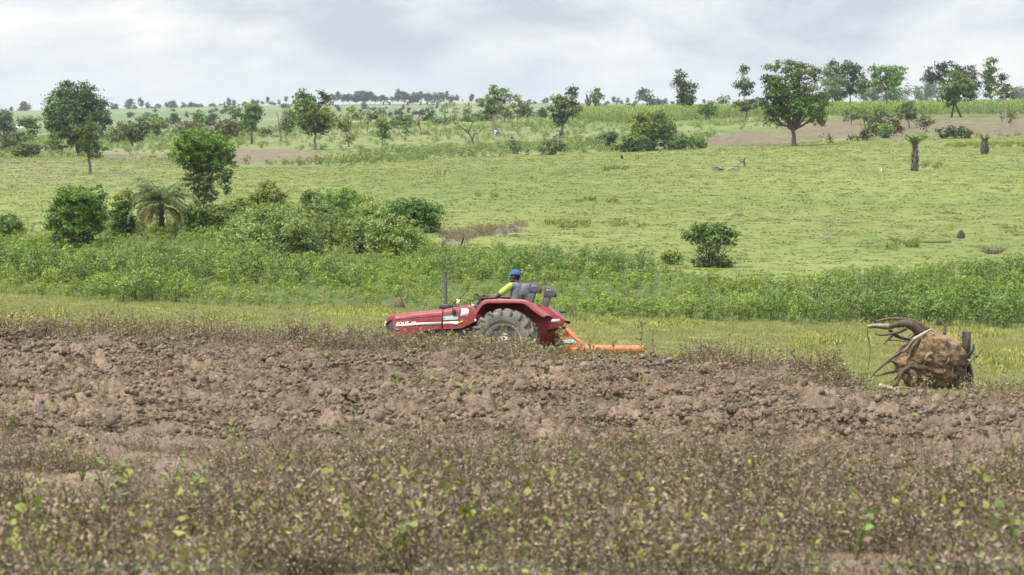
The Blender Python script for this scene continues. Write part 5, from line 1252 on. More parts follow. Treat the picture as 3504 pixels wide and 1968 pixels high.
decal('sticker', [(690, 545), (750, 541), (772, 534), (775, 566), (740, 564), (690, 556)], 'white', cowl, YS + .008)
decal('sticker', [(776, 552), (798, 535), (818, 528), (808, 545), (780, 558)], 'lime', cowl, YS + .008)
def lettering(txt, x0, y0, x1, hpx, material, parent, y, shear=0.0, bold=0.0):
    """raised print from crop pixel (x0,y0) baseline to x1"""
    cu = bpy.data.curves.new('lettering', 'FONT'); cu.body = txt; cu.shear = shear; cu.offset = bold; cu.resolution_u = 3
    t = bpy.data.objects.new('t', cu); COL.objects.link(t)
    dg = bpy.context.evaluated_depsgraph_get(); dg.update()
    me = bpy.data.meshes.new_from_object(t.evaluated_get(dg)); bpy.data.objects.remove(t)
    n = len(me.vertices); co = np.zeros(n * 3); me.vertices.foreach_get('co', co); co = co.reshape(-1, 3)
    co[:, 0] -= co[:, 0].min(); w = co[:, 0].max(); h = max(co[:, 1].max(), .1)
    fx = co[:, 0] / w; fy = co[:, 1] / h
    P = np.array([T3(x0 + (x1 - x0) * a, y0[0] + (y0[1] - y0[0]) * a - hpx * b_, y) for a, b_ in zip(fx, fy)])
    P[:, 1] += .0035
    me.vertices.foreach_set('co', P.ravel()); me.update(); me.materials.clear(); me.materials.append(M[material])
    return obj('lettering', me, parent)
lettering('SOLIS', 234, (569, 562), 346, 26, 'white', hood, YS + .002, .25, .035)
lettering('-60', 350, (562, 558), 406, 23, 'white', hood, YS + .002, .2, .03)
lettering('COSIMACHSOL-004', 646, (525, 522), 770, 27, 'white', cowl, YS + .006, 0, .01)
# round printed emblem on the white sticker
q = MB(); a_ = np.linspace(0, 2 * math.pi, 33)
c0, c1 = (828, 463), None
P = np.array([T3(828 + 22 * math.cos(t), 463 + 24 * math.sin(t), YS + .0085) for t in a_]); q.tube(P, .0022, 4, False); part('emblem', q, 'greytxt', cowl)
for yy in (450, 462, 476):
    q = MB(); q.tube(np.array([T3(816, yy, YS + .0085), T3(842, yy - 1, YS + .0085)]), .003, 4); part('print_line', q, 'greytxt', cowl)
decal('reflector', [(914, 518), (928, 518), (928, 540), (914, 540)], 'white', cowl, .42)
for k, (x, y_) in enumerate(((236, 603), (248, 610))):
    q = MB(); q.tube(np.array([T3(x - 8, y_, YS + .004), T3(x + 12, y_ - 3, YS + .004)]), .004, 4); part('print_line', q, 'white', hood)
# exhaust, pre-cleaner, mirror arm
q = MB(); yE = -.08
P = np.array([T3(661, 405, yE), T3(660, 330, yE), T3(658, 230, yE), T3(656, 140, yE), T3(656, 120, yE), T3(659, 109, yE), T3(665, 106, yE)])
q.tube(smooth_path(P, 20), np.concatenate([[.036] * 9, [.029] * 11]), 12, True); part('exhaust_pipe', q, 'steel', smooth=True)
q = MB(); X0, Z0 = T(664, 425, yE); q.box((X0, yE, Z0 + .04), (.25, .26, .10), None, None, .92); part('exhaust_box', q, 'black', bev=.02)
q = MB(); X0, Z0 = T(767, 412, 0.05); q.lathe([(.001, -.02), (.05, -.02), (.05, .02), (.035, .03), (.033, .06), (.001, .06)], 14, 'z', (X0, .05, Z0)); part('cup_base', q, 'black', smooth=True)
q = MB(); q.lathe([(.001, .05), (.034, .05), (.037, .12), (.033, .16), (.001, .165)], 14, 'z', (X0, .05, Z0)); part('air_cup', q, 'glass', smooth=True)
q = MB(); q.tube(smooth_path(np.array([T3(733, 440, .36), T3(722, 410, .37), T3(728, 388, .38), T3(780, 345, .40), T3(838, 293, .42)]), 14), .008, 6); part('mirror_arm', q, 'dark', smooth=True)
q = MB(); q.box(T3(733, 452, .365), (.065, .04, .10)); part('arm_bracket', q, 'black', bev=.01)
# dashboard and steering wheel
q = MB(); q.prism([T(862, 380, .30), T(880, 374, .30), T(925, 392, .30), T(950, 400, .30), T(930, 450, .30), T(905, 440, .30)], -.30, .30); dash = part('dashboard', q, 'black', bev=.015)
decal('gauge_glass', [(884, 384), (912, 396), (905, 424), (890, 405)], 'grey', dash, .302)
SW = T3(968, 345, 0.0); SWn = np.array([.55, 0, -.83]); SWn /= np.linalg.norm(SWn); SWu = np.cross(SWn, [0, 1.0, 0]); a_ = np.linspace(0, 2 * math.pi, 33)
ringP = SW + .19 * (np.cos(a_)[:, None] * np.array([0, 1.0, 0]) + np.sin(a_)[:, None] * SWu)
q = MB(); q.tube(ringP, .014, 8, False); sw = part('steering_wheel', q, 'black', smooth=True)
for k in range(3):
    a = k * 2.094 + .5; q = MB(); q.tube(np.array([SW, SW + .19 * (math.cos(a) * np.array([0, 1.0, 0]) + math.sin(a) * SWu)]), .009, 6); part('spoke', q, 'black', sw)
q = MB(); q.tube(np.array([SW, SW + SWn * .42]), [.03, .035], 8); part('steering_column', q, 'black', smooth=True)
q = MB(); q.tube(smooth_path(np.array([T3(893, 372, .1), T3(925, 330, .1), T3(938, 310, .1), T3(930, 302, .1), T3(922, 300, .1)]), 10), .007, 5); part('hand_lever', q, 'dark')
# engine, gearbox, chassis, hoses
q = MB(); q.box((1.55, 0, .80), (1.75, .46, .62)); q.box((2.35, 0, .72), (.5, .40, .36)); q.box((1.5, .22, .95), (.7, .12, .2)); q.box((1.1, -.05, .6), (1.2, .5, .35)); part('engine', q, 'dark', bev=.02)
q = MB(); q.box((.35, 0, .72), (1.2, .42, .48)); q.box((-.12, 0, .80), (.45, .50, .5)); part('gearbox', q, 'dark', bev=.03)
q = MB(); q.tube(np.array([(0, -.62, HUB_Z), (0, .62, HUB_Z)]), .13, 14); part('rear_axle', q, 'dark', smooth=True)
q = MB(); q.tube(np.array([(2.08, -.6, .48), (2.08, .6, .48)]), .07, 10); q.box((2.08, 0, .52), (.24, .7, .16)); part('front_axle', q, 'dark', bev=.01)
for k in range(4):
    q = MB(); q.tube(smooth_path(np.array([T3(640 + 15 * k, 700, .27), T3(680 + 20 * k, 650 + 9 * k, .28), T3(740 + 10 * k, 670 + 6 * k, .28), T3(810, 640 + 12 * k, .27)]), 12), .008, 5); part('hose', q, 'steel', smooth=True)
q = MB(); X0, Z0 = T(785, 725, .40); q.box((X0, .40, Z0), (.26, .2, .17)); part('battery_box', q, 'steel', bev=.02)
q = MB(); X0, Z0 = T(830, 800, .45); q.box((X0, .47, Z0), (.34, .24, .03)); part('foot_step', q, 'dark')
# wheels
def rear_wheel(yc, s):
    w = bpy.data.objects.new('rear_wheel', None); COL.objects.link(w); w.parent = tr; w.location = (0, yc, HUB_Z)
    q = MB(); hw = .185
    q.lathe([(.405, -hw * .72), (.43, -hw * .95), (.50, -hw * 1.08), (.60, -hw * 1.04), (.665, -hw * .86), (.69, -hw * .5), (.698, 0), (.69, hw * .5), (.665, hw * .86), (.60, hw * 1.04), (.50, hw * 1.08), (.43, hw * .95), (.405, hw * .72), (.405, -hw * .72)], 64)
    NL = 19
    for side in (-1, 1):
        for k in range(NL):
            a0 = 2 * math.pi * (k + (.5 if side > 0 else 0)) / NL
            # rows along the lug: (radius, y, angle shift)
            rows = [(.735, -.01 * side, 0.0), (.735, side * hw * .55, .17), (.725, side * hw * .98, .30), (.66, side * hw * 1.14, .345), (.595, side * hw * 1.13, .36)]
            V = []
            for rr, yy, da in rows:
                for off in (-.036, .036):
                    a = a0 + da + off
                    V.append((rr * math.cos(a), yy, rr * math.sin(a))); dn = .06 if rr > .7 else .05
                    rb = rr - dn; yb = yy - (side * .03 if rr < .7 else 0)
                    V.append((rb * math.cos(a + off * .35), yb, rb * math.sin(a + off * .35)))
            F = []
            for i in range(len(rows) - 1):
                b0 = i * 4; b1 = b0 + 4
                F += [[b0, b1, b1 + 2, b0 + 2], [b0, b0 + 1, b1 + 1, b1], [b0 + 2, b1 + 2, b1 + 3, b0 + 3]]
            e = (len(rows) - 1) * 4; F += [[0, 2, 3, 1], [e, e + 1, e + 3, e + 2]]
            q.add(np.array(V), np.array(F) if side > 0 else np.array(F)[:, ::-1])
    ty = obj('tyre', q.mesh('tyre', 'rubber', False, None, False), w)
    q = MB(); q.lathe([(.435, s * .175), (.44, s * .168), (.418, s * .155), (.405, s * .12), (.385, s * .09), (.38, -s * .10), (.40, -s * .15), (.435, -s * .17), (.43, -s * .16), (.37, -s * .1), (.37, s * .09), (.40, s * .16), (.435, s * .175)], 56)
    obj('rim', q.mesh('rim', 'rim', True, None, False), w)
    q = MB(); q.lathe([(.385, -s * .06), (.30, -s * .02), (.245, s * .04), (.235, s * .05)], 40); obj('wheel_disc', q.mesh('wheel_disc', 'rim', True, None, False), w)
    q = MB(); q.lathe([(.250, s * .03), (.245, s * .065), (.18, s * .085), (.15, s * .09)], 40); obj('hub_ring', q.mesh('hub_ring', 'navy', True, None, False), w)
    q = MB(); q.lathe([(.16, s * .085), (.155, s * .11), (.11, s * .13), (.075, s * .135)], 32); h_ = obj('hub', q.mesh('hub', 'hubw', True, None, False), w)
    q = MB(); q.lathe([(.078, s * .13), (.07, s * .19), (.001, s * .195)], 20); obj('axle_cap', q.mesh('axle_cap', 'dark', True, None, False), h_)
    for k in range(8):
        a = k * math.pi / 4 + .2; q = MB(); q.lathe([(.016, s * .1), (.016, s * .142), (.001, s * .144)], 8, 'y', (.118 * math.cos(a), 0, .118 * math.sin(a))); obj('wheel_bolt', q.mesh('wheel_bolt', 'dark', False, None, False), h_)
    for k in range(8):
        a = k * math.pi / 4; q = MB(); q.box((.33 * math.cos(a), s * .0, .33 * math.sin(a)), (.09, .05, .11), Matrix.Rotation(-a, 3, 'Y')); obj('rim_lug', q.mesh('rim_lug', 'rim', False, None, False), w)
    return w
rear_wheel(.70, 1); rear_wheel(-.70, -1)
def front_wheel(yc, s):
    w = bpy.data.objects.new('front_wheel', None); COL.objects.link(w); w.parent = tr; w.location = (2.08, yc, .43)
    q = MB(); q.lathe([(.24, -.09), (.30, -.12), (.37, -.115), (.405, -.08), (.415, 0), (.405, .08), (.37, .115), (.30, .12), (.24, .09)], 40)
    for k in range(18):
        a = 2 * math.pi * k / 18
        for s2 in (-1, 1): q.box((.415 * math.cos(a + s2 * .08), s2 * .055, .415 * math.sin(a + s2 * .08)), (.04, .11, .05), Matrix.Rotation(-a, 3, 'Y') @ Matrix.Rotation(s2 * .5, 3, 'X'))
    obj('tyre', q.mesh('tyre', 'rubber', False, None, False), w)
    q = MB(); q.lathe([(.25, s * .09), (.24, s * .06), (.2, s * .02), (.1, s * .03), (.08, s * .09), (.001, s * .095)], 32); obj('rim', q.mesh('rim', 'rim', True, None, False), w)
front_wheel(.62, 1); front_wheel(-.62, -1)
# fenders
FP = [T(x, y_, .79) for x, y_ in ((908, 470), (925, 440), (950, 402), (975, 375), (1000, 362), (1030, 357), (1150, 354), (1300, 357), (1340, 363), (1385, 388), (1425, 425), (1470, 460), (1520, 492))]
def fender(s):
    f = bpy.data.objects.new('fender', None); COL.objects.link(f); f.parent = tr
    P = np.array(FP); yo, yi = .80 * s, .40 * s
    # rounded outer edge: rows across
    rows = [(yi, 0), (yi + (yo - yi) * .5, .012), (yo - .05 * s, .008), (yo - .012 * s, -.006), (yo, -.03), (yo, -.075)]
    cen = np.array([P[:, 0].mean(), .75])
    nrm = P - cen; nrm /= np.linalg.norm(nrm, axis=1, keepdims=True)
    V = np.array([[(x + n[0] * dz, y, z + n[1] * dz) for y, dz in rows] for (x, z), n in zip(P, nrm)])
    k, m_ = V.shape[:2]; q = MB(); F = grid_faces(k, m_); q.add(V.reshape(-1, 3), F if s < 0 else F[:, ::-1])
    o = part('fender_top', q, 'red', f, True); sd_ = o.modifiers.new('s', 'SOLIDIFY'); sd_.thickness = .008; md = o.modifiers.new('e', 'EDGE_SPLIT'); md.split_angle = .7
    low = [T(1450, 640, .40), T(1380, 640, .40), T(1100, 640, .40), T(940, 600, .40), T(905, 545, .40)]
    poly = [(x, z) for x, z in P] + [(P[-1][0] + .10, P[-1][1] - .25)] + [(P[-1][0] + .22, .78), (P[0][0] - .25, .78), (P[0][0] + .02, .95)]
    q = MB(); q.prism(poly, yi - .008 * s, yi + .004 * s); part('fender_side', q, 'redin', f)
    return f
fl = fender(1); fr = fender(-1)
q = MB(); q.prism([T(x, y_, -.39) for x, y_ in ((1522, 522), (1640, 516), (1640, 548), (1522, 556))], -.390, -.384); part('reflector_strip', q, 'grey', fr)
q = MB(); a = T3(1420, 438, .62); q.tube(np.array([a + [0.02, -.05, .05], a + [-.02, .02, .012]]), .012, 5); part('rear_lamp_mount', q, 'rim', fl)
q = MB(); X0, Z0 = T(1665, 465, -.60); q.lathe([(.001, 0), (.05, 0), (.055, .03), (.03, .05), (.001, .052)], 12, 'z', (X0, -.6, Z0)); part('rear_lamp', q, 'black', fr, True)
# seat
q = MB(); q.box((-.12, 0, 1.37), (.46, .48, .12)); q.box((-.05, 0, 1.22), (.25, .3, .22)); seat = part('seat', q, 'black', bev=.04)
q = MB(); xb, zb = T(1345, 335, -.05); q.box((xb + .05, -.02, zb - .12), (.10, .46, .42), Matrix.Rotation(-.2, 3, 'Y')); part('backrest', q, 'black', seat, bev=.045)
# roll-bar posts
for s in (1, -1):
    yP = .465 * s
    po = [(1362, 372), (1378, 290), (1432, 296), (1412, 372), (1395, 440), (1345, 440)]
    q = MB(); q.prism([T(x, y_, .465) for x, y_ in po], yP - .045, yP + .045); p_ = part('roll_bar_post', q, 'steel', bev=.008)
    hd = [(1385, 210), (1440, 211), (1482, 262), (1472, 299), (1380, 294)]
    for off in (-.058, .05):
        q = MB(); q.prism([T(x, y_, .465) for x, y_ in hd], yP + off, yP + off + .008); part('hinge_plate', q, 'steel', p_, bev=.003)
    q = MB(); q.prism([T(x, y_, .465) for x, y_ in [(1392, 222), (1436, 222), (1468, 264), (1460, 292), (1388, 288)]], yP - .049, yP + .049); part('hinge_block', q, 'black', p_)
    for cx, cy, rr in ((1416, 241, .022), (1438, 243, .016), (1418, 218, .009)):
        q = MB(); X0, Z0 = T(cx, cy, .465); q.lathe([(rr, .058), (rr, .068), (rr * .55, .068), (rr * .5, .056), (.001, .056)], 14, 'y', (X0, yP, Z0)); part('pivot_ring', q, 'rim', p_, True)
# hydraulics and linkage at the back
q = MB()
for k in range(6): q.tube(np.array([T3(1470 + 6 * k, 560 + 12 * k, .15), T3(1510 + 4 * k, 575 + 12 * k, .05)]), .016, 7)
part('hydraulic_couplers', q, 'steel', smooth=True)
for yy in (.30, -.30):
    q = MB(); q.tube(np.array([(-.20, yy, .62), (-.95, yy, .52)]), .03, 8); q.tube(np.array([(-.15, yy, 1.05), (-.45, yy, 1.02), (-.55, yy, .56)]), .022, 7); part('lift_arm', q, 'dark', smooth=True)
q = MB(); q.tube(np.array([T3(1490, 632, 0), T3(1640, 590, 0), T3(1685, 590, 0)]), [.03, .024, .03], 8); part('top_link', q, 'dark', smooth=True)

# ------------------------------------------------------------------ disc plough
pl = thing('disc_plough', 'orange disc plough hitched behind the red tractor', 'plough', TR_LOC); pl.rotation_euler = TR_ROT.to_euler()
for yy in (-.10, -.34):
    q = MB(); q.prism([T(x, y_, -.10) for x, y_ in ((1688, 600), (1700, 600), (1828, 735), (1822, 800), (1640, 805), (1650, 700))], yy - .012, yy + .012); part('headstock_plate', q, 'orange', pl, bev=.004)
q = MB(); a, b_ = T3(1692, 598, -.22), T3(1832, 742, -.22); dv = b_ - a
mid = (a + b_) / 2; ang = math.atan2(dv[2], dv[0]); q.box(mid, (np.linalg.norm(dv) * 1.02, .30, .035), Matrix.Rotation(-ang, 3, 'Y')); part('headstock_flange', q, 'orange', pl, bev=.006)
np_ = decal('name_plate', [(1668, 692), (1745, 688), (1787, 694), (1770, 716), (1720, 738), (1666, 720)], 'teal', pl, -.086)
lettering('COSIMACHPLH', 1650, (722, 722), 1776, 25, 'white', pl, -.083, 0, .01)
Pb = np.array([T3(1855, 777, -.15), T3(1930, 776, -.19), T3(2065, 777, -.26), T3(2345, 782, -.42)])
q = MB(); q.tube(np.array([Pb[0], Pb[0] * .5 + Pb[1] * .5, Pb[1], Pb[2], Pb[3]]), .098, 22); beam = part('beam', q, 'orange', pl, True); md = beam.modifiers.new('e', 'EDGE_SPLIT'); md.split_angle = .6
for t in (.12, .42):
    c = Pb[0] * (1 - t) + Pb[3] * t; dv = (Pb[3] - Pb[0]) / np.linalg.norm(Pb[3] - Pb[0]); q = MB(); q.tube(np.array([c, c + dv * .02]), .103, 22); part('weld_ring', q, 'orange', beam, True)
q = MB(); q.tube(np.array([T3(1700, 790, -.15), Pb[0] + [.02, 0, 0]]), .085, 14); part('beam_neck', q, 'orange', pl, True)
for k in range(3):
    c = Pb[0] * (1 - (.22 + .33 * k)) + Pb[3] * (.22 + .33 * k)
    q = MB(); q.box(c + [0, -.02, -.25], (.10, .07, .42)); part('leg', q, 'orange', pl, bev=.01)
    q = MB(); q.lathe([(.001, .08), (.12, .07), (.22, .04), (.31, 0), (.30, -.006), (.21, .03), (.11, .06), (.001, .07)], 30)
    R_ = np.array(Matrix.Rotation(math.radians(38), 3, 'Z') @ Matrix.Rotation(math.radians(16), 3, 'X')); q.V[0] = q.V[0] @ R_.T + c + np.array([-.05, -.1, -.46]); part('disc', q, 'chrome', pl, True)

# ------------------------------------------------------------------ driver
dr = thing('person', 'driver in a blue cap, grey vest and lime sleeves steering the red tractor', 'person', TR_LOC); dr.rotation_euler = TR_ROT.to_euler()
hip = np.array([-.02, .0, 1.52]); tyaw = math.radians(-38)        # torso turned to his right
def tv(x, y, z):       # torso frame: x front, y left, z up from the hip
    c_, s_ = math.cos(tyaw), math.sin(tyaw)
    return hip + np.array([x * c_ - y * s_, x * s_ + y * c_, z])
chest = tv(.03, 0, .36); neck0 = tv(.03, 0, .54); headc = T3(1258, 160, 0.0); headc[1] = 0.0
headc = np.array([headc[0], 0, headc[2]]); neck0 = np.array([headc[0] * .55 + neck0[0] * .45 - .02, neck0[1] * .5, headc[2] - .20])
shl, shr = tv(.0, .24, .485), tv(.0, -.225, .485)
elb_l = T3(1085, 338, .30); hand_l = T3(985, 316, .17); rim_l = ringP[np.argmin(((ringP - hand_l) ** 2).sum(1))]
hand_l = rim_l + np.array([-.035, .01, .045]); wr_l = hand_l + (elb_l - hand_l) * .17
elb_r = tv(.22, -.34, .26); rim_r = SW + .19 * (-.86 * np.array([0, 1.0, 0]) + .5 * SWu); hand_r = rim_r + np.array([-.05, -.01, .035]); wr_r = hand_r + (elb_r - hand_r) * .25
kl, kr = np.array([.40, .24, 1.46]), np.array([.40, -.24, 1.46]); al, ar = np.array([.58, .27, 1.04]), np.array([.58, -.27, 1.04])
def arm(b_, sh, el, wr, ha, rim):
    b_.capsule(sh, el, .056, .043); b_.capsule(el, el * .35 + wr * .65, .046, .033); b_.capsule(el * .35 + wr * .65, wr, .033, .026)
    fw = (rim - wr); fw = fw / np.linalg.norm(fw); side = np.array([0, 1.0, 0]); up = np.cross(fw, side); up /= np.linalg.norm(up)
    if up[2] < 0: up = -up
    side = np.cross(up, fw)
    b_.capsule(wr, ha, .026, .028)
    for k, (o_, L_) in enumerate(((-.033, .07), (-.011, .08), (.011, .076), (.033, .06))):
        k0 = ha + side * o_ + fw * .012; k1 = k0 + fw * L_ * .45 + up * .004; k2 = k1 + fw * L_ * .2 - up * .034; k3 = k2 - fw * .022 - up * .018
        b_.capsule(ha + side * o_ * .8, k0, .016, .0125, 8); b_.capsule(k0, k1, .0125, .0115, 8); b_.capsule(k1, k2, .0115, .0105, 8); b_.capsule(k2, k3, .0105, .009, 8)
    sgn = -1 if sh[1] > 0 else 1
    t0 = ha - fw * .012 + side * sgn * .03; t1 = t0 + side * sgn * .018 + fw * .03 - up * .01; t2 = t1 + fw * .022 - up * .024
    b_.capsule(ha - fw * .015, t0, .018, .014, 8); b_.capsule(t0, t1, .014, .0115, 8); b_.capsule(t1, t2, .0115, .0095, 8)
b_ = MB()
b_.capsule(hip + [0, 0, .02], chest, .135, .15); b_.capsule(chest, neck0, .13, .07); b_.capsule(tv(0, .1, .46), shl, .09, .065); b_.capsule(tv(0, -.1, .46), shr, .09, .065)
hy = math.radians(-6)      # head yaw
fdir = np.array([math.cos(hy), math.sin(hy), 0]); hl = np.array([-fdir[1], fdir[0], 0])
b_.capsule(neck0 - [0, 0, .05], headc + [0, 0, -.06] - fdir * .02, .062, .058)
HRm = np.array([fdir, hl, [0, 0, 1]]).T
b_.sphere(headc + [0, 0, .03] - fdir * .012, (.098, .078, .105), 20, 14, None, HRm)
b_.sphere(headc + fdir * .035 + [0, 0, -.055], (.062, .058, .065), 16, 10, None, HRm)
b_.capsule(headc + fdir * .088 + [0, 0, .005], headc + fdir * .108 + [0, 0, -.03], .011, .017, 8)
b_.sphere(headc + fdir * .088 + [0, 0, -.068], (.016, .026, .013), 10, 8, None, HRm); b_.sphere(headc + fdir * .078 + [0, 0, -.105], (.026, .028, .022), 10, 8, None, HRm)
for s in (1, -1):
    b_.sphere(headc + hl * s * .080 - fdir * .005 + [0, 0, -.005], (.020, .012, .032), 10, 8, None, HRm)
arm(b_, shl, elb_l, wr_l, hand_l, rim_l); arm(b_, shr, elb_r, wr_r, hand_r, rim_r)
for k_, a_k, hpx in ((kl, al, .1), (kr, ar, -.1)):
    b_.capsule(hip + [.02, hpx, 0], k_, .085, .062); b_.capsule(k_, a_k, .06, .042); b_.capsule(a_k, a_k + [.13, 0, -.05], .04, .032)
obj('body', remeshed(b_, .0065, 3, 'skin'), dr)
v_ = MB(); v_.capsule(hip + [0, 0, .0], chest, .155, .172); v_.capsule(chest, neck0 - [0, 0, .06], .158, .085); v_.capsule(tv(-.005, .1, .46), tv(-.005, .198, .475), .112, .088); v_.capsule(tv(-.005, -.1, .46), tv(-.005, -.19, .475), .11, .086)
v_.capsule(tv(0, .09, .1), tv(0, .1, .4), .115, .12); v_.capsule(tv(0, -.09, .1), tv(0, -.1, .4), .115, .12)
vm_ = remeshed(v_, .014, 3, 'vestg'); vm_.materials.append(M['vest'])
for p in vm_.polygons:
    c = p.center; rel = c - Vector(hip); lx = rel.x * math.cos(tyaw) + rel.y * math.sin(tyaw); ly = -rel.x * math.sin(tyaw) + rel.y * math.cos(tyaw)
    if rel.z > .385 + .01 * math.sin(ly * 20) or abs(ly) > .175: p.material_index = 1
obj('vest', vm_, dr)
# seam of the yoke across the back
for s, sh, el in ((1, shl, elb_l), (-1, shr, elb_r)):
    v_ = MB(); m_ = sh * .42 + el * .58; v_.capsule(sh + np.array([0, 0, -.01]), m_, .076, .064); me_ = remeshed(v_, .01, 2, 'limeshirt'); obj('sleeve', me_, dr)
v_ = MB()
for k_, a_k, hpx in ((kl, al, .1), (kr, ar, -.1)):
    v_.capsule(hip, hip + [.02, hpx, 0], .12, .11); v_.capsule(hip + [.02, hpx, 0], k_, .105, .08); v_.capsule(k_, a_k, .078, .06)
obj('trousers', remeshed(v_, .015, 2, 'jeans'), dr)
for a_k in (al, ar):
    v_ = MB(); v_.capsule(a_k + [-.03, 0, -.04], a_k + [.16, 0, -.06], .05, .042); obj('shoe', remeshed(v_, .012, 2, 'boot'), dr)
v_ = MB(); v_.sphere(headc + [0, 0, .022] - fdir * .024, (.096, .081, .098), 18, 12, None, HRm); obj('hair', v_.mesh('hair', 'hair', True, None, False), dr)
for s in (1, -1):
    v_ = MB(); v_.sphere(headc + fdir * .078 + hl * s * .032 + [0, 0, .0], (.010, .013, .009), 8, 6, None, HRm); obj('eye', v_.mesh('eye', 'eye', True, None, False), dr)
# cap: dome with a rolled edge, brim, rear opening and strap
v_ = MB(); th = np.linspace(0, 1, 9); prof_ = [(.118 * math.cos(t * math.pi / 2) + .0005, .112 * math.sin(t * math.pi / 2)) for t in th]
v_.lathe([(.118, -.014)] + prof_, 28, 'z'); V = v_.V[0]; V = V * np.array([1.0, .84, 1.0]); v_.V[0] = V @ HRm.T + headc + np.array([0, 0, .058]) - fdir * .008
cap = obj('cap', v_.mesh('cap', 'cap', True, None, False), dr); sd_ = cap.modifiers.new('s', 'SOLIDIFY'); sd_.thickness = .004
v_ = MB(); ang = np.linspace(-1.15, 1.15, 15)
inner = np.array([(.108 * math.cos(a), .091 * math.sin(a), 0) for a in ang]); outer = np.array([(.108 * math.cos(a) + .085 * math.cos(a) ** .6, .088 * math.sin(a), -.012 - .02 * abs(math.sin(a)) ** 2) for a in ang])
V = np.concatenate([inner, outer]); n_ = len(ang); i_ = np.arange(n_ - 1); v_.add(V @ HRm.T + headc + np.array([0, 0, .05]) - fdir * .008, np.stack([i_, i_ + 1, i_ + n_ + 1, i_ + n_], 1))
br = obj('brim', v_.mesh('brim', 'cap', True, None, False), cap); sd_ = br.modifiers.new('s', 'SOLIDIFY'); sd_.thickness = .005
v_ = MB(); bk_ = -fdir; v_.sphere(headc + bk_ * .088 + [0, 0, .085], (.034, .045, .034), 14, 10, None, HRm); obj('rear_opening', v_.mesh('rear_opening', 'hair', True, None, False), cap)
v_ = MB(); v_.tube(smooth_path(np.array([headc + bk_ * .105 + hl * .05 + [0, 0, .058], headc + bk_ * .128 + [0, 0, .05], headc + bk_ * .105 - hl * .05 + [0, 0, .058]]), 9), .010, 6); obj('strap', v_.mesh('strap', 'cap', True, None, False), cap)
# ------------------------------------------------------------------ ground cover kinds
def weed_kind(seed, h=.34, green=.08, nst=6, nlf=70, lsz=.021, spread=.95, leafy=(.245, .192, .146)):
    r = np.random.default_rng(seed); mb = MB()
    for k in range(nst):
        a = r.random() * 6.28; ln = h * r.uniform(.55, 1.15); lean = r.uniform(.05, spread)
        e = np.array([math.cos(a) * lean * ln, math.sin(a) * lean * ln, ln])
        o = np.array([r.normal(0, .05), r.normal(0, .05), 0])
        P = np.array([o, o + e * .5 + r.normal(size=3) * .02, o + e])
        sc = np.array((.105, .085, .068)) * r.uniform(.7, 1.3)
        mb.tube(P, [.003, .0025, .0015], 3, False, sc)
        m = nlf // nst; t = r.uniform(.15, 1.05, m) ** .8
        C = o + e * t[:, None] + r.normal(size=(m, 3)) * .045
        C[:, 2] = np.maximum(C[:, 2], .01)
        gsel = r.random(m) < green
        c1 = mixcol(np.array(leafy) * .55, np.array(leafy) * 1.22, r.random(m))
        c2 = mixcol((.13, .16, .04), (.24, .25, .07), r.random(m))
        mb.leaves(C, r.normal(size=(m, 3)), lsz * np.clip(r.normal(1, .35, m), .4, 2) * np.where(gsel, 1.7, 1), np.where(gsel, .6, .5)[:, None], r, np.where(gsel[:, None], c2, c1), fold=.3)
    return mb.mesh('weed', 'dry')
def herb_kind(seed, h=.7, n=170, lsz=.088, cols=((.122, .190, .030), (.225, .300, .056)), r0=.24):
    r = np.random.default_rng(seed); mb = MB()
    heads = 6
    for k in range(heads):
        a = r.random() * 6.28; rr = r0 * math.sqrt(r.random()); hz_ = h * r.uniform(.5, 1.12); hr = r.uniform(.10, .18) * (r0 / .24) ** .7
        c = np.array([rr * math.cos(a), rr * math.sin(a), hz_])
        mb.tube(np.array([[c[0] * .3, c[1] * .3, 0], c * [.8, .8, .6], c]), [.008, .006, .004], 3, False, (.07, .09, .035))
        m = n // heads
        dv = r.normal(size=(m, 3)); dv[:, 2] = np.abs(dv[:, 2]) * 1.1 - .25; dv /= np.linalg.norm(dv, axis=1, keepdims=True)
        C = c + dv * hr * r.uniform(.75, 1.05, (m, 1)) * np.array([1, 1, .8])
        low = r.random(m) < .42
        C[low, 2] -= r.random(low.sum()) * hz_ * .85
        tone = r.uniform(-.3, .3)
        cc = mixcol(cols[0], cols[1], np.clip(r.random(m) * .7 + .15 + tone, 0, 1))
        mb.leaves(C, dv * .8 + np.array([0, 0, .35]) + r.normal(size=(m, 3)) * .35, lsz * np.clip(r.normal(1, .3, m), .4, 1.8), .42, r, cc)
    return mb.mesh('herb', 'herb')
def tuft_kind(seed, h=.09, n=14, w=.12, cols=((.17, .20, .06), (.26, .27, .10)), rad=.16, width=.16, flat=False):
    r = np.random.default_rng(seed); mb = MB()
    a = r.random(n) * 6.28; q = rad * np.sqrt(r.random(n))
    C = np.stack([q * np.cos(a), q * np.sin(a), h * r.uniform(.25, .6, n)], 1)
    if flat:
        N = np.array([0, 0, 1.0]) + r.normal(size=(n, 3)) * .15; T = None; sz = w * np.clip(r.normal(1, .3, n), .4, 1.8); wd = .6
    else:
        T = np.array([0, 0, 1.0]) + r.normal(size=(n, 3)) * .45; N = np.stack([np.cos(a), np.sin(a), 0 * a], 1) + r.normal(size=(n, 3)) * .4; sz = h * r.uniform(.7, 1.5, n); wd = width
    mb.leaves(C, N, sz, wd, r, mixcol(cols[0], cols[1], r.random(n)), T, fold=0 if flat else .16)
    return mb.mesh('tuft', 'herb')
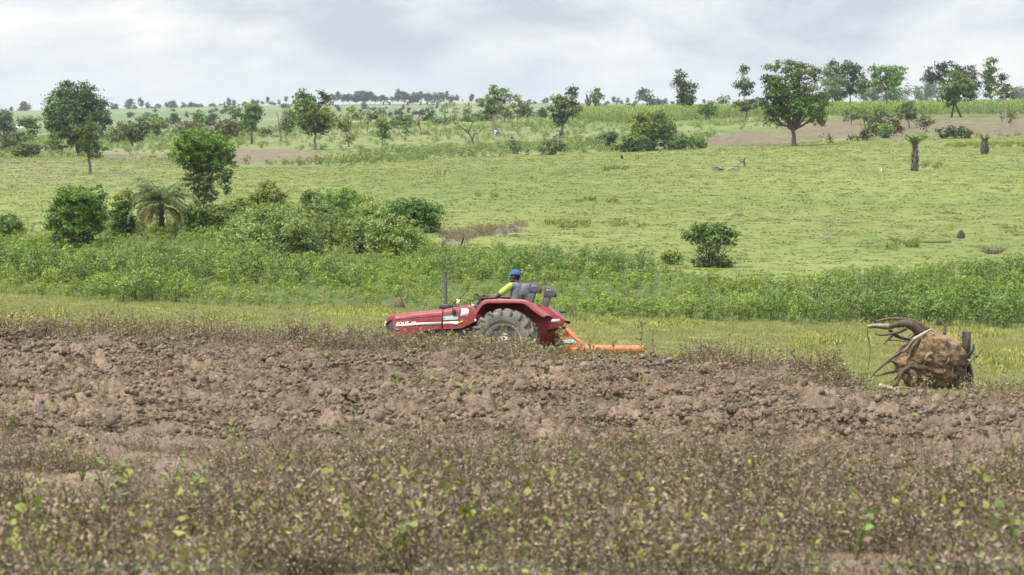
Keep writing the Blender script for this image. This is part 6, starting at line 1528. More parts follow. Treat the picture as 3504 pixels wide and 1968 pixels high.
def maize_kind(seed, h=1.5):
    r = np.random.default_rng(seed); mb = MB()
    mb.tube(np.array([[0, 0, 0], [.03, 0, h * .6], [.02, 0, h]]), [.02, .015, .006], 4, False, (.14, .18, .06))
    for k in range(9):
        a = r.random() * 6.28; z = h * (.15 + .85 * k / 9); ln = r.uniform(.45, .75); v = np.array([math.cos(a), math.sin(a), 0]); s_ = np.cross(v, [0, 0, 1.0]) * .045
        P = [np.array([0, 0, z]), v * ln * .4 + [0, 0, z + ln * .35], v * ln * .8 + [0, 0, z + ln * .25], v * ln + [0, 0, z - .02]]
        V = np.array([P[0] - s_ * .5, P[0] + s_ * .5, P[1] - s_, P[1] + s_, P[2] - s_ * .8, P[2] + s_ * .8, P[3], P[3] + [0.001, 0, 0]])
        mb.add(V, np.array([[0, 1, 3, 2], [2, 3, 5, 4], [4, 5, 7, 6]]), np.array((.145, .205, .05)) * r.uniform(.75, 1.3))
    return mb.mesh('maize', 'herb')
def clod_kind(seed):
    """angular broken lump: a cube with cut, pushed-about corners"""
    r = np.random.default_rng(seed); mb = MB()
    q = np.array([[x, y, z] for z in (-1, 1) for y in (-1, 1) for x in (-1, 1)], float)
    V = q * r.uniform(.45, 1.0, (8, 3)) + r.normal(size=(8, 3)) * .16
    mids = []; F = []
    for f in ([0, 2, 3, 1], [4, 5, 7, 6], [0, 1, 5, 4], [2, 6, 7, 3], [0, 4, 6, 2], [1, 3, 7, 5]):
        c = V[f].mean(0); c = c * r.uniform(.95, 1.35) + r.normal(size=3) * .1; mids.append(c); k = 8 + len(mids) - 1
        F += [[f[a], f[(a + 1) % 4], k] for a in range(4)]
    V = np.concatenate([V, mids]) * np.array([1, r.uniform(.6, .95), r.uniform(.35, .8)])
    tone = np.array((.180, .138, .104)) * r.uniform(.8, 1.15)
    mb.add(V, np.array(F), tone)
    return mb.mesh('clod', 'soil')
def rand_frame(n, y0, y1, pad=.02, power=1.0, rng=RNG, side=7.0):
    """even over the ground inside the camera's view, and on over a strip at each side of it"""
    y = np.sqrt(rng.uniform(y0 * y0, y1 * y1, n)); u = rng.uniform(-.18 - pad, .18 + pad, n); w = .18 + pad
    m = int(.6 * n / (w * (y1 * y1 - y0 * y0)) * 2 * side * (y1 - y0))
    ym = rng.uniform(y0, y1, m); xm = (w * ym + rng.uniform(0, side, m)) * rng.choice([-1, 1], m)
    return np.concatenate([u * y, xm]), np.concatenate([y, ym])
# --- dry weeds of the foreground
rg = np.random.default_rng(101)
wk = [weed_kind(k, .24, .012, 8, 190) for k in range(4)] + [weed_kind(10 + k, .28, .085, 7, 150) for k in range(3)] + [weed_kind(20 + k, .42, .02, 5, 120, .021, .45, (.20, .155, .115)) for k in range(2)]
x, y = rand_frame(20500, 14, 38, .02, rng=rg)
lim = 27.6 + 7.0 * (fbm(x * .12, y * 0 + 2.2, 71, 3) - .5) - .16 * x
clump = fbm(x * .95, y * .95, 74, 3)
pr = sstep(lim + 5.5, lim - 7.0, y + 4.0 * (fbm(x * .9, y * .9, 73, 3) - .5)) * (.14 + .95 * sstep(.38, .58, clump))
bare = np.exp(-(((x + 2.45) / .5) ** 2 + ((y - 18.9) / .45) ** 2)) + np.exp(-(((x + 2.7) / .7) ** 2 + ((y - 17.9) / .35) ** 2))
k = rg.random(len(x)) < np.clip(pr - bare, .0, 1); x, y, clump = x[k], y[k], clump[k]
n1 = len(x)
# the strip along the edge of the ploughed land, thicker round the tractor
x2, y2 = rand_frame(14000, 43, 58.2, .02, rng=rg)
e2 = y_edge(x2 / y2); px2 = 1752 + x2 / y2 * F_PX
wd = np.interp(px2, [0, 500, 900, 1300, 1700, 2100, 2500, 2800, 3200, 3504], [4.5, 4.0, 3.5, 3.6, 4.2, 4.2, 3.2, 2.2, .8, .5])
dn = np.interp(px2, [0, 800, 1300, 1700, 2300, 2700, 2880, 2960, 3330, 3420, 3504], [.55, .42, .72, .95, .9, .85, .5, .03, .03, .3, .3])
pr2 = sstep(wd + 1.0, wd * .4, e2 - y2 + 2.0 * (fbm(x2 * .7, y2 * .7, 75, 3) - .5)) * dn * (y2 < e2 + .9) * (.35 + .9 * sstep(.35, .55, fbm(x2 * .9, y2 * .9, 76, 3)))
k = rg.random(len(x2)) < pr2; x2, y2 = x2[k], y2[k]
# single weeds over the ploughed strip
x3, y3 = rand_frame(5200, 32, 56, .02, rng=rg); k = (y3 < y_edge(x3 / y3) - .3) & (rg.random(len(x3)) < .08 + .9 * sstep(.52, .66, fbm(x3 * .5, y3 * .5, 96, 3))); x3, y3 = x3[k], y3[k]
X = np.concatenate([x, x2, x3]); Y = np.concatenate([y, y2, y3])
idx = np.concatenate([np.where(rg.random(n1) < .24 * sstep(.50, .64, fbm(x * .7, y * .7, 78, 3)) + .40 * sstep(20.5, 17.5, y) * sstep(.40, .60, fbm(x * .5, y * .5, 97, 2)), rg.integers(4, 7, n1), rg.choice(9, n1, p=[.155, .155, .155, .155, .05, .04, .04, .125, .125])), rg.choice(9, len(x2), p=[.12, .12, .1, .1, .15, .14, .13, .07, .07]), rg.choice(9, len(x3), p=[.14, .14, .14, .14, .1, .1, .1, .07, .07])])
S = np.concatenate([np.clip(np.exp(rg.normal(-.22, .30, n1)), .35, 1.6) * np.interp(clump, [.35, .65], [.55, 1.2]) * np.interp(y - (27.6 - .16 * x), [-6, 4], [1, .55]), rg.uniform(.8, 1.4, len(x2)) * np.interp(1752 + x2 / y2 * F_PX, [900, 1250, 1550, 1680, 1800, 1900, 2330, 2420, 2900], [1.2, 1.15, 1.15, 1.5, 1.45, .95, .95, 1.3, 1.25]), rg.uniform(.4, 1.0, len(x3))])
scatter('dry_weeds', 'withered grey-brown weeds covering the foreground and the field edge', 'weeds', wk, np.stack([X, Y, np.where(Y > y_edge(X / Y) - .2, gz(X, Y), soil_z(X, Y)) - .02], 1), rg.random(len(X)) * 6.28, S, idx, rg.normal(0, .34, (len(X), 2)))
# --- loose clods
x, y = rand_frame(46000, 26, 57, .02, rng=rg); k = (y < y_edge(x / y) - .1) & (rg.random(len(x)) < .04 + .30 * sstep(.46, .66, fbm(x * .8, y * .8, 94, 3))) & (rg.random(len(x)) < sstep(28, 35, y + 2 * fbm(x, y, 77, 2))); x, y = x[k], y[k]
S = np.clip(.017 * np.exp(rg.normal(0, .7, len(x))), .008, .075)
scatter('soil_clods', 'loose brown clods lying over the ploughed field', 'clods', [clod_kind(k) for k in range(7)], np.stack([x, y, soil_z(x, y) + S * .25], 1), rg.random(len(x)) * 6.28, S, rg.integers(0, 7, len(x)), rg.normal(0, .5, (len(x), 2)))
# --- crumbs: fine broken earth in patches
def crumb_kind(seed):
    r = np.random.default_rng(seed); mb = MB()
    for k in range(46):
        c = np.array([r.normal(0, .13), r.normal(0, .13), 0]); sz = .0088 * math.exp(r.normal(0, .65))
        V = np.array([[x, y, z] for z in (-1, 1) for y in (-1, 1) for x in (-1, 1)], float) * r.uniform(.5, 1.1, (8, 3)) * sz
        a_ = r.random() * 6.28; R_ = np.array([[math.cos(a_), -math.sin(a_), 0], [math.sin(a_), math.cos(a_), 0], [0, 0, 1]])
        mb.add(V @ R_.T + c + [0, 0, sz * .6 + r.uniform(0, .02)], np.array([[0, 2, 3, 1], [4, 5, 7, 6], [0, 1, 5, 4], [2, 6, 7, 3], [0, 4, 6, 2], [1, 3, 7, 5]]), np.array((.186, .144, .109)) * r.uniform(.65, 1.2))
    return mb.mesh('crumb', 'soil')
x, y = rand_frame(5600, 24, 57, .02, rng=rg); k = (y < y_edge(x / y) - .1) & (rg.random(len(x)) < sstep(24, 32, y)); x, y = x[k], y[k]
_zx = np.stack([x, y, soil_z(x, y) - .005], 1)
scatter('soil_crumbs', 'fine crumbled earth between the clods of the ploughed field', 'soil crumbs', [crumb_kind(k) for k in range(6)], _zx, rg.random(len(x)) * 6.28, rg.uniform(.7, 1.5, len(x)), rg.integers(0, 6, len(x)), rg.normal(0, .15, (len(x), 2)))
# --- broken straw and dead stalks on the soil
def stalk_kind(seed):
    r = np.random.default_rng(seed); mb = MB()
    for k in range(5):
        a = r.random() * 6.28; ln = r.uniform(.08, .32); c = np.array([r.normal(0, .12), r.normal(0, .12), .02]); v = np.array([math.cos(a), math.sin(a), r.uniform(-.1, .5)])
        mb.tube(np.array([c, c + v * ln * .5 + r.normal(size=3) * .02, c + v * ln]), [.004, .0035, .002], 3, False, mixcol((.13, .10, .08), (.27, .22, .15), r.random(1))[0])
    return mb.mesh('stalk', 'dry')
x, y = rand_frame(9000, 26, 57, .02, rng=rg); k = y < y_edge(x / y) - .1; x, y = x[k], y[k]
scatter('dead_stalks', 'broken dry stalks and rootlets strewn over the ploughed soil', 'stalks', [stalk_kind(k) for k in range(6)], np.stack([x, y, soil_z(x, y)], 1), rg.random(len(x)) * 6.28, rg.uniform(.5, 1.3, len(x)), rg.integers(0, 6, len(x)))
# --- short pale grass beside the tractor
G1 = ((.190, .212, .075), (.280, .292, .118))
gk = [tuft_kind(k, .055, 18, .1, G1, .22) for k in range(4)] + [tuft_kind(10, .11, 16, .1, ((.25, .27, .09), (.42, .41, .12)), .22), tuft_kind(11, .16, 16, .1, ((.20, .23, .07), (.28, .30, .09)), .16)]
x, y = rand_frame(60000, 46, 90, .02, rng=rg); px = 1752 + x / y * F_PX; _, row = project(np.stack([x, y, gz(x, y)], -1))
k = (y > y_edge(x / y) + .1) & (row > HERB_LO(px) - 14); x, y, px, row = x[k], y[k], px[k], row[k]
yel = np.zeros(len(x))
for cx, cy, rx, ry, am in ((165, 1080, 60, 14, .9), (330, 1120, 110, 16, .9), (790, 1092, 150, 12, .9), (1180, 1070, 190, 16, 1.0), (60, 1095, 50, 12, .7), (790, 1150, 80, 12, .5), (2850, 1165, 120, 22, .8), (2750, 1180, 60, 16, .7), (3300, 1150, 250, 40, .5), (3430, 1240, 120, 60, .6), (2300, 1110, 220, 16, .6), (2060, 1105, 80, 16, .9), (3100, 1110, 300, 14, .5), (560, 1060, 150, 10, .4)):
    yel = np.maximum(yel, am * np.exp(-((px - cx) / rx) ** 2 - ((row - cy) / ry) ** 2))
isy = rg.random(len(x)) < sstep(.25, .8, yel * (.4 + 1.2 * fbm(x * .8, y * .8, 79, 3))) * .75
idx = np.where(isy, rg.choice([4, 5], len(x), p=[.7, .3]), rg.integers(0, 4, len(x)))
scatter('pale_grass', 'short pale green grass strip beside the tractor', 'grass', gk, np.stack([x, y, gz(x, y)], 1), rg.random(len(x)) * 6.28, rg.uniform(.6, 1.3, len(x)) * np.where(isy, 1.1, 1), idx)
# --- herb belt
hk = [herb_kind(k) for k in range(5)] + [herb_kind(20 + k, .62, 160, .07, ((.185, .230, .055), (.285, .325, .095))) for k in range(2)] + [herb_kind(30 + k, .8, 190, .085, ((.085, .145, .036), (.150, .225, .055)), .28) for k in range(2)] + [herb_kind(40, .75, 120, .06, ((.14, .16, .07), (.21, .22, .10)))]
x, y = rand_frame(32000, 66, 190, .025, rng=rg); px = 1752 + x / y * F_PX; _, row = project(np.stack([x, y, gz(x, y)], -1))
j1 = 34 * (fbm(x * .22, y * .22, 81, 4) - .5) + rg.normal(0, 5, len(x)); j2 = 100 * (fbm(x * .14, y * .14, 82, 4) - .5) + rg.normal(0, 8, len(x))
k = (row + j1 < HERB_LO(px)) & (row + j2 > HERB_HI(px)) & (rg.random(len(x)) < np.interp(HERB_LO(px) - row, [0, 40, 120], [1.0, .85, .68])); x, y, px, row = x[k], y[k], px[k], row[k]
nn = fbm(x * .16, y * .16, 83, 3); dk = sstep(.56, .66, nn) + sstep(2650, 3000, px) * .45 * sstep(1000, 1060, row); yl = sstep(.46, .36, nn)
rr = rg.random(len(x)); idx = np.where(rr < dk * .7, 7 + (rr * 97).astype(int) % 2, np.where(rr > 1 - .6 * yl, 5 + (rr * 89).astype(int) % 2, np.where(rr > .93, 9, (rr * 1000).astype(int) % 5)))
scatter('green_weeds', 'belt of waist-high light green weeds behind the tractor', 'weeds', hk, np.stack([x, y, gz(x, y) - .05], 1), rg.random(len(x)) * 6.28, rg.uniform(.4, 1.25, len(x)) * (-.12 + 1.6 * nn).clip(.42, 1.3) * np.interp(row - HERB_HI(px), [-20, 90], [.6, 1]) * np.where((px < 1500) & (row < 890), 1.25, 1) * np.interp(HERB_LO(px) - row, [-5, 28], [.75, 1]), idx, rg.normal(0, .08, (len(x), 2)))
# --- meadow plants
M1 = ((.136, .176, .044), (.166, .206, .054))
mk = [tuft_kind(50 + k, .05, 16, .10, M1, .30, flat=True) for k in range(4)] + [tuft_kind(60 + k, .12, 16, .11, ((.095, .132, .040), (.130, .172, .052)), .22, flat=True) for k in range(2)] + [tuft_kind(70, .22, 26, .1, ((.15, .185, .045), (.20, .235, .06)), .25)]
x, y = rand_frame(36000, 95, 330, .02, rng=rg); px = 1752 + x / y * F_PX; _, row = project(np.stack([x, y, gz(x, y)], -1))
k = (row < HERB_HI(px) + 30) & (row > MEADOW_TOP(px) - 3) & ~inside(BROWN_L, px, row) & ~inside(TRASH, px, row); x, y, px, row = x[k], y[k], px[k], row[k]
nn = fbm(x * .3, y * .15, 85, 3)
tall = np.zeros(len(x))
for cx, cy, rx, ry in ((1930, 772, 75, 10), (2150, 772, 60, 8), (2130, 580, 50, 5), (3400, 498, 150, 7), (3180, 573, 30, 8), (3100, 835, 60, 14), (2050, 690, 60, 6), (1660, 670, 40, 6), (900, 690, 60, 10)):
    tall = np.maximum(tall, np.exp(-((px - cx) / rx) ** 4 - ((row - cy) / ry) ** 4))
rr = rg.random(len(x)); idx = np.where(rr < tall * .8, 6, np.where(rr > 1 - .20 * sstep(.5, .7, nn) - .015, 4 + (rr * 977).astype(int) % 2, (rr * 1000).astype(int) % 4))
scatter('meadow_plants', 'low creeping crop plants covering the green meadow', 'grass', mk, np.stack([x, y, gz(x, y)], 1), rg.random(len(x)) * 6.28, rg.uniform(.7, 1.5, len(x)), idx)
# --- rough growth between meadow and trees
pk = [herb_kind(90 + k, .45, 60, .16, ((.12, .18, .042), (.20, .27, .07)), .4) for k in range(3)] + [herb_kind(95, .6, 60, .18, ((.085, .125, .04), (.14, .19, .06)), .5), tuft_kind(96, .35, 20, .3, ((.12, .145, .055), (.18, .19, .08)), .4)]
x, y = rand_frame(22000, 200, 560, .02, rng=rg); px = 1752 + x / y * F_PX; _, row = project(np.stack([x, y, gz(x, y)], -1))
nn = fbm(x * .05, y * .05, 87, 3); band = np.exp(-((MEADOW_TOP(px) - row - 16) / 16) ** 2) * sstep(1000, 1250, px) * sstep(2560, 2400, px)
k = (row < MEADOW_TOP(px)) & ~inside(BROWN_R, px, row) & ~inside(BROWN_L, px, row) & ~inside(BROWN_L2, px, row) & (rg.random(len(x)) < .30 * sstep(.4, .6, nn) + .12 + .95 * band); x, y, px, row = x[k], y[k], px[k], row[k]
scatter('rough_pasture', 'rough green undergrowth between the meadow and the trees', 'undergrowth', pk, np.stack([x, y, gz(x, y) - .05], 1), rg.random(len(x)) * 6.28, rg.uniform(.5, 1.3, len(x)), np.where(rg.random(len(x)) < .75, rg.integers(0, 3, len(x)), rg.integers(3, 5, len(x))))
# --- young maize on the rise
MZ = [(1990, 392), (2120, 382), (2280, 380), (2500, 378), (2800, 370), (3100, 362), (3504, 352), (3560, 352), (3560, 392), (3200, 394), (2820, 398), (2600, 402), (2450, 408), (2300, 418), (2100, 420), (1960, 414)]
x, y = rand_frame(40000, 330, 640, .02, rng=rg); px = 1752 + x / y * F_PX; _, row = project(np.stack([x, y, gz(x, y)], -1))
k = inside(MZ, px, row + 6 * (fbm(x * .1, y * .1, 88, 2) - .5)); x, y = x[k], y[k]
scatter('maize_crop', 'bright green young maize standing along the rise at the right', 'crop', [maize_kind(k) for k in range(4)], np.stack([x, y, gz(x, y)], 1), rg.random(len(x)) * 6.28, rg.uniform(.7, 1.25, len(x)), rg.integers(0, 4, len(x)))

# --- dry brush lying on the bare patch
x, y = rand_frame(30000, 95, 175, .02, rng=rg); px = 1752 + x / y * F_PX; _, row = project(np.stack([x, y, gz(x, y)], -1))
k = inside(TRASH, px + 40 * (fbm(x * .5, y * .5, 92, 3) - .5), row + 14 * (fbm(x * .4, y * .4, 93, 3) - .5)); x, y = x[k], y[k]
scatter('dry_brush', 'grey dry brush and straw on the bare patch beside the thicket', 'brush', wk[:4] + [weed_kind(33, .3, .3, 5, 60, .04)], np.stack([x, y, gz(x, y)], 1), rg.random(len(x)) * 6.28, rg.uniform(.5, 1.3, len(x)), rg.integers(0, 5, len(x)), rg.normal(0, .5, (len(x), 2)))

# ------------------------------------------------------------------ bean plants with big round leaves in the foreground
def big_leaf(r, size, col):
    t = np.linspace(-1, 1, 7); w = np.sqrt(np.clip(1 - t * t, 0, 1)) * np.where(t < 0, 1, .92) * .46
    mb = MB(); V = []
    for ti, wi in zip(t, w):
        for s in (-1, 0, 1): V.append((ti * .5 * size + .5 * size, s * wi * size, (.10 * abs(s) * wi * 2 - .12 * ti * ti) * size))
    mb.add(np.array(V), grid_faces(7, 3), col); mb.tube(np.array([(-.35 * size, 0, -.1 * size), (0, 0, 0), (.6 * size, 0, -.01)]), [.0035, .003, .001], 4, False, np.array(col) * .8)
    return mb.mesh('leaf', 'leaf', True)
def bean_plant(px, row, n, size, cols, label, group, seed, h=.36):
    b = on_ground(px, row, 12); b.z = float(soil_z(b.x, b.y)); r = np.random.default_rng(seed)
    o = thing('bean_plant', label, 'plant', b, group)
    q = MB()
    for k in range(n * 2):
        a = r.random() * 6.28; e = np.array([math.cos(a) * r.uniform(.03, .16), math.sin(a) * r.uniform(.03, .12), h * r.uniform(.45, 1.1)])
        q.tube(smooth_path(np.array([[0, 0, -.02], e * [.4, .4, .7], e]), 6), np.linspace(.004, .0022, 6), 4, False, (.14, .16, .05))
        l_ = obj('leaf', big_leaf(r, size * r.uniform(.65, 1.2), np.array(cols[k % len(cols)]) * r.uniform(.8, 1.2)), o)
        l_.location = e; l_.rotation_euler = (r.normal(0, .5), r.normal(.15, .55), r.random() * 6.28)
    obj('stem', q.mesh('stem', 'dry'), o)
GR = [(.09, .15, .03), (.12, .18, .038), (.15, .20, .042)]; YG = [(.16, .19, .04), (.20, .21, .05), (.12, .16, .036)]; PALE = [(.26, .24, .11), (.19, .20, .06)]
for k, (px, row, n, sz, cl) in enumerate(((365, 1770, 6, .072, GR), (430, 1800, 6, .075, GR + YG), (350, 1870, 5, .072, GR), (140, 1960, 5, .085, GR + YG), (640, 1745, 5, .06, YG + GR), (590, 1720, 4, .055, YG), (650, 1835, 5, .055, YG + GR), (610, 1800, 3, .05, YG), (280, 1680, 4, .05, YG), (700, 1720, 4, .045, GR), (30, 1900, 5, .06, GR + YG), (230, 1900, 4, .05, YG + PALE), (100, 1905, 5, .055, PALE + GR))):
    bean_plant(px, row, n, sz, cl, 'bean plant with large round green leaves in the lower left foreground', 'bean plants at the lower left', 300 + k)
for k, (px, row, n, sz, cl) in enumerate(((1620, 1965, 7, .07, YG), (1560, 1950, 5, .05, YG), (1700, 1960, 5, .055, YG + PALE), (1340, 1990, 5, .06, YG), (2280, 1910, 5, .055, YG), (2330, 1955, 3, .06, GR), (1940, 1950, 4, .06, GR), (1960, 1885, 3, .05, YG), (1190, 1960, 4, .055, YG + PALE), (1010, 1920, 4, .05, YG), (880, 1900, 4, .05, YG), (2600, 1980, 4, .06, PALE), (2930, 1960, 4, .065, GR), (2620, 1920, 3, .05, YG))):
    bean_plant(px, row, n, sz, cl, 'yellowing young bean plant along the bottom edge of the foreground', 'bean plants along the bottom edge', 330 + k)
for k, (px, row, n, sz, cl) in enumerate(((3395, 1830, 5, .075, YG), (3480, 1960, 5, .06, GR), (3380, 1900, 4, .05, YG), (2710, 1690, 3, .045, YG), (2530, 1800, 3, .05, GR), (2480, 1760, 3, .05, YG), (2890, 1760, 4, .045, GR), (2960, 1750, 3, .045, YG), (3420, 1985, 4, .05, YG), (3000, 1940, 3, .05, YG))):
    bean_plant(px, row, n, sz, cl, 'yellow-green bean plant in the lower right foreground', 'bean plants at the lower right', 360 + k)
for k, (px, row, n, sz, cl) in enumerate(((40, 1540, 6, .07, YG + GR), (20, 1500, 5, .06, YG), (160, 1470, 4, .06, YG), (260, 1350, 3, .08, GR), (480, 1590, 3, .05, YG), (800, 1560, 4, .06, GR), (1180, 1580, 4, .05, GR), (1400, 1340, 6, .09, GR + YG), (1360, 1380, 5, .08, GR), (1460, 1370, 4, .08, YG), (1610, 1470, 3, .08, GR), (3130, 1490, 5, .09, YG), (3110, 1520, 4, .08, YG), (1960, 1460, 3, .08, GR), (2210, 1390, 4, .08, GR), (2060, 1620, 3, .06, GR), (2240, 1610, 3, .06, YG), (1370, 1650, 3, .05, YG))):
    bean_plant(px, row, n, sz, cl, 'small green seedling growing out of the ploughed soil', 'seedlings on the ploughed soil', 390 + k, .2)
# weeds with fresh leaves that stand up in front of the tractor and along the field edge
def leafy_weed(px, row, hpx, n, label, seed, cols, y0=50, dd=None, group='leafy weeds in front of the tractor and plough'):
    y_ = dd or 56.0; p = ray_pt(px, row, y_); x_ = float(p[0]); z_ = float(max(soil_z(x_, y_), gz(x_, y_) - .1)) - .03
    m = y_ / F_PX; top = float(p[2]) + hpx * m; h = top - z_; r = np.random.default_rng(seed)
    o = thing('leafy_weed', label, 'weed', (x_, y_, z_), group)
    q = MB(); q.tube(smooth_path(np.array([(0, 0, 0), (r.normal(0, .03), 0, h * .5), (r.normal(0, .04), 0, h)]), 6), np.linspace(.008, .003, 6), 4, False, (.13, .11, .06)); obj('stem', q.mesh('stem', 'dry'), o)
    q = MB(); C = np.stack([r.normal(0, .05, n), r.normal(0, .05, n), h * r.uniform(.35, 1.03, n)], 1); C[:, :2] *= (1.6 - C[:, 2:3] / h)
    q.leaves(C, np.array([0, -.3, .6]) + r.normal(size=(n, 3)) * .5, .062 * np.clip(r.normal(1, .3, n), .5, 1.8), .75, r, mixcol(cols[0], cols[1], r.random(n))); obj('leaves', q.mesh('leaves', 'leaf'), o)
FG = ((.12, .17, .04), (.24, .27, .07)); DRYG = ((.12, .10, .07), (.20, .20, .07))
def cr1(x, y): return 1250 + x * .4076, 880 + y * .4076
for k, (x, y, hh, n, cl) in enumerate(((195, 760, 145, 60, FG), (240, 800, 120, 50, FG), (470, 780, 155, 60, DRYG), (520, 790, 145, 60, FG), (580, 790, 120, 50, FG), (725, 800, 180, 40, FG), (350, 800, 100, 50, FG), (800, 830, 95, 40, FG), (930, 820, 130, 50, FG), (1050, 830, 150, 60, FG), (1245, 830, 150, 50, FG), (1300, 840, 80, 40, FG), (1150, 850, 60, 40, DRYG), (1640, 800, 210, 80, DRYG), (1700, 790, 60, 30, FG), (1890, 800, 110, 30, FG), (1790, 800, 80, 26, FG), (2085, 800, 110, 30, FG), (2310, 800, 270, 34, DRYG), (2230, 830, 60, 30, DRYG), (2430, 800, 200, 16, DRYG), (1470, 850, 80, 40, DRYG), (1380, 860, 70, 40, FG), (650, 830, 80, 40, DRYG), (880, 860, 70, 40, DRYG), (1560, 850, 100, 40, DRYG), (1960, 830, 70, 40, DRYG), (110, 800, 70, 40, DRYG), (30, 790, 90, 40, FG))):
    px, row = cr1(x, y)
    leafy_weed(px, row, hh * .4076 * .95, int(n * 1.7), 'leafy weed stalk rising in front of the tractor and plough', 700 + k, cl)

YB = ((.17, .21, .035), (.32, .34, .06))
for k, (px, row, hh, n, cl) in enumerate(((2350, 1290, 40, 50, DRYG), (2420, 1300, 60, 60, DRYG), (2490, 1300, 55, 60, FG), (2560, 1305, 75, 60, DRYG), (2610, 1310, 50, 60, FG), (2660, 1315, 80, 70, DRYG), (2720, 1320, 70, 60, FG), (2770, 1335, 60, 70, FG), (2810, 1340, 90, 110, YB), (2850, 1345, 95, 120, YB), (2885, 1345, 70, 90, YB), (2930, 1350, 60, 60, DRYG), (2960, 1350, 70, 50, FG))):
    y_ = float(y_edge((px - 1752) / F_PX)) + .5
    leafy_weed(px, row, hh, n, 'leafy weed on the field edge between the plough and the uprooted stump', 760 + k, cl, dd=y_, group='leafy weeds between plough and stump')
for k, (px, row, hh, n, cl) in enumerate(((40, 1195, 50, 50, DRYG), (90, 1200, 60, 50, FG), (135, 1195, 75, 60, FG), (230, 1205, 40, 50, DRYG), (290, 1205, 55, 50, DRYG), (400, 1205, 70, 60, DRYG), (455, 1210, 60, 50, FG), (540, 1215, 45, 50, DRYG), (640, 1220, 40, 40, DRYG), (770, 1230, 60, 50, FG), (860, 1235, 45, 50, DRYG), (960, 1240, 90, 60, FG), (1010, 1240, 70, 60, DRYG), (1075, 1240, 105, 70, DRYG), (1140, 1240, 60, 60, FG), (1200, 1240, 80, 60, DRYG), (1250, 1240, 60, 60, FG))):
    leafy_weed(px, row, hh, n, 'leafy weed on the field edge left of the tractor', 790 + k, cl, dd=55.6, group='leafy weeds left of the tractor')
# tall dead stalks standing out of the foreground weeds
def dry_stalk(px, row, tpx, trow, n, label, seed, y_=None):
    b = on_ground(px, row, 12); b.z = float(soil_z(b.x, b.y)) - .02; r = np.random.default_rng(seed); d_ = b.y
    top = np.array(ray_pt(tpx, trow, d_)) - np.array(b)
    o = thing('dry_stalk', label, 'weed', b)
    q = MB(); q.tube(smooth_path(np.array([(0, 0, 0), top * .5 + r.normal(size=3) * .02, top]), 8), np.linspace(.006, .0025, 8), 5, False, (.06, .048, .042)); obj('stem', q.mesh('stem', 'dry'), o)
    for k in range(5):
        t = r.uniform(.4, .9); e = top * t + r.normal(size=3) * .07 + [0, 0, .09]
        q = MB(); q.tube(np.array([top * t, (top * t + e) / 2 + r.normal(size=3) * .01, e]), [.003, .0025, .0015], 4, False, (.07, .055, .048)); obj('side_stem', q.mesh('side_stem', 'dry'), o)
    q = MB(); C = top * r.uniform(.5, 1.03, (n, 1)) + r.normal(size=(n, 3)) * np.array([.045, .045, .04])
    q.leaves(C, r.normal(size=(n, 3)), .03 * np.clip(r.normal(1, .35, n), .4, 2), .42, r, mixcol((.055, .045, .04), (.14, .115, .10), r.random(n)), fold=.3); obj('dead_leaves', q.mesh('dead_leaves', 'dry'), o)
dry_stalk(2540, 1735, 2440, 1520, 90, 'tall leaning dead stalk with curled leaves right of centre in the foreground', 1)
dry_stalk(845, 1880, 760, 1650, 80, 'dark bare forked stalk rising from the weeds at the lower left', 2)
dry_stalk(865, 1870, 870, 1650, 60, 'upright dark stalk beside the forked stalk at the lower left', 3)
dry_stalk(110, 1990, 0, 1815, 20, 'thin slanting dead stem at the lower left corner', 4)
dry_stalk(1450, 1640, 1448, 1490, 60, 'straight weed stalk with a yellow tip in the middle of the foreground', 5)
dry_stalk(1560, 1660, 1545, 1530, 70, 'short bushy dead stalk at the edge of the ploughed soil', 6)
dry_stalk(2110, 1610, 2035, 1480, 40, 'thin forked stalk with green buds over the ploughed soil', 7)
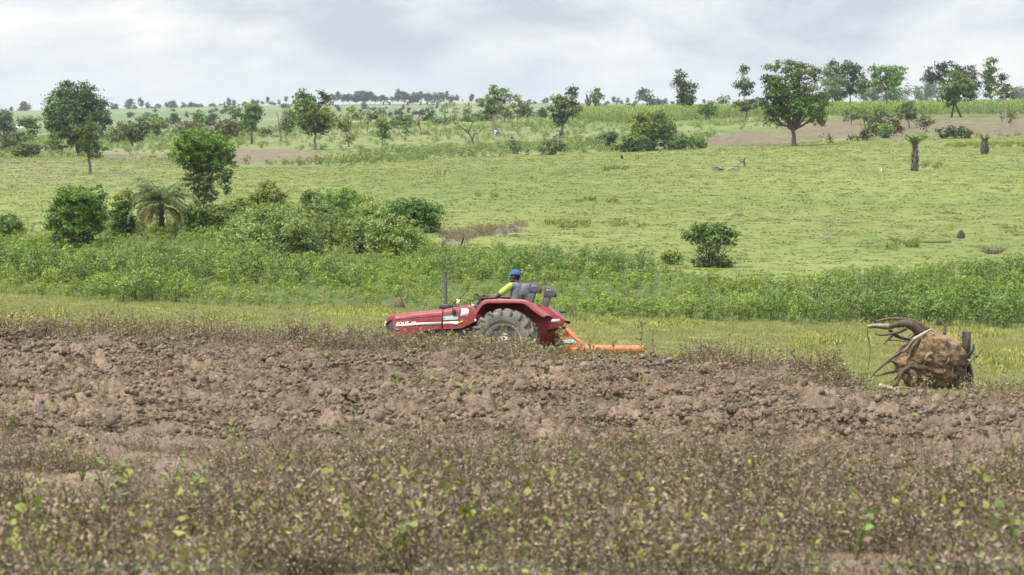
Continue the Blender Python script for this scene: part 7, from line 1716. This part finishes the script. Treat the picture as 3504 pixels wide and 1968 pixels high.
dry_stalk(2820, 1640, 2790, 1530, 60, 'dead stalk clump at the right edge of the ploughed soil', 8)

# ------------------------------------------------------------------ haze
hzb = MB(); hzb.box((0, 1290, 30.0), (2440, 2760, 90))
hm = bpy.data.materials.new('haze_air'); hm.use_nodes = True; hn = hm.node_tree.nodes; hn.clear()
ho = hn.new('ShaderNodeOutputMaterial'); pv = hn.new('ShaderNodeVolumePrincipled')
pv.inputs['Color'].default_value = (.80, .90, 1.0, 1); pv.inputs['Density'].default_value = .00009; pv.inputs['Anisotropy'].default_value = .0
hm.node_tree.links.new(pv.outputs[0], ho.inputs['Volume'])
tag(obj('haze', hzb.mesh('haze', hm, False, None, False)), 'thin pale haze filling the air over the plain', 'haze', kind='stuff')

# ------------------------------------------------------------------ labels that tell the look-alikes apart: their order from the left
def ordinal(n):
    return '%d%s' % (n, 'th' if 10 <= n % 100 <= 20 else {1: 'st', 2: 'nd', 3: 'rd'}.get(n % 10, 'th'))
for grp, text in (('trees on the skyline', '%s small bluish tree from the left along the far skyline'),
                  ('trees of the far fields', '%s small dark tree from the left dotted over the far fields'),
                  ('village grove', '%s bluish tree from the left in the village grove on the skyline'),
                  ('leafy weeds in front of the tractor and plough', '%s leafy weed stalk from the left in front of the tractor and plough'),
                  ('leafy weeds between plough and stump', '%s leafy weed from the left between the plough and the uprooted stump'),
                  ('leafy weeds left of the tractor', '%s leafy weed from the left on the field edge before the tractor'),
                  ('seedlings on the ploughed soil', '%s small green seedling from the left on the ploughed soil'),
                  ('bean plants at the lower left', '%s large-leaved bean plant from the left in the lower left foreground'),
                  ('bean plants along the bottom edge', '%s yellowing bean plant from the left along the bottom edge'),
                  ('bean plants at the lower right', '%s yellow-green bean plant from the left in the lower right foreground'),
                  ('white cattle in the far field', '%s white cow from the left in the far left herd'),
                  ('village huts on the skyline', '%s tiny pale hut from the left among the village trees on the skyline')):
    objs = [o for o in COL.objects if o.get('group') == grp and o.parent is None]
    objs.sort(key=lambda o: o.location.x / o.location.y)
    for k, o in enumerate(objs):
        o['label'] = text % ordinal(k + 1)
